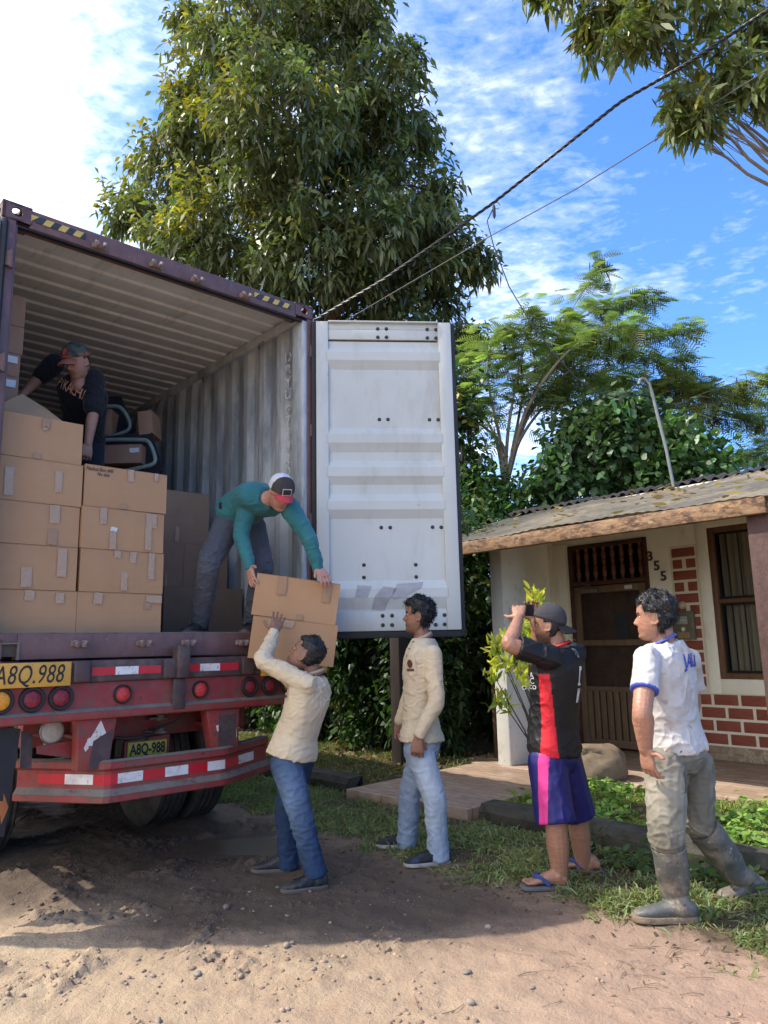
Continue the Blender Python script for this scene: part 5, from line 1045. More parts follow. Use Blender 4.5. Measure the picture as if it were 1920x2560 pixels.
bush('leafy_bush', 'round-leaved dark green bush behind the ridge, below the mast', 11.9, [(1430, 1120, 75), (1540, 1090, 85), (1480, 1180, 75), (1600, 1150, 75), (1400, 1200, 60), (1550, 1190, 70), (1470, 1040, 55), (1560, 1020, 50)], round_leaf((0.085, 0.155, 0.062)), m_leaf, GB)
bush('leafy_bush', 'round-leaved lighter bush behind the ridge, right of the mast', 11.6, [(1680, 1110, 70), (1740, 1130, 60), (1640, 1080, 55), (1780, 1160, 50), (1700, 1180, 70), (1620, 1190, 60)], round_leaf((0.10, 0.185, 0.062)), m_leaf, GB)
bush('leafy_bush', 'fine-leaved bright green bush behind the left end of the roof', 12.0, [(1190, 1250, 70), (1260, 1240, 60), (1230, 1310, 70), (1330, 1230, 55), (1300, 1290, 60), (1380, 1250, 45), (1170, 1330, 60)], round_leaf((0.08, 0.17, 0.042), 0.09, 0.06, 10), m_leaf, GB)
bush('leafy_bush', 'dark tall bush directly behind the edge of the container door', 12.2, [(1165, 1150, 50), (1140, 1050, 50), (1190, 1210, 50), (1160, 1230, 60), (1135, 960, 45)], round_leaf((0.045, 0.085, 0.028), 0.13, 0.09, 8), m_leaf, GB)
def hedge_leaf(base): return lambda Cs, d: sprays(Cs, d, 13, 0.088, 0.050, green(len(Cs), base, 0.02), 0.12, 0.25, 0.6, 0.35, (0.35, 1.0, 0.15))
HG = 'shrubs of the dark hedge beside the road'
hedge = [(-6.75, 6.9, 3.3, 'hedge shrub next to the pier, with one long arching twig', (0.049, 0.095, 0.027)), (-7.75, 6.7, 3.0, 'hedge shrub just left of the dark timber post', (0.057, 0.110, 0.027)), (-8.75, 6.9, 3.2, 'hedge shrub with bare brown stem showing behind the first man', (0.076, 0.148, 0.034)), (-9.9, 6.8, 3.0, 'hedge shrub between the first man and the trailer', (0.053, 0.104, 0.028)), (-11.2, 6.9, 3.4, 'hedge shrub seen under the trailer beam', (0.046, 0.087, 0.025)), (-12.8, 6.9, 3.6, 'hedge shrub mostly hidden behind the trailer wheels', (0.042, 0.080, 0.023)), (-14.6, 6.9, 3.8, 'farthest hedge shrub beyond the trailer wheels', (0.042, 0.080, 0.023))]
for s, w, h, lab, col in hedge:
    lob = []
    for k in range(11):
        lob.append((S(s+random.uniform(-0.55, 0.55), w+random.uniform(-0.45, 0.45), 0.32+(h-0.5)*k/10), random.uniform(0.40, 0.56), 62))
    trn = [S(s, w, 0), S(s+0.06, w, h*0.35), S(s-0.04, w, h*0.7), S(s, w, h*0.95)]
    tree('hedge_shrub', lab, 'shrub', S(s, w, 0), lob, trn, [0.075, 0.06, 0.045, 0.02], hedge_leaf(col), m_leaf, m_bark, HG, twig=0.006, inner=0.3)
for s, w, h, lab in ((-7.6, 9.4, 3.5, 'dense dark tree filling the gap behind the hedge, left of the house'), (-10.6, 9.2, 3.8, 'dense dark tree behind the middle of the hedge'), (-14.0, 9.2, 5.0, 'dense dark tree behind the far end of the hedge'), (-18.5, 7.5, 5.5, 'dense dark tree closing off the far end of the road')):
    lob = [(S(s+random.uniform(-1.1, 1.1), w+random.uniform(-0.7, 0.7), 0.6+(h-1.2)*k/8), random.uniform(0.8, 1.1), 75) for k in range(9)]
    tree('dense_tree', lab, 'tree', S(s, w, 0), lob, [S(s, w, 0), S(s, w, h*0.4), S(s, w, h*0.9)], [0.14, 0.10, 0.04], round_leaf((0.040, 0.075, 0.022), 0.19, 0.11, 9), m_leaf, m_bark, 'dense trees behind the hedge', inner=0.3)
# yellow-green shrub in front of the pier
def croton(Cs, d):
    n = len(Cs); b_ = np.array([0.62, 0.62, 0.08])*(1+rng.normal(size=(n, 1))*0.25); gsel = rng.uniform(0, 1, n) < 0.35; b_[gsel] = np.array([0.30, 0.38, 0.06])
    idx = np.repeat(np.arange(n), 13); m = len(idx); return leaves(Cs[idx]+rng.normal(size=(m, 3))*0.03, rng.normal(size=(m, 3))*0.55+np.array([0, 0, 0.75]), 0.115*rng.uniform(0.7, 1.2, m), 0.036, np.clip(b_[idx]*(1+rng.normal(size=(m, 1))*0.15), 0.004, 1), 0.12, (0.3, 1.0, 0.3))
cyp = aty(1375, 1880, 6.9); ct = thing('croton_shrub', 'spindly yellow-green shrub with upright leaf tufts in front of the pier', 'shrub', (cyp.x, cyp.y, 0.08))
q = MB(); tips = []
for px, py in ((1335, 1490), (1350, 1510), (1320, 1545), (1310, 1570), (1340, 1575), (1265, 1600), (1240, 1615), (1250, 1640), (1285, 1640), (1270, 1670), (1235, 1690), (1300, 1690), (1320, 1660), (1260, 1760), (1250, 1745), (1350, 1560), (1300, 1600), (1325, 1620), (1345, 1635), (1395, 1600), (1280, 1610), (1310, 1645)):
    tip = aty(px, py, 6.9+random.uniform(-0.12, 0.12)); tips.append(tip); b0 = Vector((cyp.x+random.uniform(-.03, .03), cyp.y, 0.08)); mid = b0.lerp(tip, 0.55)+Vector((0.05, 0, 0.0)); q.tube([b0, mid, tip], [0.010, 0.007, 0.004], 5)
q.build('stems', m_bark, ct, smooth=True)
tc_ = np.array([list(t_) for t_ in tips]); tc_ = np.concatenate([tc_, tc_+rng.normal(size=tc_.shape)*0.035-np.array([0, 0, 0.05])]); V, F, T = croton(tc_, tc_*0); mesh_np('foliage', V, F, m_leaf, ct, T)
# ------------------------------------------------------------------ grass, low plants, litter
def scatter(n, fs, s0, s1, w0, w1):
    s = rng.uniform(s0, s1, n); w = rng.uniform(w0, w1, n); keep = rng.uniform(0, 1, n) < fs(s, w); s, w = s[keep], w[keep]
    x = s*G_.x+w*E_.x; y = s*G_.y+w*E_.y; return x, y, s, w
def grass(name, n, fs, box, hmin, hmax, tint, dry=0.15, lean=0.7, wd=0.009):
    x, y, s, w = scatter(n, fs, *box); z = hgt(x, y)-0.008; m = len(x); P = np.stack([x, y, z], 1)
    D = rng.normal(size=(m, 3))*lean*np.array([1, 1, 0.2])+np.array([0, 0, 1.0]); T = green(m, tint, 0.0, 0.35); dsel = rng.uniform(0, 1, m) < dry; T[dsel] = np.array([0.22, 0.18, 0.08])*(1+rng.normal(size=(dsel.sum(), 1))*0.2)
    L = hmin+(hmax-hmin)*rng.uniform(0, 1, m)**1.6
    V, F, T = leaves(P, D, L, wd*rng.uniform(0.7, 1.4, m), np.clip(T, 0.004, 1), 0.55, (1.0, 0.85, 0.12)); return tag(mesh_np(name, V, F, m_grass, None, T), kind='stuff')
def patch(s, w): return np.clip(0.55+0.8*fbm(s, w, 0.9, 3, 0.6, 6), 0.05, 1)
edge = lambda s, w: sst(w+0.13*fbm(s, w, 1.2, 2, 0.5, 7), 3.60, 3.95)
notpath = lambda s, w: 1.0-((s > -5.78) & (s < -4.30) & (w > 4.66))*1.0
grass('verge_grass', 190000, lambda s, w: edge(s, w)*patch(s, w)*notpath(s, w), (-9.5, 0.2, 3.45, 4.74), 0.05, 0.17, (0.225, 0.275, 0.115), 0.2)
grass('verge_grass', 45000, lambda s, w: edge(s, w)*patch(s, w), (-15.0, -6.4, 3.5, 4.74), 0.08, 0.24, (0.16, 0.25, 0.07), 0.08)
grass('lawn_grass', 60000, lambda s, w: patch(s, w), (-4.28, 0.6, 4.95, 6.42), 0.03, 0.15, (0.27, 0.36, 0.085), 0.22)
grass('lawn_grass', 30000, lambda s, w: patch(s, w)*0.8, (-10.5, -5.82, 4.95, 6.6), 0.04, 0.22, (0.17, 0.22, 0.06), 0.35)
def cover(name, n, box, L, W, tint, fs=None, up=0.5, lift=0.03, wp=(0.5, 1.0, 0.35), mat=None, droop=0.2):
    x, y, s, w = scatter(n, fs or (lambda s, w: np.ones_like(s)), *box); m = len(x); P = np.stack([x, y, hgt(x, y)+lift*rng.uniform(0.1, 1.6, m)], 1)
    D = rng.normal(size=(m, 3))*np.array([1, 1, 0.35])+np.array([0, 0, up]); V, F, T = leaves(P, D, L*rng.uniform(0.6, 1.4, m), W*rng.uniform(0.7, 1.3, m), np.clip(np.array(tint)*(1+rng.normal(size=(m, 1))*0.3)*(1+rng.normal(size=(m, 3))*0.08), 0.004, 1), droop, wp)
    return tag(mesh_np(name, V, F, mat or m_leafm, None, T), kind='stuff')
cover('ground_cover_plants', 9000, (-4.28, 0.6, 4.97, 6.42), 0.05, 0.04, (0.24, 0.38, 0.09), lambda s, w: np.clip(0.2+1.2*fbm(s, w, 1.1, 2, 0.5, 3)+0.3*(s > -2.6), 0, 1), 0.45, 0.06)
cover('ground_cover_plants', 1500, (-3.6, 0.2, 4.35, 4.75), 0.06, 0.035, (0.085, 0.14, 0.045), lambda s, w: np.clip(0.4+0.8*fbm(s, w, 1.4, 2, 0.5, 8), 0, 1), 0.45, 0.07)
cover('leaf_litter', 2600, (-10.0, -5.82, 4.75, 7.2), 0.075, 0.035, (0.22, 0.155, 0.085), None, 0.05, 0.012)
cover('leaf_litter', 700, (-4.2, -0.3, 4.76, 5.6), 0.065, 0.03, (0.16, 0.105, 0.06), lambda s, w: np.clip(1.5-abs(w-4.9)*2, 0.1, 1), 0.05, 0.02)
cover('leaf_litter', 800, (-4.9, 0.3, 3.25, 3.95), 0.034, 0.015, (0.15, 0.10, 0.07), lambda s, w: np.exp(-((w-3.60-0.12*fbm(s, w, 1.0, 2, 0.5, 4))/0.14)**2), 0.03, 0.006)
cover('leaf_litter', 300, (-3.4, 0.4, 2.1, 3.6), 0.030, 0.011, (0.34, 0.235, 0.16), lambda s, w: np.clip(0.12+np.exp(-(((s+1.55)/0.45)**2+((w-3.05)/0.30)**2)), 0, 1), 0.03, 0.005)
# dry leaves lying on the roof
n = 170; s = rng.uniform(RL+0.3, 0.5, n); w = EV+0.05+(RG-EV-0.15)*rng.uniform(0, 1, n); P = np.stack([s*G_.x+w*E_.x, s*G_.y+w*E_.y, np.array([rs(q_) for q_ in w])+0.016], 1)
V, F, T = leaves(P, rng.normal(size=(n, 3))*np.array([1, 1, 0.06])+0.0, 0.11*rng.uniform(0.6, 1.3, n), 0.05, np.clip(np.array([0.27, 0.19, 0.11])*(1+rng.normal(size=(n, 1))*0.3), 0.01, 1), -0.05, (0.4, 1, 0.2)); tag(mesh_np('roof_leaf_litter', V, F, m_leafm, None, T), kind='stuff')
# twigs and pebbles on the earth road
def pebble_mesh(P, Rr, name, tintf, sub=2):
    ico = bmesh.new(); bmesh.ops.create_icosphere(ico, subdivisions=sub, radius=1); iv = np.array([v.co[:] for v in ico.verts]); fi = np.array([[v.index for v in f.verts] for f in ico.faces]); ico.free()
    n = len(P); ang = rng.uniform(0, 6.28, n); sc_ = np.stack([rng.uniform(0.8, 1.3, n), rng.uniform(0.6, 1.0, n), rng.uniform(0.45, 0.75, n)], 1)*Rr[:, None]
    lump = 1+0.12*np.sin(iv[:, :1]*3.1+iv[:, 1:2]*2.3)[None]
    v = iv[None]*lump*sc_[:, None]; c_, s_ = np.cos(ang)[:, None], np.sin(ang)[:, None]; v = np.stack([v[..., 0]*c_-v[..., 1]*s_, v[..., 0]*s_+v[..., 1]*c_, v[..., 2]], -1)+P[:, None]
    return mesh_np(name, v.reshape(-1, 3), (fi[None]+np.arange(n)[:, None, None]*len(iv)).reshape(-1, 3), m_peb, None, np.repeat(tintf, len(iv), 0), smooth=True)
m_peb = attr_mat('river_pebbles', rough=0.75, var=0.3, vs=40, bst=0.2, bs=60)
n = 520; x = rng.uniform(-2.2, 2.0, n); y = rng.uniform(2.9, 4.9, n); k = rng.uniform(0, 1, n) < np.where(x < 0.2, 1, 0.16); x, y = x[k], y[k]; n = len(x); rr = 0.004+0.011*rng.uniform(0, 1, n)**3.5
tag(pebble_mesh(np.stack([x, y, hgt(x, y)+rr*0.2], 1), rr, 'gravel', np.clip(np.array([0.25, 0.195, 0.15])*(1+rng.normal(size=(n, 1))*0.3), 0.05, 0.8)), kind='stuff')
n = 11000; x = rng.uniform(-2.4, 1.6, n); y = rng.uniform(2.75, 5.4, n); k = rng.uniform(0, 1, n) < np.clip(0.10+0.9*fbm(x, y, 1.1, 2, 0.5, 5), 0.03, 1)*np.where(x < 0.1, 1, 0.25); x, y = x[k], y[k]; n = len(x); rr = 0.003+0.016*rng.uniform(0, 1, n)**3
dk = sst(y, 3.7, 4.4)[:, None]; tn = (np.array([0.34, 0.24, 0.165])*(1-dk)+np.array([0.10, 0.07, 0.053])*dk)*(1+rng.normal(size=(n, 1))*0.15)  # clods darken past the shadow edge like the earth, shade in their tint
tag(pebble_mesh(np.stack([x, y, hgt(x, y)], 1), rr, 'dirt_clods', np.clip(tn, 0.03, 0.8), 1), kind='stuff')
for px, py, r, lab, col in ((1167, 2430, 0.020, 'grey half-dark pebble alone on the sunlit earth', (0.25, 0.21, 0.175)), (1177, 2513, 0.018, 'flat pale pebble at the bottom edge of the road', (0.32, 0.27, 0.21)), (716, 2376, 0.020, 'pale pebble on the edge of the shadow', (0.33, 0.265, 0.2)), (494, 2443, 0.022, 'dark-topped pebble in the sunlit rough earth', (0.30, 0.26, 0.22)), (566, 2272, 0.026, 'smooth buried stone in the shaded mud', (0.20, 0.155, 0.125)), (694, 2222, 0.014, 'small brown stone by the first man\'s front shoe', (0.24, 0.19, 0.15)), (1220, 2317, 0.017, 'white pebble in the shade near the sandals', (0.34, 0.29, 0.24)), (480, 2228, 0.012, 'grey pebble in the shaded mud left of the first man', (0.26, 0.22, 0.18)), (395, 2553, 0.020, 'pale pebble at the lower edge of the picture', (0.33, 0.265, 0.2))):
    p = atz(px, py, 0.0); z = float(hgt(p.x, p.y)); o = pebble_mesh(np.array([[p.x, p.y, z+r*0.3]]), np.array([r]), 'pebble', np.array([col])); tag(o, lab, 'pebble', 'larger pebbles on the road')
q = MB()
for _ in range(70):
    px, py = (random.gauss(1590, 110), random.gauss(2420, 40)) if random.random() < 0.55 else (random.uniform(950, 1900), random.uniform(2200, 2550))
    p = atz(px, py, 0.0); a = random.uniform(0, 6.28); L = random.uniform(0.03, 0.13); d = Vector((math.cos(a), math.sin(a), 0))*L; z = lambda v: float(hgt(v.x, v.y))+0.004
    A, B2, C2 = p, p+d*0.5+Vector((-d.y, d.x, 0))*random.uniform(-.15, .15), p+d; q.tube([(v.x, v.y, z(v)+dz) for v, dz in ((A, 0), (B2, 0.006), (C2, 0))], random.uniform(0.0008, 0.0018), 4)
tag(q.build('twig_litter', M('dry_twigs', (0.16, 0.11, 0.075), 0.8, 0.4, 20, bst=0)), kind='stuff')
# ------------------------------------------------------------------ people
from mathutils.bvhtree import BVHTree
def fb3(P, f, octs=3, seed=0):
    g = np.random.default_rng(100+seed); out = np.zeros(len(P)); a = 1.0
    for o in range(octs):
        A = np.linalg.qr(g.normal(size=(3, 3)))[0]; q = (P*f*2**o) @ A + g.uniform(0, 6, 3)
        out += a*np.sin(q[:, 0]+1.4*np.sin(q[:, 1]+0.7*np.sin(q[:, 2]*1.3)))*np.cos(q[:, 2]*0.8+0.9*np.sin(q[:, 0]*0.7)); a *= 0.55
    return out
def blob(q, vox, it=4, fac=0.5):
    """closed overlapping shapes -> one continuous surface; returns V, F, N"""
    me = bpy.data.meshes.new('tmp'); me.from_pydata([tuple(p) for p in q.v], [], q.f)
    bm_ = bmesh.new(); bm_.from_mesh(me); bmesh.ops.recalc_face_normals(bm_, faces=bm_.faces[:]); bm_.to_mesh(me); bm_.free()
    o = bpy.data.objects.new('tmp', me); C.objects.link(o)
    m = o.modifiers.new('r', 'REMESH'); m.mode = 'VOXEL'; m.voxel_size = vox
    m = o.modifiers.new('s', 'SMOOTH'); m.factor = fac; m.iterations = it
    dg = bpy.context.evaluated_depsgraph_get(); dg.update(); ev = o.evaluated_get(dg); r = bpy.data.meshes.new_from_object(ev)
    n = len(r.vertices); V = np.zeros(n*3, np.float32); r.vertices.foreach_get('co', V); N = np.zeros(n*3, np.float32); r.vertices.foreach_get('normal', N)
    quads = [p.vertices[:] for p in r.polygons if len(p.vertices) == 4]
    bpy.data.objects.remove(o); bpy.data.meshes.remove(me); bpy.data.meshes.remove(r)
    return V.reshape(-1, 3).astype(float), np.array(quads, np.int32), N.reshape(-1, 3).astype(float)
def npv(v): return np.array([v[0], v[1], v[2]], float)
def spline(P, n):
    P = [Vector(p) for p in P]; out = []
    for i in range(len(P)-1):
        p1, p2 = P[i], P[i+1]; p0 = P[i-1] if i else p1*2-p2; p3 = P[i+2] if i+2 < len(P) else p2*2-p1
        for k in range(n): f = k/n; out.append(0.5*((2*p1)+(p2-p0)*f+(2*p0-5*p1+4*p2-p3)*f*f+(3*p1-p0-3*p2+p3)*f*f*f))
    return out+[P[-1]]
def interp(xs, ys, n):
    return [float(np.interp(i/(n-1)*(len(ys)-1), range(len(ys)), ys)) for i in range(n)]
def limb(q, pts, rad, up=None, asp=1.0, seg=14, n=6, flat=False):
    """smooth tapering tube with round ends through the joints"""
    c = spline(pts, n); r = interp(None, rad, len(c)); t0 = (c[0]-c[1]).normalized(); t1 = (c[-1]-c[-2]).normalized()
    if flat: q.tube([c[0]+t0*r[0]*k for k in (0.95, 0.75, 0.4)]+c+[c[-1]+t1*0.002], [r[0]*0.3, r[0]*0.68, r[0]*0.92]+r+[r[-1]*0.97], seg, True, up, asp); return
    cc = [c[0]+t0*r[0]*k for k in (0.95, 0.75, 0.4)]+c+[c[-1]+t1*r[-1]*k for k in (0.4, 0.75, 0.95)]; rr = [r[0]*0.3, r[0]*0.68, r[0]*0.92]+r+[r[-1]*0.92, r[-1]*0.68, r[-1]*0.3]
    q.tube(cc, rr, seg, True, up, asp)
def ell(q, c, X, Y, Z, n=10, m=16):
    c, X, Y, Z = Vector(c), Vector(X), Vector(Y), Vector(Z); top = q.vert(c+Z); rows = []
    for i in range(1, n):
        th = math.pi*i/n; rows.append([q.vert(c+Z*math.cos(th)+(X*math.cos(2*math.pi*j/m)+Y*math.sin(2*math.pi*j/m))*math.sin(th)) for j in range(m)])
    bot = q.vert(c-Z)
    for j in range(m):
        k = (j+1) % m; q.face((top, rows[0][j], rows[0][k])); q.face((bot, rows[-1][k], rows[-1][j]))
        for a, b2 in zip(rows, rows[1:]): q.face((a[j], b2[j], b2[k], a[k]))
def loft(q, rings, seg=28, pw=0.88):
    """rings: (centre, lateral, forward, half width, front depth, back depth)"""
    R_ = []
    for c, X, Y, rx, rf, rb in rings:
        row = []
        for j in range(seg):
            a = 2*math.pi*j/seg; s_, c_ = math.sin(a), math.cos(a); row.append(q.vert(Vector(c)+Vector(X)*(math.copysign(abs(s_)**pw, s_)*rx)+Vector(Y)*(math.copysign(abs(c_)**pw, c_)*(rf if c_ > 0 else rb))))
        R_.append(row)
    q.face(R_[0]); q.face(R_[-1][::-1])
    for a, b2 in zip(R_, R_[1:]):
        for j in range(seg): k = (j+1) % seg; q.face((a[j], b2[j], b2[k], a[k]))
# --- head
HZ = [-0.122, -0.118, -0.108, -0.095, -0.080, -0.066, -0.050, -0.034, -0.016, 0.004, 0.024, 0.046, 0.068, 0.086, 0.102, 0.114, 0.121, 0.124]
HF = [0.030, 0.058, 0.079, 0.083, 0.078, 0.082, 0.081, 0.079, 0.079, 0.078, 0.086, 0.086, 0.078, 0.064, 0.046, 0.028, 0.012, 0.002]
HBk = [0.010, 0.012, 0.016, 0.024, 0.036, 0.048, 0.060, 0.072, 0.086, 0.096, 0.102, 0.104, 0.099, 0.088, 0.072, 0.050, 0.027, 0.006]
HW = [0.012, 0.028, 0.042, 0.051, 0.058, 0.062, 0.065, 0.068, 0.071, 0.073, 0.0755, 0.077, 0.074, 0.066, 0.053, 0.037, 0.020, 0.004]
def head_grid(nz=56, nt=72, face=True, chub=0.0):
    """points (nz, nt, 3) in the head's own frame: x to its right, y forward, z up, zero at the ear"""
    z = np.interp(np.linspace(0, 1, nz), np.linspace(0, 1, len(HZ)), HZ); f = np.interp(z, HZ, HF); bk = np.interp(z, HZ, HBk); w = np.interp(z, HZ, HW)*(1+chub)
    k = np.array([1, 2, 1])/4
    for arr in (f, bk, w): arr[1:-1] = np.convolve(arr, k, 'valid')
    th = np.linspace(0, 2*np.pi, nt, endpoint=False); s_, c_ = np.sin(th), np.cos(th)
    X = np.sign(s_)*np.abs(s_)**0.88*w[:, None]; Y = np.where(c_ > 0, np.sign(c_)*np.abs(c_)**0.80*f[:, None], np.sign(c_)*np.abs(c_)**0.9*bk[:, None]); Z = np.repeat(z[:, None], nt, 1)
    if face:
        fr = (c_ > 0)[None]*1.0
        def g(x0, z0, sx, sz): return np.exp(-(((np.abs(X)-x0)/sx)**2+((Z-z0)/sz)**2))*fr
        nz_ = np.interp(Z, [-0.046, -0.040, -0.030, -0.020, -0.004, 0.010, 0.022], [0, 0.013, 0.028, 0.024, 0.014, 0.005, 0]); nw = np.interp(Z, [-0.046, -0.034, -0.02, 0.01], [0.019, 0.017, 0.013, 0.010])
        Y = Y+nz_*np.exp(-(X/nw)**2)*fr
        Y = Y+0.0045*g(0, -0.0600, 0.020, 0.0055)+0.0050*g(0, -0.0735, 0.017, 0.006)-0.0035*g(0, -0.0668, 0.024, 0.0030)-0.003*g(0, -0.084, 0.02, 0.006)
        Y = Y-0.0105*g(0.031, 0.003, 0.014, 0.010)+0.0045*g(0.028, 0.021, 0.022, 0.007)+0.003*g(0.047, -0.022, 0.018, 0.014)-0.002*g(0, 0.010, 0.01, 0.008)
    return np.stack([X, Y, Z], -1)
class Head:
    def __init__(s, c, fwd, up, k=1.0):
        s.c = Vector(c); s.f = Vector(fwd).normalized(); up = Vector(up); s.u = (up-s.f*up.dot(s.f)).normalized(); s.r = s.f.cross(s.u); s.k = k
        s.M = np.array([list(s.r), list(s.f), list(s.u)])*k
    def p(s, x, y, z): return s.c+(s.r*x+s.f*y+s.u*z)*s.k
    def w(s, A): return A @ s.M + npv(s.c)
    def loc(s, W): return (W-npv(s.c)) @ np.linalg.inv(s.M)
def add_head(q, H, chub=0.0):
    G = H.w(head_grid(chub=chub).reshape(-1, 3)).reshape(56, 72, 3); ids = [[q.vert(p) for p in row] for row in G]
    for a, b2 in zip(ids, ids[1:]):
        for j in range(72): k = (j+1) % 72; q.face((a[j], a[k], b2[k], b2[j]))
    q.face(ids[0][::-1]); q.face(ids[-1])
    for sg in (-1, 1):                                                                          # ears: a cupped shell with a rolled rim
        ell(q, H.p(sg*0.074, -0.006, -0.006), H.r*sg*0.010*H.k+H.f*-0.004*H.k, H.f*0.014*H.k, H.u*0.026*H.k, 8, 12)
        q.tube([H.p(sg*(0.076+0.006*math.sin(a*0.5)), -0.008-0.018*math.sin(a), -0.006+0.031*math.cos(a)*(1 if math.cos(a) > 0 else 0.95)) for a in [k*0.36-0.35 for k in range(11)]], 0.0052*H.k, 8)
        ell(q, H.p(sg*0.075, 0.004, -0.034), H.r*0.005*H.k, H.f*0.008*H.k, H.u*0.009*H.k, 6, 8)
def hair_mesh(H, name, root, line, th, mat, col, tufts=0, tl=0.02, curl=0.5, seed=0, wave=0.006, chub=0.0):
    """line(x, y, z) > 0 where hair grows; a shell that rises out of the scalp"""
    A = head_grid(64, 96, False, chub).reshape(-1, 3); m = np.clip(line(A[:, 0], A[:, 1], A[:, 2])/0.012, 0, 1); m = m*m*(3-2*m)
    nrm = unit(A*np.array([1.0, 1.0, 1.15])-np.array([0, 0.0, 0.01])); d = m*(th(A) if callable(th) else th)-(1-m)*0.010
    d = d+m*wave*fb3(A*np.array([1, 0.7, 1]), 95, 2, seed); P = A+nrm*d[:, None]
    I = np.arange(64*96).reshape(64, 96); F = np.stack([I[:-1], np.roll(I, -1, 1)[:-1], np.roll(I, -1, 1)[1:], I[1:]], -1).reshape(-1, 4)
    V = H.w(P); T = np.tile(np.array(col), (len(V), 1))*(1+0.25*fb3(A, 160, 2, seed+5))[:, None]
    parts = [(V, F, np.clip(T, 0.002, 1))]
    if tufts:
        k = np.where(m > 0.75)[0]; k = k[rng.integers(0, len(k), tufts)]; Pn = P[k]+rng.normal(size=(tufts, 3))*0.003
        D = rng.normal(size=(tufts, 3))*curl+nrm[k]*0.55+np.array([0, -0.25, -0.35]); v, f, t = leaves(Pn-nrm[k]*0.004, D, tl*rng.uniform(0.6, 1.3, tufts), 0.0045, np.clip(np.array(col)*(1+rng.normal(size=(tufts, 1))*0.3), 0.002, 1), 0.3, (1.0, 0.9, 0.2))
        parts.append((H.w(v), f, t))
    V, F, T = merge(parts); return mesh_np(name, V, F, mat, root, T, smooth=True)
def cap_mesh(H, root, label, mat, colf, back=False, base=0.026, th=0.011, brim_mat=None, tilt=0.0, bcol=None):
    A = head_grid(64, 96, False).reshape(-1, 3); zl = base+tilt*A[:, 1]; m = np.clip((A[:, 2]-zl)/0.004, 0, 1)
    nrm = unit(A*np.array([1, 1, 1.0])-np.array([0, 0, 0.015])); P = A+nrm*(m*(th+0.010*np.clip((A[:, 2]-0.06)/0.06, 0, 1))-(1-m)*0.012)[:, None]
    I = np.arange(64*96).reshape(64, 96); F = np.stack([I[:-1], np.roll(I, -1, 1)[:-1], np.roll(I, -1, 1)[1:], I[1:]], -1).reshape(-1, 4)
    o = mesh_np('cap', H.w(P), F, mat, root, colf(A), smooth=True)
    if label: o['label'] = label
    q = MB(); rows = []; sg = -1 if back else 1
    rb = 0.104 if back else 0.086
    for i in range(9):
        u = i/8*2-1; x = u*0.072; y0 = (rb+th-0.006)*math.sqrt(max(0, 1-(x/0.098)**2)); row = []
        for k in range(6):
            f = k/5; L = 0.074*math.sqrt(max(0.02, 1-u*u*0.92)); row.append(H.p(x*(1-0.06*f), sg*(y0+L*f-0.004), base+tilt*sg*y0+0.006-0.010*f*f*2-0.020*u*u-0.004*f-(0.017*f if back else 0)))
        rows.append(row)
    q.grid(rows); q.grid([[p-H.u*0.004 for p in r[::-1]] for r in rows])
    for a in (0, 8): q.quad(rows[a][0], rows[a][-1], rows[a][-1]-H.u*0.004, rows[a][0]-H.u*0.004)
    q.grid([[r[-1] for r in rows], [r[-1]-H.u*0.004 for r in rows]])
    br = q.build('brim', brim_mat or mat, o, smooth=True); 
    if brim_mat is None:
        a = br.data.attributes.new('tint', 'FLOAT_COLOR', 'POINT'); c = np.ones((len(br.data.vertices), 4), np.float32); c[:, :3] = bcol if bcol is not None else colf(np.zeros((1, 3)))[0]; a.data.foreach_set('color', c.ravel())
    return o
# --- hands and feet
def hand(q, w, d, nb, th_side, curl=(0.25, 0.35, 0.3), spread=0.10, k=1.0, thumb=(0.55, 0.80, -0.25), fcurl=None):
    """w wrist, d towards the finger tips, nb out of the back of the hand, th_side +1/-1: thumb along +/- (d x nb)"""
    w, d = Vector(w), Vector(d).normalized(); nb = Vector(nb); nb = (nb-d*nb.dot(d)).normalized(); lt = d.cross(nb)
    loft(q, [(w+d*a*k, lt, nb, hw*k, t*k, t*k) for a, hw, t in ((-0.02, 0.026, 0.020), (0.0, 0.027, 0.020), (0.03, 0.036, 0.019), (0.06, 0.042, 0.017), (0.085, 0.043, 0.014), (0.098, 0.040, 0.010))], 18, 0.8)
    for i, (off, L) in enumerate(((0.0345, 0.074), (0.0117, 0.083), (-0.0117, 0.077), (-0.0345, 0.060))):
        off *= th_side; cu = fcurl[i] if fcurl else curl; dd = (d+lt*(off/0.035*spread)).normalized(); p = w+d*0.086*k+lt*off*k-nb*0.001; pts = [p-d*0.01]; a = 0
        pts.append(p)
        for c_, s_ in zip(cu, (0.46, 0.30, 0.26)): a += c_; p = p+(dd*math.cos(a)-nb*math.sin(a))*L*s_*k; pts.append(p)
        q.tube([pts[0]]+spline(pts[1:], 3)+[pts[-1]+(pts[-1]-pts[-2]).normalized()*0.005*k], [0.0093*k]+[0.0093*k*(1-0.22*j/9) for j in range(10)]+[0.0035*k], 9)
    b0 = w+d*0.018*k+lt*th_side*0.024*k; td = (d*thumb[0]+lt*th_side*thumb[1]+nb*thumb[2]).normalized(); td2 = (td*0.8+d*0.45).normalized()
    pts = [b0-td*0.01, b0+td*0.022*k, b0+td*0.045*k, b0+td*0.045*k+td2*0.03*k]
    q.tube(spline(pts, 3)+[pts[-1]+td2*0.006], [0.0150*k, 0.0148*k, 0.0145*k, 0.014*k, 0.0128*k, 0.0118*k, 0.0112*k, 0.0108*k, 0.0100*k, 0.0090*k, 0.004*k], 9)
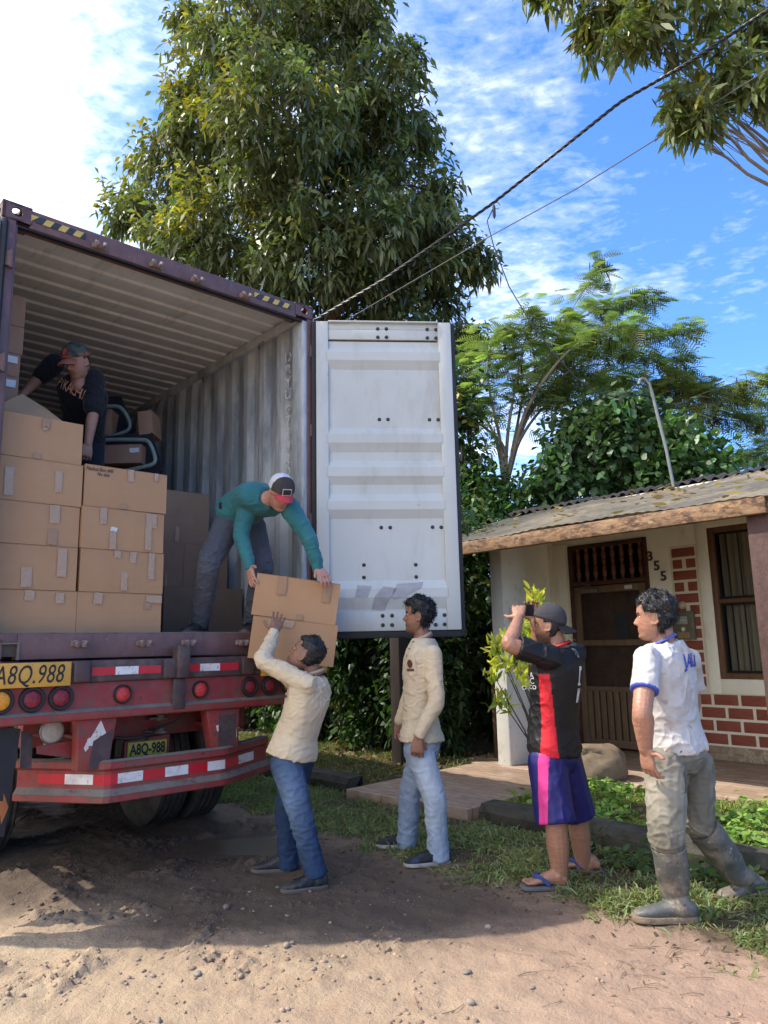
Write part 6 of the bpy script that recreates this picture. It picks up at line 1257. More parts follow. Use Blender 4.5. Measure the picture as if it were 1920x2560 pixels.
FT = [(0.0, 0.020, 0.05), (0.03, 0.030, 0.068), (0.12, 0.036, 0.080), (0.28, 0.038, 0.088), (0.42, 0.040, 0.076), (0.58, 0.045, 0.058), (0.74, 0.048, 0.046), (0.88, 0.043, 0.038), (0.96, 0.031, 0.031), (1.0, 0.014, 0.022)]
def shoe(root, heel, toe, up, mat, sole_mat, k=1.0, high=0.0, name='shoe', lace=None):
    heel, toe = Vector(heel), Vector(toe); f = (toe-heel); L = f.length; f.normalize(); up = Vector(up); up = (up-f*up.dot(f)).normalized(); lt = f.cross(up)
    q = MB(); rg = []
    for t, w, h in FT:
        h = h+high*max(0, 1-abs(t-0.2)/0.28); rg.append((heel+f*t*L+up*(h*0.5*k+0.010), lt, up, w*k, h*0.5*k, h*0.5*k))
    R_ = []
    loft(q, rg, 24, 0.80); limb(q, [heel+f*L*0.22+up*0.05, heel+f*L*0.20+up*(0.105+high)], [0.043*k, 0.041*k])
    V, F, N = blob(q, 0.006, 3); V = V+N*(0.0016*fb3(V, 120, 2, 3))[:, None]
    o = mesh_np(name, V, F, mat, root, smooth=True)
    q = MB(); top, bot = [], []
    for t, w in [(0.0, 0.0)]+[(t, w) for t, w, h in FT[1:-1]]+[(1.02, 0.0)]:
        pass
    out = [(heel+f*t*L+lt*w*1.10*k) for t, w, h in FT]+[heel+f*1.02*L]+[(heel+f*t*L-lt*w*1.10*k) for t, w, h in FT[::-1]]
    q.prism([p+up*0.001 for p in out], up*0.024); q.build('sole', sole_mat, o, bevel=0.004)
    if lace:
        q = MB()
        for i in range(5):
            t = 0.40+0.075*i; h = float(np.interp(t, [a[0] for a in FT], [a[2] for a in FT])); w = 0.022; c = heel+f*t*L+up*(h*k+0.012); q.tube([c-lt*w-up*0.006, c+up*0.003, c+lt*w-up*0.006+f*0.012], 0.003, 5)
        q.build('laces', lace, o)
    return o
# --- materials for people
m_skin = attr_mat('skin', rough=0.48, var=0.10, vs=45, bs=260, bst=0.12, bd=0.0012, spec=0.4, sss=0.06)
m_hair = attr_mat('hair', rough=0.55, var=0.3, vs=150, bs=300, bst=0.4, bd=0.002, spec=0.5)
m_cloth = attr_mat('woven_cloth', rough=0.85, var=0.10, vs=14, bs=420, bst=0.3, bd=0.0014, spec=0.2, sheen=0.1, fold=(9, 0.55, (1, 1, 1.7)))
m_sport = attr_mat('sports_cloth', rough=0.5, var=0.08, vs=14, bs=300, bst=0.12, bd=0.001, spec=0.3, fold=(7, 0.4, (1.3, 1.3, 0.7)))
m_denim = attr_mat('denim', rough=0.85, var=0.16, vs=22, bs=500, bst=0.4, bd=0.0014, spec=0.2, fold=(9, 0.6, (1, 1, 1.5)))
m_capc = attr_mat('cap_cloth', rough=0.85, var=0.15, vs=40, bs=400, bst=0.3, bd=0.001, spec=0.2)
m_shoe = M('dark_shoe_leather', (0.022, 0.024, 0.030), 0.55, 0.25, 20, dirt=((0.085, 0.07, 0.058), 14, 0.52, 0.72), bst=0.3)
m_sole = M('dusty_sole', (0.10, 0.09, 0.08), 0.8, 0.2, 20)
m_solew = M('pale_grey_sole', (0.33, 0.31, 0.29), 0.7, 0.2, 20, dirt=((0.14, 0.11, 0.09), 18, 0.5, 0.7))
m_lace = M('black_laces', (0.012, 0.012, 0.014), 0.8, 0.1, 20, bst=0)
m_belt = M('black_belt', (0.012, 0.011, 0.011), 0.5, 0.2, 20)
m_eye = attr_mat('eye', rough=0.15, var=0.02, vs=60, bst=0, spec=0.6)
m_decal = attr_mat('printed_ink', rough=0.6, var=0.12, vs=40, bst=0)
def cloth(root, name, q, mat, tint, vox=0.0075, amp=0.0035, f=24, seed=0, it=5, stretch=(1, 1, 1), fine=0.0012, extra=None):
    V, F, N = blob(q, vox, it)
    P = V*np.array(stretch); r1 = np.clip(1-np.abs(fb3(P, f*1.5, 1, seed)), 0, 1); r2_ = np.clip(1-np.abs(fb3(P, f*3.0, 1, seed+1)), 0, 1); msk = np.clip(0.7+0.9*fb3(V, 9, 1, seed+3), 0.05, 1.6)
    d = 0.62*amp*(1.5*(r1**4-0.3)+0.75*(r2_**4-0.3))*msk+fine*fb3(V, f*3.2, 2, seed+9)
    if extra is not None: d = d+extra(V)
    V2 = V+N*d[:, None]
    T = tint(V) if callable(tint) else np.tile(np.array(tint), (len(V), 1)); o = mesh_np(name, V2, F, mat, root, np.clip(T, 0.001, 1), smooth=True); o['_bvh'] = 0
    BV[o.name] = BVHTree.FromPolygons([tuple(v) for v in V2], [tuple(f_) for f_ in F]); return o
BV = {}
def decal(parent, name, faces, col, off=0.0025, mat=None):
    """faces: polygons already in the world with a ray direction: [(points, direction)]; dropped onto the parent's surface"""
    bv = BV[parent.name]; q = MB()
    bm_ = bmesh.new()
    for pts, dr in faces:
        bm_.faces.new([bm_.verts.new(p) for p in pts])
    dr = Vector(faces[0][1]).normalized(); bmesh.ops.triangulate(bm_, faces=bm_.faces[:]); bmesh.ops.subdivide_edges(bm_, edges=bm_.edges[:], cuts=2, use_grid_fill=True)
    for v in bm_.verts:
        h = bv.ray_cast(v.co-dr*0.25, dr, 0.6)
        if h[0] is not None: v.co = h[0]-dr*off
    me = bpy.data.meshes.new(name); bm_.to_mesh(me); bm_.free()
    inv = Matrix([list(r) for r in parent['_inv']]); me.transform(inv); o = bpy.data.objects.new(name, me); C.objects.link(o); o.parent = parent; o['_inv'] = parent['_inv']; me.materials.append(mat or m_decal)
    if mat is None:
        a = me.attributes.new('tint', 'FLOAT_COLOR', 'POINT'); c = np.ones((len(me.vertices), 4), np.float32); c[:, :3] = col; a.data.foreach_set('color', c.ravel())
    return o
def text_faces(txt, c, x, y, dr, size, sx=1.0, shear=0.0, font_off=0.0):
    cu = bpy.data.curves.new('t', 'FONT'); cu.body = txt; cu.size = size; cu.align_x = 'CENTER'; cu.align_y = 'CENTER'; cu.resolution_u = 2; cu.shear = shear; cu.offset = font_off
    t = bpy.data.objects.new('t', cu); C.objects.link(t); dg = bpy.context.evaluated_depsgraph_get(); me = bpy.data.meshes.new_from_object(t.evaluated_get(dg)); bpy.data.objects.remove(t); bpy.data.curves.remove(cu)
    x, y = Vector(x).normalized(), Vector(y).normalized(); out = [([Vector(c)+x*me.vertices[i].co.x*sx+y*me.vertices[i].co.y for i in p.vertices], dr) for p in me.polygons]; bpy.data.meshes.remove(me); return out
def frame(fwd, up=(0, 0, 1)):
    f, u = Vector(fwd).normalized(), Vector(up); u = (u-f*u.dot(f)).normalized(); return f, u, f.cross(u)          # forward, up, right
TB = [(-0.16, .105, .085, .095), (-0.06, .155, .100, .118), (0.06, .162, .104, .116), (0.22, .146, .104, .092), (0.42, .150, .108, .090), (0.62, .166, .116, .100), (0.78, .178, .112, .104), (0.88, .168, .094, .096), (0.95, .110, .070, .078), (1.0, .066, .056, .062)]
def torso(q, pel, neck, f0, f1, bend=0.0, table=TB, sw=1.0, sd=1.0, ease=0.0, t0=-1, t1=2, belly=0.0, hem=0.0):
    """pel -> neck base; f0/f1 facing at hips/shoulders; bend pushes the middle backwards"""
    pel, neck = Vector(pel), Vector(neck); up = (neck-pel); L = up.length; up.normalize(); rg = []
    ts = [t for t, *_ in table]
    for t in np.linspace(max(t0, ts[0]), min(t1, ts[-1]), 22):
        k = [float(np.interp(t, ts, [r[i] for r in table])) for i in (1, 2, 3)]; f = Vector(f0).lerp(Vector(f1), min(1, max(0, t))).normalized(); f = (f-up*f.dot(up)).normalized(); lt = f.cross(up)
        c = pel+up*L*t-f*bend*math.sin(math.pi*min(1, max(0, t))); b_ = belly*math.exp(-((t-0.22)/0.22)**2)
        e2 = ease+hem*math.exp(-((t+0.02)/0.13)**2); rg.append((c, lt, f, k[0]*sw+e2, k[1]*sd+e2+b_, k[2]*sd+e2))
    loft(q, rg)
def skin_tint(base, H, beard=0.0, lips=True):
    def fn(V):
        T = np.tile(np.array(base), (len(V), 1))*(1+0.06*fb3(V, 30, 2, 4))[:, None]; A = H.loc(V)
        near = (np.abs(A) < 0.14).all(1)
        x, y, z = A[:, 0], A[:, 1], A[:, 2]; ax = np.abs(x)
        fr = near & (y > 0.03)
        lp = np.exp(-((ax/0.024)**2+((z+0.0668)/0.0085)**2))*fr; T = T*(1-lp[:, None]*np.array([0.22, 0.42, 0.40]))
        ey = np.exp(-(((ax-0.031)/0.017)**2+((z-0.003)/0.008)**2))*fr; T = T*(1-0.45*ey)[:, None]
        bw = (np.exp(-(((z-0.0225-0.06*np.clip(0.04-ax, -0.02, 0.03))/0.0048)**2))*((ax > 0.012) & (ax < 0.052))*fr); T = T*(1-0.86*bw)[:, None]
        ck = np.exp(-(((ax-0.045)/0.02)**2+((z+0.028)/0.02)**2))*fr; T = T*(1+ck[:, None]*np.array([0.08, -0.02, -0.04])); ns = np.exp(-((ax/0.016)**2+((z+0.030)/0.012)**2))*fr; T = T*(1+ns[:, None]*np.array([0.06, -0.03, -0.04]))
        if beard:
            bd = near*np.clip((-0.042-z)/0.02, 0, 1)*(y > -0.02)*np.where((np.abs(z+0.0668) < 0.008) & (ax < 0.02), 0.2, 1)*(z > -0.135); T = T*(1-beard*bd*np.array([0.9]))[:, None] if False else T*(1-(beard*bd)[:, None])
        return T
    return fn
def eyes(H, root, body):
    for sg in (-1, 1):
        q = MB(); ell(q, H.p(sg*0.031, 0.0665, 0.003), H.r*0.0105*H.k, H.f*0.0085*H.k, H.u*0.0062*H.k, 10, 14); V = np.array([list(v) for v in q.v]); A = H.loc(V); d = np.hypot(A[:, 0]-sg*0.031, A[:, 2]-0.003); T = np.where((d < 0.0055)[:, None], np.array([0.02, 0.012, 0.008]), np.array([0.55, 0.5, 0.46]))
        o = q.build('eye', m_eye, body, smooth=True); a = o.data.attributes.new('tint', 'FLOAT_COLOR', 'POINT'); c = np.ones((len(V), 4), np.float32); c[:, :3] = T; a.data.foreach_set('color', c.ravel())
def body_mesh(root, q, H, base, beard=0.0, vox=0.0045, extra=None):
    V, F, N = blob(q, vox, 3, 0.45); V = V+N*(0.0008*fb3(V, 150, 2, 6))[:, None]
    T = skin_tint(base, H, beard)(V)
    if extra is not None: T = extra(V, T)
    o = mesh_np('body', V, F, m_skin, root, np.clip(T, 0.004, 1), smooth=True); eyes(H, root, o); return o
def mid(a, b2, f=0.5): return Vector(a).lerp(Vector(b2), f)
def leg(q, hip, knee, ank, r=(0.088, 0.066, 0.056, 0.060, 0.052, 0.040), flat=False):
    hip, knee, ank = Vector(hip), Vector(knee), Vector(ank); limb(q, [hip, mid(hip, knee, 0.55), knee, mid(knee, ank, 0.33), mid(knee, ank, 0.7), ank], r, flat=flat)
def arm(q, sh, el, wr, r=(0.052, 0.046, 0.040, 0.042, 0.034, 0.027)):
    sh, el, wr = Vector(sh), Vector(el), Vector(wr); limb(q, [sh, mid(sh, el, 0.5), el, mid(el, wr, 0.28), mid(el, wr, 0.65), wr], r)
def collar(root, neck, f, u, r, mat, tint, h=0.035, open_=0.5, trim=None):
    """folded polo collar standing round the neck"""
    f, u, rt = frame(f, u); neck = Vector(neck); rows = []
    for k, (dr, dh) in enumerate(((-0.004, -0.01), (-0.003, h*0.8), (0.001, h), (0.006, h*0.75), (0.016, h*0.05), (0.015, -0.002))):
        row = []
        for j in range(25):
            a = open_+(2*math.pi-2*open_)*j/24; row.append(neck+(f*math.cos(a)*(r*0.92+dr)+rt*math.sin(a)*(r*1.08+dr*1.5))+u*(dh-0.022*math.cos(a)-0.012*abs(math.sin(a))))
        rows.append(row)
    q = MB(); q.grid(rows); o = q.build('collar', mat, root, smooth=True, angle=0); n = len(o.data.vertices); c = np.ones((n, 4), np.float32); c[:, :3] = tint
    if trim is not None: c[25*4:25*5, :3] = trim
    a = o.data.attributes.new('tint', 'FLOAT_COLOR', 'POINT'); a.data.foreach_set('color', c.ravel()); return o
r5 = lambda x, y: (600+.3797*x, 1440+.3797*y)
r1 = lambda x, y: (1180+.446*x, 1440+.446*y)
r2 = lambda x, y: (.5184*x, 960+.5184*y)
ra = lambda x, y: (.5184*x, 480+.5184*y)
def at5(x, y, Y): return aty(*r5(x, y), Y)
def at1(x, y, Y): return aty(*r1(x, y), Y)
def at2(x, y, Y): return aty(*r2(x, y), Y)
def ata(x, y, Y): return aty(*ra(x, y), Y)
def gz(v, dz=0.0): return Vector((v.x, v.y, float(hgt(v.x, v.y))+dz))
def pocket(shirt, c, x, y, dr, w, h, col, emblem=None):
    q = [([Vector(c)+Vector(x)*a*w/2+Vector(y)*b2*h/2 for a, b2 in ((-1, -0.8), (0, -1), (1, -0.8), (1, 1), (-1, 1))], dr)]; o = decal(shirt, 'pocket', q, col, 0.005)
    if emblem: decal(shirt, 'pocket_emblem', [([Vector(c)+Vector(x)*math.cos(a)*w*0.22+Vector(y)*(0.012+math.sin(a)*h*0.20) for a in [2*math.pi*k/14 for k in range(14)]], dr)], emblem, 0.008); decal(shirt, 'pocket_emblem', [([Vector(c)+Vector(x)*a*w*0.3+Vector(y)*(-0.03+b2*0.009) for a, b2 in ((-1, -1), (1, -1), (1, 1), (-1, 1))], dr)], (0.10, 0.05, 0.04), 0.008)
def jeans_tint(base, fade, kn, axis_f):
    def fn(V):
        T = np.tile(np.array(base), (len(V), 1)); d = np.min([np.linalg.norm((V-npv(k))*np.array([1, 1, 0.55]), axis=1) for k in kn], 0); m = np.exp(-(d/0.15)**2)*0.9; T = T*(1-m[:, None])+np.array(fade)*m[:, None]
        return T*(1+0.10*fb3(V*np.array([1, 1, 0.4]), 22, 2, 12))[:, None]
    return fn
BEIGE, BEIGE_T = (0.60, 0.49, 0.34), (0.13, 0.05, 0.05)

# ============ first man: beige shirt, dark jeans, arm raised to the two cartons
nf, ff = gz(at5(440, 2060, 4.81)), gz(at5(240, 1965, 5.19))
t = thing('person', 'man in beige long-sleeved shirt and blue jeans, arm raised to steady two cartons', 'person', gz(mid(nf, ff)), 0, 'men unloading the container')
fw1 = Vector((-0.93, 0.36, 0)).normalized(); pel = at5(345, 1165, 5.0); nk = at5(478, 640, 4.98); shL, shR = at5(440, 715, 4.84), nk+Vector((-0.02, 0.19, -0.06)); elL, wrL = at5(150, 560, 4.93), at5(225, 372, 5.12)
elR, wrR = aty(775, 1712, 5.38), aty(742, 1668, 5.50)
kL, kR = at5(395, 1560, 4.83), at5(305, 1545, 5.15); aL_, aR_ = at5(503, 1975, 4.83), at5(318, 1915, 5.20)
H = Head(at5(428, 522, 4.97), Vector((-0.80, 0.20, 0.54)), Vector((0.55, 0, 0.83)), 1.07)
f_, u_, r_ = frame(fw1); hipL, hipR = pel-r_*0.085-Vector((0, 0, 0.05)), pel+r_*0.085-Vector((0, 0, 0.05))
q = MB(); add_head(q, H); limb(q, [nk-Vector((0, 0, 0.06)), mid(nk, H.c, 0.5)+Vector((0.01, 0, 0)), H.p(0, -0.02, -0.03)], [0.060, 0.056, 0.058]); torso(q, pel, nk, fw1, fw1, 0.02, sw=0.95, sd=0.95)
arm(q, shL, elL, wrL); hand(q, wrL, at5(262, 250, 5.21)-wrL, (0.25, -0.95, 0.0), -1, (0.06, 0.06, 0.05), 0.12, 1.03, (0.35, 0.9, 0.05)); arm(q, shR, elR, wrR); hand(q, wrR, Vector((-0.3, 0.35, 0.75)), (0, -1, -0.3), 1)
leg(q, hipL, kL, aL_); leg(q, hipR, kR, aR_)
SK1 = (0.235, 0.118, 0.076)
body_mesh(t, q, H, SK1, 0.25)
hair_mesh(H, 'hair', t, lambda x, y, z: z-0.010-np.where(y > 0.03, 0.052+0.0*y, np.where(y > -0.02, 0.022, -0.055))-0.0, lambda A: 0.003+0.010*np.clip((A[:, 2]-0.03)/0.06, 0, 1), m_hair, (0.010, 0.010, 0.012), 2600, 0.011, 0.7, 1, 0.003)
def tint_beige(V): return np.tile(np.array(BEIGE), (len(V), 1))*(1+0.05*fb3(V, 9, 2, 2))[:, None]
q = MB(); torso(q, pel-Vector((0, 0, 0.0)), nk, fw1, fw1, 0.02, sw=0.98, sd=1.02, ease=0.016, t0=-0.03, t1=0.99, belly=0.030, hem=0.020)
limb(q, [shL, mid(shL, elL, 0.5), elL, mid(elL, wrL, 0.3), mid(elL, wrL, 0.70), wrL], (0.070, 0.060, 0.054, 0.053, 0.046, 0.040), flat=True); limb(q, [shR, mid(shR, elR), elR, mid(elR, wrR), wrR], (0.070, 0.060, 0.052, 0.046, 0.04))
sh1 = cloth(t, 'shirt', q, m_cloth, tint_beige, 0.0075, 0.0075, 17, 1, 6, (1, 1, 1.5), 0.0012)
collar(t, nk+Vector((0.012, 0, -0.006)), Vector((-0.95, 0.2, 0.1)), Vector((0.25, 0, 0.97)), 0.063, m_cloth, (0.44, 0.335, 0.22), 0.026, 0.35, BEIGE_T)
pocket(sh1, at5(252, 765, 4.8), Vector((-0.55, -0.25, 0)).normalized(), Vector((-0.05, 0, 1)), Vector((0.5, 0.85, 0)), 0.09, 0.12, (0.56, 0.45, 0.31), (0.10, 0.03, 0.03))
q = MB(); torso(q, pel, nk, fw1, fw1, 0.02, ease=0.012, t0=-0.16, t1=0.10); rj = (0.105, 0.090, 0.077, 0.073, 0.068, 0.072)
for a in ((hipL, kL, aL_), (hipR, kR, aR_)): leg(q, *a, rj, True)
cloth(t, 'jeans', q, m_denim, jeans_tint((0.022, 0.044, 0.098), (0.12, 0.18, 0.28), [mid(hipL, kL, 0.75)+Vector((-0.05, -0.05, 0))], 0), 0.0075, 0.006, 20, 5, 5, (1, 1, 1.8), 0.0015)
shoe(t, nf+Vector((0.125, 0.03, 0)), nf+Vector((-0.15, -0.045, 0)), (0, 0, 1), m_shoe, m_sole, 1.08, 0.02, lace=m_lace); shoe(t, ff+Vector((0.115, 0.0, 0)), ff+Vector((-0.165, 0.0, 0)), (0, 0, 1), m_shoe, m_sole, 1.08, 0.02, lace=m_lace)

# ============ second man: beige shirt, pale jeans, arm hanging
nf, ff = gz(at5(1245, 1925, 5.25)), gz(at5(1040, 1830, 5.62))
t = thing('person', 'man in beige polo shirt and pale blue jeans standing with his arm hanging', 'person', gz(mid(nf, ff)), 0, 'men unloading the container')
fw2 = Vector((-0.95, 0.30, 0)).normalized(); pel = at5(1195, 1085, 5.40); nk = at5(1205, 405, 5.42); shL, shR = at5(1268, 515, 5.26), nk+Vector((-0.02, 0.19, -0.06)); elL, wrL = at5(1292, 830, 5.20), at5(1172, 1060, 5.17)
elR, wrR = shR+Vector((-0.06, 0.06, -0.30)), shR+Vector((-0.16, 0.04, -0.54)); kL, kR = at5(1280, 1460, 5.27), at5(1120, 1425, 5.55); aL_, aR_ = at5(1312, 1868, 5.28), at5(1094, 1800, 5.62)
H = Head(at5(1172, 262, 5.42), Vector((-0.97, 0.10, 0.06)), Vector((0.08, 0, 1)), 1.06)
f_, u_, r_ = frame(fw2); hipL, hipR = pel-r_*0.085-Vector((0, 0, 0.05)), pel+r_*0.085-Vector((0, 0, 0.05))
q = MB(); add_head(q, H); limb(q, [nk-Vector((0, 0, 0.06)), mid(nk, H.c, 0.5), H.p(0, -0.022, -0.03)], [0.062, 0.055, 0.058]); torso(q, pel, nk, fw2, fw2, 0.0, sw=0.95, sd=0.95)
arm(q, shL, elL, wrL); hand(q, wrL, Vector((-0.10, 0.02, -1)), (-0.15, -1, 0.0), -1, (0.55, 0.65, 0.4), 0.02, 1.05, (0.75, 0.5, -0.5)); arm(q, shR, elR, wrR); hand(q, wrR, Vector((0, 0, -1)), (-0.2, 1, 0), 1, (0.5, 0.6, 0.4)); leg(q, hipL, kL, aL_); leg(q, hipR, kR, aR_)
body_mesh(t, q, H, (0.265, 0.130, 0.086), 0.25)
hair_mesh(H, 'hair', t, lambda x, y, z: z-np.where(y > 0.035, 0.056, np.where(y > 0.012, 0.004, np.where(y > -0.020, 0.020, -0.070))), lambda A: 0.013+0.006*np.clip((A[:, 2]-0.03)/0.06, 0, 1)+0.008*np.clip((A[:, 1]-0.03)/0.05, 0, 1), m_hair, (0.010, 0.010, 0.012), 2400, 0.024, 0.55, 2, 0.005)
q = MB(); torso(q, pel, nk, fw2, fw2, 0.0, sw=0.98, sd=1.02, ease=0.015, t0=0.0, t1=0.99, belly=0.01, hem=0.022)
limb(q, [shL, mid(shL, elL, 0.5), elL, mid(elL, wrL, 0.3), mid(elL, wrL, 0.70), wrL], (0.068, 0.063, 0.057, 0.055, 0.049, 0.042), flat=True); limb(q, [shR, mid(shR, elR), elR, mid(elR, wrR), wrR], (0.066, 0.060, 0.053, 0.047, 0.04))
sh2 = cloth(t, 'shirt', q, m_cloth, tint_beige, 0.0075, 0.007, 17, 21, 6, (1, 1, 1.5), 0.0012)
collar(t, nk+Vector((0.0, 0, -0.008)), Vector((-1, 0.1, -0.05)), Vector((0.12, 0, 1)), 0.063, m_cloth, (0.44, 0.335, 0.22), 0.032, 0.35, BEIGE_T)
pocket(sh2, at5(1118, 590, 5.25), Vector((-0.95, -0.30, 0)).normalized(), Vector((-0.08, 0, 1)), Vector((0.25, 0.95, 0)), 0.11, 0.15, (0.56, 0.45, 0.31), (0.10, 0.03, 0.03))
decal(sh2, 'placket', [([at5(x, y, 5.3) for x, y in ((1128, 425), (1146, 432), (1112, 545), (1094, 540))], Vector((0.35, 0.93, 0)))], (0.52, 0.41, 0.28), 0.004)
for x, y in ((1127, 432), (1112, 478), (1100, 525)): decal(sh2, 'button', [([at5(x+6+5.5*math.cos(a), y+5.5*math.sin(a), 5.3) for a in [k*0.785 for k in range(8)]], Vector((0.35, 0.93, 0)))], (0.05, 0.03, 0.03), 0.008)
q = MB(); torso(q, pel, nk, fw2, fw2, 0.0, ease=0.010, t0=-0.16, t1=0.10); rj = (0.105, 0.092, 0.080, 0.076, 0.071, 0.076)
for a in ((hipL, kL, aL_), (hipR, kR, aR_)): leg(q, *a, rj, True)
cloth(t, 'jeans', q, m_denim, jeans_tint((0.25, 0.315, 0.43), (0.44, 0.50, 0.58), [mid(hipL, kL, 0.6)+Vector((0, -0.08, 0)), kL], 0), 0.0075, 0.0065, 19, 25, 5, (1, 1, 1.8), 0.0015)
m_run = M('dark_running_shoe', (0.014, 0.016, 0.022), 0.75, 0.3, 30, dirt=((0.03, 0.045, 0.10), 14, 0.56, 0.64), bst=0.4, bs=200)
shoe(t, nf+Vector((0.145, 0.03, 0)), nf+Vector((-0.165, -0.02, 0)), (0, 0, 1), m_run, m_solew, 1.08, 0.0, lace=m_lace); shoe(t, ff+Vector((0.125, 0.0, 0)), ff+Vector((-0.155, 0.03, 0)), (0, 0, 1), m_run, m_solew, 1.08, 0.0, lace=m_lace)

# ============ third man: black jersey, blue shorts, cap worn backwards, phone held up
nf, ff = gz(at1(425, 1785, 4.62)), gz(at1(622, 1710, 4.92))
t = thing('person', 'man in black jersey and blue shorts with backward cap, holding up a phone', 'person', gz(mid(nf, ff)), 0, 'onlookers on the verge')
fw3 = Vector((-0.72, 0.69, 0)).normalized(); pel = at1(462, 985, 4.74); nk = at1(487, 395, 4.72); f_, u_, r_ = frame(fw3)
shL, shR = at1(435, 455, 4.55), nk+r_*0.19+Vector((0, 0, -0.05)); elL, wrL = at1(213, 385, 4.50), at1(262, 238, 4.66); elR, wrR = aty(1352, 1632, 5.02), aty(1335, 1552, 4.98)
hipL, hipR = pel-r_*0.09-Vector((0, 0, 0.05)), pel+r_*0.09-Vector((0, 0, 0.05)); kL, kR = at1(470, 1390, 4.62), at1(592, 1345, 4.90); aL_, aR_ = at1(498, 1715, 4.65), at1(628, 1650, 4.94)
H = Head(at1(428, 279, 4.73), Vector((-0.93, 0.34, 0.02)), Vector((0.06, 0, 1)), 1.0)
q = MB(); add_head(q, H, 0.03); limb(q, [nk-Vector((0, 0, 0.06)), mid(nk, H.c, 0.5), H.p(0, -0.022, -0.03)], [0.066, 0.062, 0.062]); torso(q, pel, nk, fw3, fw3, 0.0, sw=0.98)
arm(q, shL, elL, wrL, (0.056, 0.052, 0.048, 0.050, 0.040, 0.031)); hand(q, wrL, at1(262, 158, 4.74)-wrL, (-0.30, -0.95, 0.1), -1, (0.45, 0.6, 0.45), 0.04, 1.05, (0.30, 0.9, -0.25), [(0.35, 0.5, 0.4), (0.45, 0.6, 0.45), (0.5, 0.65, 0.5), (0.6, 0.7, 0.5)])
arm(q, shR, elR, wrR); hand(q, wrR, Vector((-0.15, -0.15, 1)), (0.2, 1, 0), 1, (0.4, 0.5, 0.4)); rl = (0.092, 0.074, 0.063, 0.067, 0.054, 0.042); leg(q, hipL, kL, aL_, rl); leg(q, hipR, kR, aR_, rl)
def foot(q, heel, toe, ank, lt_sign=1):
    heel, toe = Vector(heel), Vector(toe); f = toe-heel; L = f.length; f.normalize(); up = Vector((0, 0, 1)); lt = f.cross(up)
    loft(q, [(heel+f*a*L+up*(h/2+0.018), lt, up, w, h/2, h/2) for a, w, h in ((0.03, 0.024, 0.045), (0.10, 0.031, 0.062), (0.25, 0.033, 0.085), (0.42, 0.036, 0.070), (0.60, 0.042, 0.046), (0.74, 0.044, 0.032), (0.80, 0.041, 0.026))], 20, 0.85); limb(q, [heel+f*L*0.22+up*0.06, Vector(ank)], [0.040, 0.041])
    for i, (o, l) in enumerate(((-0.030, 0.052), (-0.010, 0.046), (0.006, 0.042), (0.020, 0.037), (0.034, 0.031))): b_ = heel+f*L*0.77+lt*o*lt_sign+up*0.028; q.tube([b_-f*0.02, b_, b_+f*l*0.6, b_+f*l-up*0.003, b_+f*(l+0.006)-up*0.004], [0.010, 0.010 if i else 0.013, 0.009 if i else 0.013, 0.008 if i else 0.011, 0.003], 8)
fA, fB = (nf+Vector((0.125, 0.01, 0.012)), nf+Vector((-0.145, 0.02, 0.012))), (ff+Vector((0.12, -0.01, 0.012)), ff+Vector((-0.13, 0.07, 0.012)))
foot(q, *fA, aL_, -1); foot(q, *fB, aR_, 1)
body_mesh(t, q, H, (0.33, 0.165, 0.105), 0.60, 0.0045)
hair_mesh(H, 'hair', t, lambda x, y, z: z-np.where(y > 0.02, 0.05, np.where(y > -0.015, 0.012, -0.075)), 0.007, m_hair, (0.010, 0.010, 0.011), 900, 0.010, 0.5, 3, 0.002, 0.03)
cap_mesh(H, t, 'charcoal cap worn backwards', m_capc, lambda A: np.tile(np.array((0.055, 0.052, 0.058)), (len(A), 1))*(1-0.35*(np.abs(A[:, :1]) < 0.0015)), True, 0.030, 0.013, None, 0.30, (0.030, 0.029, 0.032))
def jersey(V):
    T = np.tile(np.array((0.0105, 0.0098, 0.0115)), (len(V), 1)); d = (V-npv(pel)); la = d @ npv(r_); fa = d @ npv(f_); z = (d[:, 2])/(nk-pel).length
    ang = np.arctan2(fa, -la); side = (np.abs(ang+0.40-0.05*z) < 0.29-0.15*z) & (z < 0.74) & (z > -0.2); T[side] = (0.60, 0.018, 0.030)
    return T
q = MB(); torso(q, pel, nk, fw3, fw3, 0.0, sw=1.04, sd=1.06, ease=0.022, t0=-0.02, t1=0.99, belly=0.025); se = mid(shL, elL, 0.80); limb(q, [shL, mid(shL, elL, 0.4), se], (0.076, 0.074, 0.073), flat=True); limb(q, [shR, mid(shR, elR, 0.5), mid(shR, elR, 0.85)], (0.074, 0.070, 0.066), flat=True)
j3 = cloth(t, 'jersey', q, m_sport, jersey, 0.0065, 0.0075, 15, 31, 6, (1, 1, 1.4), 0.0008)
collar(t, nk+Vector((0, 0, 0.008)), Vector((-0.9, 0.4, 0)), Vector((0.05, 0, 1)), 0.069, m_sport, (0.42, 0.02, 0.03), 0.012, 0.05)
dj = Vector((-0.55, 0.83, 0)).normalized(); xj, yj = Vector((0.83, 0.55, 0)).normalized(), Vector((0.0, 0, 1))
def wp(pts, Y=4.7): return [at1(x, y, Y) for x, y in pts]
for pts in ([(563, 505), (595, 505), (594, 528), (577, 528), (574, 612), (558, 613)], [(552, 640), (580, 640), (580, 655), (552, 655)] if 0 else [(551, 598), (588, 600), (588, 612), (551, 611)], [(553, 628), (566, 628), (561, 690), (572, 690), (578, 628), (588, 628), (578, 708), (548, 708)]): decal(j3, 'back_number', [(wp(pts), dj)], (0.62, 0.62, 0.60), 0.004)
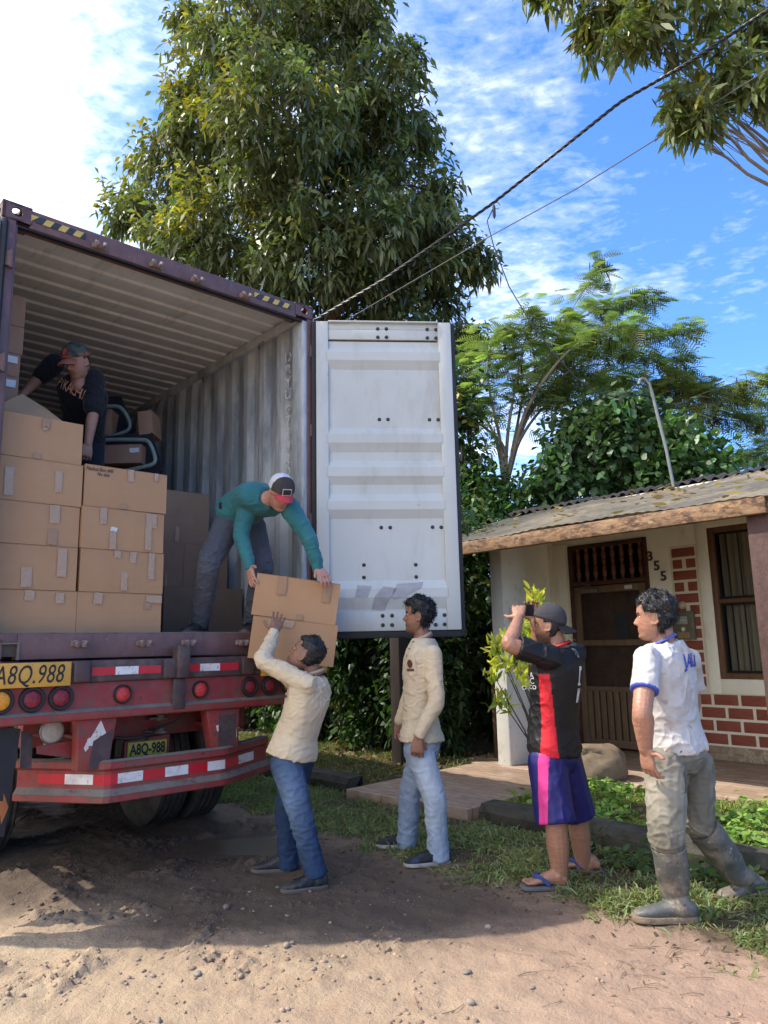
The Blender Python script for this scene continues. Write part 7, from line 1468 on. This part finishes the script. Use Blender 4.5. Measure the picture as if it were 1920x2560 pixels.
for tx, x, y, sz in (('MUNI', 556, 412, 0.024), ('S TE', 566, 432, 0.028), ('BAR', 578, 450, 0.020)): decal(j3, 'lettering', text_faces(tx, at1(x, y, 4.7), xj, yj, dj, sz), (0.6, 0.6, 0.6), 0.004)
d4 = Vector((0.35, 0.93, 0))
for tx, x, y, sz in (('A', 326, 560, 0.05), ('C', 328, 592, 0.05), ('OCO', 318, 627, 0.036)): decal(j3, 'lettering', text_faces(tx, at1(x, y, 4.6), Vector((0.9, -0.3, 0)), yj, d4, sz), (0.6, 0.6, 0.6), 0.004)
def shorts(V):
    T = np.tile(np.array((0.017, 0.015, 0.115)), (len(V), 1)); d = V-npv(pel); la = d @ npv(r_); fa = d @ npv(f_); st_ = (np.abs(fa+0.040) < 0.030) & (la < -0.02); T[st_] = (0.62, 0.040, 0.235); return T
q = MB(); torso(q, pel, nk, fw3, fw3, 0.0, ease=0.018, t0=-0.16, t1=0.08); kl2, kr2 = mid(hipL, kL, 0.98), mid(hipR, kR, 0.98)
limb(q, [hipL, mid(hipL, kl2), kl2], (0.118, 0.118, 0.120), flat=True); limb(q, [hipR, mid(hipR, kr2), kr2], (0.118, 0.116, 0.114), flat=True)
cloth(t, 'shorts', q, m_sport, shorts, 0.0065, 0.007, 13, 35, 5, (1, 1, 0.45), 0.0008)
m_foam = M('grey_sandal_foam', (0.10, 0.10, 0.11), 0.8, 0.2, 20); m_strap = M('blue_sandal_strap', (0.030, 0.055, 0.20), 0.6, 0.3, 60)
for (he, to), sg in ((fA, -1), (fB, 1)):
    f = (to-he); L = f.length; f.normalize(); lt = f.cross(Vector((0, 0, 1))); q = MB(); q.prism([he+f*(a*L-0.012)+lt*w+Vector((0, 0, -0.010)) for a, w in [(a*1.08, w*1.12) for a, w, h in FT]+[(a*1.08, -w*1.12) for a, w, h in FT[::-1]]], (0, 0, 0.022)); s_ = q.build('sandal', m_foam, t, bevel=0.004)
    q = MB()
    for sd in (-1, 1): q.tube(spline([he+f*L*0.74+Vector((0, 0, 0.055)), he+f*L*0.62+lt*sd*0.030+Vector((0, 0, 0.060)), he+f*L*0.42+lt*sd*0.046+Vector((0, 0, 0.020))], 4), [0.008]+[0.012]*7+[0.010], 6)
    q.tube([he+f*L*0.76+Vector((0, 0, 0.012)), he+f*L*0.74+Vector((0, 0, 0.058))], 0.006, 6); q.build('strap', m_strap, s_, smooth=True)
pc_ = at1(322, 192, 4.80); xf = Vector((0.50, 0.86, 0)).normalized()
q = MB(); fwp = Vector((-0.86, 0.50, 0)); up = Vector((0, 0, 1)); Mx = Matrix(((xf.x, fwp.x, 0, pc_.x), (xf.y, fwp.y, 0, pc_.y), (0, 0, 1, pc_.z), (0, 0, 0, 1))); q.T = Mx; q.box((-0.078, -0.005, -0.038), (0.078, 0.005, 0.038))
ph = tag(q.build('phone', M('dark_red_phone', (0.035, 0.010, 0.010), 0.3, 0.1, 10, bst=0), bevel=0.003), 'dark phone held up level by the man in the black jersey', 'phone')
q = MB(Mx); q.box((-0.074, -0.0058, -0.034), (0.074, -0.0051, 0.034)); q.build('screen', m_ink, ph)

# ============ fourth man: muddy white shirt, rubber boots, walking
nf = gz(at1(1100, 1985, 4.13)); rt_ = at1(1420, 1893, 4.36); rt_.z = 0.045
t = thing('person', 'man in muddy white shirt and tall grey rubber boots, striding with hand on hip', 'person', gz(mid(nf, rt_)), 0, 'onlookers on the verge')
fw4 = Vector((-0.68, 0.73, 0)).normalized(); f_, u_, r_ = frame(fw4); pel = at1(1160, 985, 4.24); nk = at1(1072, 365, 4.22)
shL, shR = at1(985, 462, 4.08), at1(1215, 470, 4.34); elL, wrL = at1(955, 750, 3.94), at1(972, 965, 4.00); elR, wrR = shR+Vector((0.06, 0.14, -0.27)), shR+Vector((-0.06, 0.20, -0.50))
hipL, hipR = at1(1085, 1060, 4.16), at1(1240, 1060, 4.33); kL, kR = at1(1090, 1455, 4.10), at1(1262, 1370, 4.30); aL_, aR_ = at1(1150, 1840, 4.16), at1(1540, 1735, 4.42)
H = Head(at1(1020, 234, 4.22), Vector((-0.92, 0.38, 0.02)), Vector((0.03, 0, 1)), 1.07)
q = MB(); add_head(q, H, 0.04); limb(q, [nk-Vector((0, 0, 0.06)), mid(nk, H.c, 0.5)+Vector((0.01, 0, 0)), H.p(0, -0.024, -0.03)], [0.070, 0.066, 0.064]); torso(q, pel, nk, fw4, fw4, 0.0, sw=0.98)
arm(q, shL, elL, wrL, (0.058, 0.055, 0.050, 0.056, 0.046, 0.036)); hand(q, wrL, Vector((0.12, 0.10, -1)), (-0.85, -0.45, 0.0), -1, (0.35, 0.5, 0.4), 0.05, 1.12, (0.05, 1.0, -0.05)); arm(q, shR, elR, wrR); hand(q, wrR, Vector((-0.3, 0, -1)), (0, 1, 0), 1, (0.5, 0.6, 0.4)); leg(q, hipL, kL, aL_); leg(q, hipR, kR, aR_)
SK4 = (0.40, 0.205, 0.138)
body_mesh(t, q, H, SK4, 0.18, 0.0045)
hair_mesh(H, 'hair', t, lambda x, y, z: z-np.where(y > 0.045, 0.062, np.where(y > 0.016, 0.022, np.where(y > -0.020, 0.016, -0.078))), lambda A: 0.012+0.008*np.clip((A[:, 2]-0.03)/0.06, 0, 1), m_hair, (0.022, 0.021, 0.022), 4200, 0.018, 1.4, 4, 0.011, 0.04)
def dirty(V):
    T = np.tile(np.array((0.55, 0.525, 0.515)), (len(V), 1)); d = V-npv(pel); z = d[:, 2]; la = d @ npv(r_); m = np.clip(fb3(V, 14, 3, 41)*0.9+0.25*(la > 0.02)+0.5*np.clip(0.10-z, 0, 0.1)/0.1-0.30, 0, 1)[:, None]*0.6; T = T*(1-m)+np.array((0.40, 0.30, 0.23))*m
    sp = np.clip((fb3(V, 38, 2, 44)-1.15)*2.5, 0, 1)[:, None]; T = T*(1-sp*0.6)+np.array((0.25, 0.17, 0.12))*sp*0.6
    sd_ = np.linalg.norm(V-npv(mid(shL, elL, 0.66)), axis=1); tt = ((V-npv(shL)) @ npv((elL-shL).normalized()))/(elL-shL).length; tr_ = (tt > 0.615) & (sd_ < 0.115); T[tr_] = (0.055, 0.085, 0.42); return T
q = MB(); torso(q, pel, nk, fw4, fw4, 0.0, sw=1.06, sd=1.04, ease=0.020, t0=0.01, t1=0.99, belly=0.045); limb(q, [shL, mid(shL, elL, 0.35), mid(shL, elL, 0.66)], (0.072, 0.072, 0.075), flat=True); limb(q, [shR, mid(shR, elR, 0.35), mid(shR, elR, 0.62)], (0.068, 0.070, 0.072), flat=True)
s4 = cloth(t, 'shirt', q, m_cloth, dirty, 0.0065, 0.0085, 15, 45, 5, (1, 1, 1.2), 0.0012)
collar(t, nk+Vector((0, 0, 0.004)), Vector((-0.9, 0.45, -0.1)), Vector((0.1, 0, 1)), 0.069, m_cloth, (0.10, 0.12, 0.40), 0.014, 0.05)
dj = Vector((-0.42, 0.90, 0)).normalized(); xj = Vector((0.90, 0.42, 0.02)).normalized()
decal(s4, 'lettering', text_faces('JALU', at1(1210, 475, 4.2), xj, Vector((0.08, 0, 1)), dj, 0.098, 0.88, 0.0, 0.003), (0.05, 0.075, 0.42), 0.004)
def muddy(V):
    T = np.tile(np.array((0.16, 0.148, 0.118)), (len(V), 1)); m = np.clip(fb3(V, 10, 3, 51)*0.7+0.45, 0, 1)[:, None]; T = T*(1-m*0.75)+np.array((0.36, 0.33, 0.265))*m*0.75; s_ = np.clip((fb3(V, 24, 2, 53)-0.8)*2, 0, 1)[:, None]*0.5; return T*(1-s_)+np.array((0.10, 0.075, 0.055))*s_
bL, bR_ = mid(kL, aL_, 0.16), mid(kR, aR_, 0.12)
q = MB(); torso(q, pel, nk, fw4, fw4, 0.0, sw=1.03, ease=0.012, t0=-0.16, t1=0.10); rj = (0.112, 0.104, 0.092, 0.082); limb(q, [hipL, mid(hipL, kL, 0.55), kL, bL], rj); limb(q, [hipR, mid(hipR, kR, 0.55), kR], rj[:3])
j4 = cloth(t, 'trousers', q, m_denim, muddy, 0.0065, 0.0085, 17, 55, 5, (1, 1, 1.5), 0.0014)
dq = Vector((-0.42, 0.90, 0)).normalized()
decal(j4, 'back_pocket', [([at1(x, y, 4.2) for x, y in ((1075, 1030), (1240, 1008), (1215, 1170), (1150, 1215), (1085, 1190))], dq)], (0.165, 0.15, 0.12), 0.004)
m_boot = M('muddy_rubber_boot', (0.085, 0.088, 0.086), 0.5, 0.25, 7, dirt=[((0.27, 0.215, 0.16), 5, 0.42, 0.66), ((0.055, 0.05, 0.045), 9, 0.58, 0.68), ((0.30, 0.25, 0.2), 26, 0.58, 0.68)], bst=0.3); m_mud = M('caked_mud', (0.22, 0.16, 0.115), 0.95, 0.3, 16, bst=0.6, bs=60, bd=0.01)
def boot(top, ank, heel, toe, up, mud):
    heel, toe, up = Vector(heel), Vector(toe), Vector(up); f = toe-heel; L = f.length; f.normalize(); up = (up-f*up.dot(f)).normalized(); lt = f.cross(up); q = MB()
    ax = (Vector(top)-Vector(ank)).normalized()
    limb(q, [Vector(top), mid(top, ank, 0.4), mid(top, ank, 0.8), heel+f*L*0.24+up*0.07], (0.088, 0.084, 0.068, 0.054), None, 1.0, 20)
    loft(q, [(heel+f*a*L+up*(h*0.55+0.018), lt, up, w*1.12, h*0.55, h*0.55) for a, w, h in FT], 22, 0.78); V, F, N = blob(q, 0.0065, 4)
    cut = ((V-npv(top)) @ npv(ax)); V = V-np.clip(cut-0.0, 0, 1)[:, None]*npv(ax); V = V+N*(0.003*fb3(V, 26, 2, 61)*(cut < -0.02)+0.0022*(1-np.abs(fb3(V*np.array([0.5, 0.5, 1.6]), 30, 1, 63)))*(cut < -0.02))[:, None]
    o = mesh_np('rubber_boot', V, F, m_boot, t, smooth=True)
    q = MB(); q.prism([heel+f*a*L+lt*w for a, w in [(a*1.02, w*1.24) for a, w, h in FT]+[(a*1.02, -w*1.24) for a, w, h in FT[::-1]]], up*0.032); q.build('sole', mud, o, bevel=0.005)
    return o
fL4 = Vector((-0.97, 0.10, 0)); boot(bL, aL_, nf-fL4*0.155, nf+fL4*0.175, (0, 0, 1), m_mud)
hR4 = at1(1650, 1782, 4.46); boot(bR_, aR_, hR4, rt_-Vector((0.02, 0, 0.02)), (0.30, 0.15, 0.95), m_mud)

# ============ man in teal, bending out of the container
FLZ = Z0+0.152
def fl(v): return Vector((v.x, v.y, FLZ))
aR5, aL5 = at2(965, 1135, 5.62), at2(1215, 1140, 5.78); aR5.z = aL5.z = FLZ+0.09
t = thing('person', 'man in teal shirt and white-backed cap bending down out of the container', 'person', fl(mid(aR5, aL5)), 0, 'men unloading the container')
fw5 = Vector((0.50, -0.86, 0)).normalized(); f_, u_, r_ = frame(fw5); pel = at2(1140, 625, 5.66); nk = at2(1300, 555, 5.36)
ub = (nk-pel).normalized(); fb_ = (fw5*0.35+Vector((0.1, -0.1, -1.0))).normalized()
shR, shL = at2(1205, 545, 5.44), at2(1400, 600, 5.36); elR, wrR = at2(1163, 725, 5.40), at2(1205, 880, 5.36); elL, wrL = at2(1490, 745, 5.34), at2(1533, 885, 5.36)
hipR, hipL = at2(1105, 660, 5.62), at2(1215, 690, 5.74); kR, kL = at2(1010, 865, 5.44), at2(1262, 880, 5.62)
H = Head(at2(1352, 527, 5.27), Vector((0.42, -0.62, -0.66)), Vector((0.15, -0.35, 0.92)), 1.02)
q = MB(); add_head(q, H); limb(q, [nk-ub*0.06, mid(nk, H.c, 0.5), H.p(0, -0.03, -0.03)], [0.062, 0.058, 0.058]); torso(q, pel, nk, fb_, fb_, 0.05, sw=0.95, sd=0.95)
arm(q, shR, elR, wrR); hand(q, wrR, at2(1215, 960, 5.30)-wrR, (-0.75, -0.55, 0.2), -1, (0.15, 0.25, 0.2), 0.06, 1.03, (0.45, 0.85, 0.1)); arm(q, shL, elL, wrL); hand(q, wrL, at2(1580, 950, 5.30)-wrL, (0.25, -0.65, 0.75), 1, (0.30, 0.45, 0.3), 0.14, 1.03, (0.75, 0.65, -0.1)); leg(q, hipR, kR, aR5); leg(q, hipL, kL, aL5)
body_mesh(t, q, H, (0.46, 0.235, 0.175), 0.12)
hair_mesh(H, 'hair', t, lambda x, y, z: z-np.where(y > 0.0, 0.04, -0.055), 0.004, m_hair, (0.07, 0.05, 0.035), 0, 0.01, 0.5, 5, 0.002)
def cap5(A):
    T = np.tile(np.array((0.060, 0.052, 0.052)), (len(A), 1)); T[A[:, 1] < 0.012] = (0.62, 0.62, 0.68); return T
c5 = cap_mesh(H, t, 'cap with white mesh back, grey front and red brim', m_capc, cap5, False, 0.030, 0.013, M('red_brim_cloth', (0.42, 0.045, 0.06), 0.8, 0.1, 20), 0.10)
q = MB()
for k, (w_, h_, mt_) in enumerate(((0.034, 0.022, (0.6, 0.6, 0.6)), (0.030, 0.018, (0.03, 0.02, 0.02)))):
    P = [H.p(x, 0.1035-0.004*abs(x)/0.03+0.0012*k-0.28*(z-0.065), z) for x, z in ((-w_, 0.065-h_), (w_, 0.065-h_), (w_, 0.065+h_), (-w_, 0.065+h_))]; qq = MB(); qq.quad(*P); qq.quad(*[p-H.f*0.004 for p in P[::-1]]); o = qq.build('cap_patch', M('cap_patch_edge' if k == 0 else 'cap_patch_field', mt_, 0.7, 0.1, 20, bst=0), c5)
q = MB()
for sg in (-1, 1): q.tube([H.p(sg*0.031+0.019*math.cos(a), 0.090, 0.000+0.014*math.sin(a)) for a in [k*0.45 for k in range(15)]], 0.0016, 5); q.tube([H.p(sg*0.050, 0.088, 0.004), H.p(sg*0.076, 0.02, 0.006), H.p(sg*0.080, -0.01, 0.0)], 0.0015, 5)
q.tube([H.p(-0.012, 0.092, 0.002), H.p(0.012, 0.092, 0.002)], 0.0015, 5); q.build('glasses', M('dark_spectacle_frame', (0.05, 0.04, 0.04), 0.3, 0.1, 20, bst=0), t, smooth=True)
TEAL = (0.036, 0.165, 0.185)
q = MB(); torso(q, pel, nk, fb_, fb_, 0.05, sw=1.02, sd=1.0, ease=0.022, t0=-0.02, t1=0.99, belly=0.03); limb(q, [shR, mid(shR, elR, 0.5), elR, mid(elR, wrR, 0.5), wrR], (0.080, 0.070, 0.060, 0.052, 0.042)); limb(q, [shL, mid(shL, elL, 0.5), elL, mid(elL, wrL, 0.5), wrL], (0.080, 0.070, 0.060, 0.052, 0.042))
cloth(t, 'shirt', q, m_cloth, lambda V: np.tile(np.array(TEAL), (len(V), 1))*(1+0.10*fb3(V, 9, 2, 71))[:, None], 0.0075, 0.008, 16, 71, 6, (1, 1, 1), 0.0012)
q = MB(); torso(q, pel, nk, fb_, fb_, 0.05, ease=0.012, t0=-0.16, t1=0.06); rj = (0.112, 0.098, 0.086, 0.080, 0.074, 0.070)
ell(q, pel-Vector((0, 0, 0.03)), Vector((0.15, 0.04, 0)), Vector((-0.04, 0.13, 0)), Vector((0, 0, 0.13)))
for a in ((hipR, kR, aR5), (hipL, kL, aL5)): leg(q, *a, rj)
cloth(t, 'trousers', q, m_cloth, lambda V: np.tile(np.array((0.072, 0.078, 0.098)), (len(V), 1))*(1+0.12*fb3(V, 8, 2, 75))[:, None], 0.0075, 0.0075, 17, 75, 5, (1, 1, 1.5), 0.001)
q = MB(); c_ = at2(1078, 600, 5.54); ell(q, c_, Vector((0.035, 0, 0.01)), Vector((0, 0.05, 0)), Vector((-0.01, 0, 0.065))); q.build('belt_pouch', m_belt, t, smooth=True)
for an, dx in ((aR5, Vector((-0.35, -0.94, 0))), (aL5, Vector((-0.1, -1, 0)))): b0 = fl(an); shoe(t, b0-dx*0.08, b0+dx*0.21, (0, 0, 1), m_shoe, m_sole, 1.08, 0.02, lace=m_lace)

# the two cartons being handed down
def held(label, TLp, TRp, BLp, Y0, Y1):
    TLw, TRw, BLw = aty(*TLp, Y0), aty(*TRp, Y1), aty(*BLp, Y0); x = (TRw-TLw); w = x.length; x.normalize(); z = TLw-BLw; h = z.length; z = (z-x*z.dot(x)).normalized(); y = z.cross(x); y = y if y.y > 0 else -y
    return BLw+x*w*0.5+y*0.195, x, y, z, (w, 0.39, h)
r4 = lambda x, y: (560+.3617*x, 1100+.3617*y)
HG2 = 'two cartons being handed down'
a = held('', r4(228, 918), r4(803, 997), r4(187, 1205), 5.29, 5.40); carton('upper carton being handed down, gripped by the man in teal', *a, None, HG2, [(.26, .55, .36, 1.0, m_tapeb), (.80, .5, .89, 1.0, m_tapeb), (.52, .0, .60, .14, m_tapeb)])
a = held('', r4(205, 1213), r4(790, 1283), r4(162, 1505), 5.29, 5.40); carton('lower carton being handed down, beside the first man\'s head', *a, None, HG2, [(.18, .82, .48, .99, m_tapec)])

# ============ man in dark T-shirt deeper inside, leaning over the cartons
t0_ = S(-5.62, 1.75, 0); t = thing('person', 'man in camouflage cap and black shirt leaning over cartons inside the container', 'person', (t0_.x, t0_.y, 2.20), 0, 'men unloading the container')
YB = 5.30
fw6 = Vector((-0.30, -0.95, 0)).normalized(); f_, u_, r_ = frame(fw6); nk = ata(385, 900, YB); pel = ata(395, 1210, YB+0.42); fb_ = (fw6+Vector((0, 0, -0.45))).normalized()
shR, shL = ata(262, 828, YB+0.14), ata(455, 905, YB+0.04); elR, wrR = ata(182, 905, YB+0.10), ata(112, 975, YB-0.02); elL, wrL = ata(450, 1060, YB-0.02), ata(425, 1215, YB-0.05)
H = Head(ata(372, 822, YB-0.06), Vector((-0.42, -0.78, -0.48)), Vector((-0.15, -0.35, 0.93)), 1.04)
hipL, hipR = pel+r_*-0.09, pel+r_*0.09; kL, kR = hipL+Vector((0.05, -0.05, -0.42)), hipR+Vector((0, -0.05, -0.42)); aL6, aR6 = kL+Vector((0, 0.08, -0.40)), kR+Vector((0, 0.08, -0.40))
q = MB(); add_head(q, H); limb(q, [nk-Vector((0, 0, 0.06)), mid(nk, H.c, 0.5), H.p(0, -0.03, -0.03)], [0.060, 0.056, 0.058]); torso(q, pel, nk, fb_, fb_, 0.04, sw=0.95, sd=0.95)
arm(q, shR, elR, wrR); hand(q, wrR, Vector((-0.5, -0.3, -0.3)), (0, -0.4, 1), -1, (0.3, 0.4, 0.3)); arm(q, shL, elL, wrL); hand(q, wrL, Vector((-0.12, -0.05, -1)), (0.5, -0.85, 0), 1, (0.7, 0.8, 0.5), 0.02); leg(q, hipL, kL, aL6); leg(q, hipR, kR, aR6)
body_mesh(t, q, H, (0.34, 0.170, 0.115), 0.15)
hair_mesh(H, 'hair', t, lambda x, y, z: z-np.where(y > 0.0, 0.045, -0.05), 0.006, m_hair, (0.015, 0.013, 0.012), 0, 0.01, 0.5, 6, 0.002)
def camo(A):
    T = np.tile(np.array((0.085, 0.095, 0.080)), (len(A), 1)); k = fb3(A, 60, 2, 81); T[k > 0.45] = (0.05, 0.055, 0.05); T[(A[:, 2] < 0.05) & (fb3(A, 80, 2, 83) > 0.0)] = (0.36, 0.10, 0.06); T[(np.hypot(A[:, 0], A[:, 2]-0.080) < 0.017) & (A[:, 1] > 0)] = (0.75, 0.10, 0.05); T[(np.abs(A[:, 2]-0.056) < 0.003) & (np.abs(A[:, 0]) < 0.02) & (A[:, 1] > 0)] = (0.75, 0.10, 0.05); return T
cap_mesh(H, t, 'camouflage cap with orange badge', m_capc, camo, False, 0.028, 0.013, M('orange_camo_brim', (0.30, 0.10, 0.065), 0.8, 0.35, 40), 0.10)
q = MB(); torso(q, pel, nk, fb_, fb_, 0.04, sw=1.02, sd=1.0, ease=0.022, t0=-0.05, t1=0.99); limb(q, [shR, mid(shR, elR, 0.35), mid(shR, elR, 0.70)], (0.080, 0.076, 0.070)); limb(q, [shL, mid(shL, elL, 0.45), mid(shL, elL, 0.88)], (0.080, 0.078, 0.074))
s6 = cloth(t, 'shirt', q, m_cloth, (0.011, 0.012, 0.016), 0.0075, 0.006, 16, 85, 6, (1, 1, 1), 0.001)
dv = Vector((0.12, 1, 0.1)).normalized(); x6 = (ata(408, 965, YB)-ata(275, 890, YB)).normalized(); y6 = Vector((0.12, -0.1, 1)); y6 = (y6-x6*y6.dot(x6)).normalized()
for i, ch in enumerate('PIKACHU'): p = ata(283+21*i, 918+11*i, YB); decal(s6, 'lettering', text_faces(ch, p, x6, y6, dv, 0.112, 0.62), (0.70, 0.34, 0.22) if i % 2 else (0.78, 0.46, 0.24), 0.007)
q = MB(); torso(q, pel, nk, fb_, fb_, 0.04, ease=0.012, t0=-0.16, t1=0.08)
for a in ((hipL, kL, aL6), (hipR, kR, aR6)): leg(q, *a, (0.105, 0.09, 0.078, 0.073, 0.066, 0.06))
cloth(t, 'trousers', q, m_cloth, (0.012, 0.014, 0.024), 0.009, 0.006, 17, 87)
# what he kneels and leans behind: low cartons, and the tubular frames stacked further in
carton('carton hidden behind the front stacks, under the man in the black T-shirt', S(-5.62, 1.75, 1.558), E_, -G_, (0, 0, 1), (0.6, 0.55, 0.60), m_card_md, DG)
m_gtube = M('pale_green_steel_tube', (0.20, 0.255, 0.225), 0.45, 0.15, 14, metal=0.1)
m_canvas = M('black_canvas', (0.012, 0.013, 0.020), 0.8, 0.2, 12)
r8 = lambda x, y: (200+.217*x, 840+.217*y)
def tubeframe(label, pts, cl, Y, ytape=()):
    P = [aty(*r8(x, y), Y+dy) for x, y, dy in pts]; o = thing('tube_frame', label, 'frame', P[0], 0, 'green tubular frames stacked in the container'); q = MB(); q.tube(spline(P, 6), 0.017, 8); q.build('frame_tube', m_gtube, o, smooth=True)
    q = MB(); q.prism([aty(*r8(x, y), Y+0.10+dy) for x, y, dy in cl], (0.0, 0.02, 0.0)); q.build('canvas_panel', m_canvas, o)
    for x, y, x2, y2 in ytape: q = MB(); q.tube([aty(*r8(x, y), Y-0.01), aty(*r8(x2, y2), Y-0.01)], 0.021, 8); q.build('yellow_tape', m_hazy, o, smooth=True)
tubeframe('upper green bent-tube frame with yellow tape, behind the man in the black T-shirt', [(150, 815, 0), (300, 810, 0), (430, 812, 0), (490, 850, 0), (540, 920, 0), (575, 1010, 0), (560, 1075, 0), (480, 1120, 0), (300, 1180, 0), (150, 1230, 0)], [(120, 700, .2), (470, 690, .2), (640, 1090, .1), (560, 1160, 0), (120, 1290, 0)], 6.3, ((240, 930, 236, 1000), (225, 1120, 235, 1175)))
tubeframe('lower green bent-tube frame standing on cartons beside the wall', [(190, 1205, 0), (350, 1195, 0), (700, 1195, 0), (780, 1215, 0), (820, 1270, 0), (860, 1380, 0), (860, 1450, 0), (800, 1490, 0), (600, 1535, 0), (420, 1570, 0)], [(150, 1180, 0), (820, 1090, 0), (950, 1540, 0), (850, 1640, 0), (150, 1640, 0)], 6.1)
def far_box(label, TLp, TRp, BLp, Y, lab=(), dp=0.25):
    TLw, TRw, BLw = (aty(*r8(*p), Y) for p in (TLp, TRp, BLp)); x = TRw-TLw; w = x.length; x.normalize(); z = TLw-BLw; h = z.length; z = (z-x*z.dot(x)).normalized(); y = z.cross(x); y = y if y.y > 0 else -y
    return carton(label, BLw+x*w*0.5+y*dp/2, x, y, z, (w, dp, h), m_card_md, DG, lab)
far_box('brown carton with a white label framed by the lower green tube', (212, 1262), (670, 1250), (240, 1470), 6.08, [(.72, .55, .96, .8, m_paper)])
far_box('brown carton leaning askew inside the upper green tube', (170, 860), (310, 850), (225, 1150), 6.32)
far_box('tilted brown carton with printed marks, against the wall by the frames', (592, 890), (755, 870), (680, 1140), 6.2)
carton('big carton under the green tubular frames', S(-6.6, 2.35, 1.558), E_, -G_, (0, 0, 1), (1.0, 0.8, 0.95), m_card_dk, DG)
# ------------------------------------------------------------------ tidy helper properties
for o in list(bpy.data.objects):
    if '_inv' in o: del o['_inv']
for o in list(bpy.data.objects):
    if '_bvh' in o: del o['_bvh']
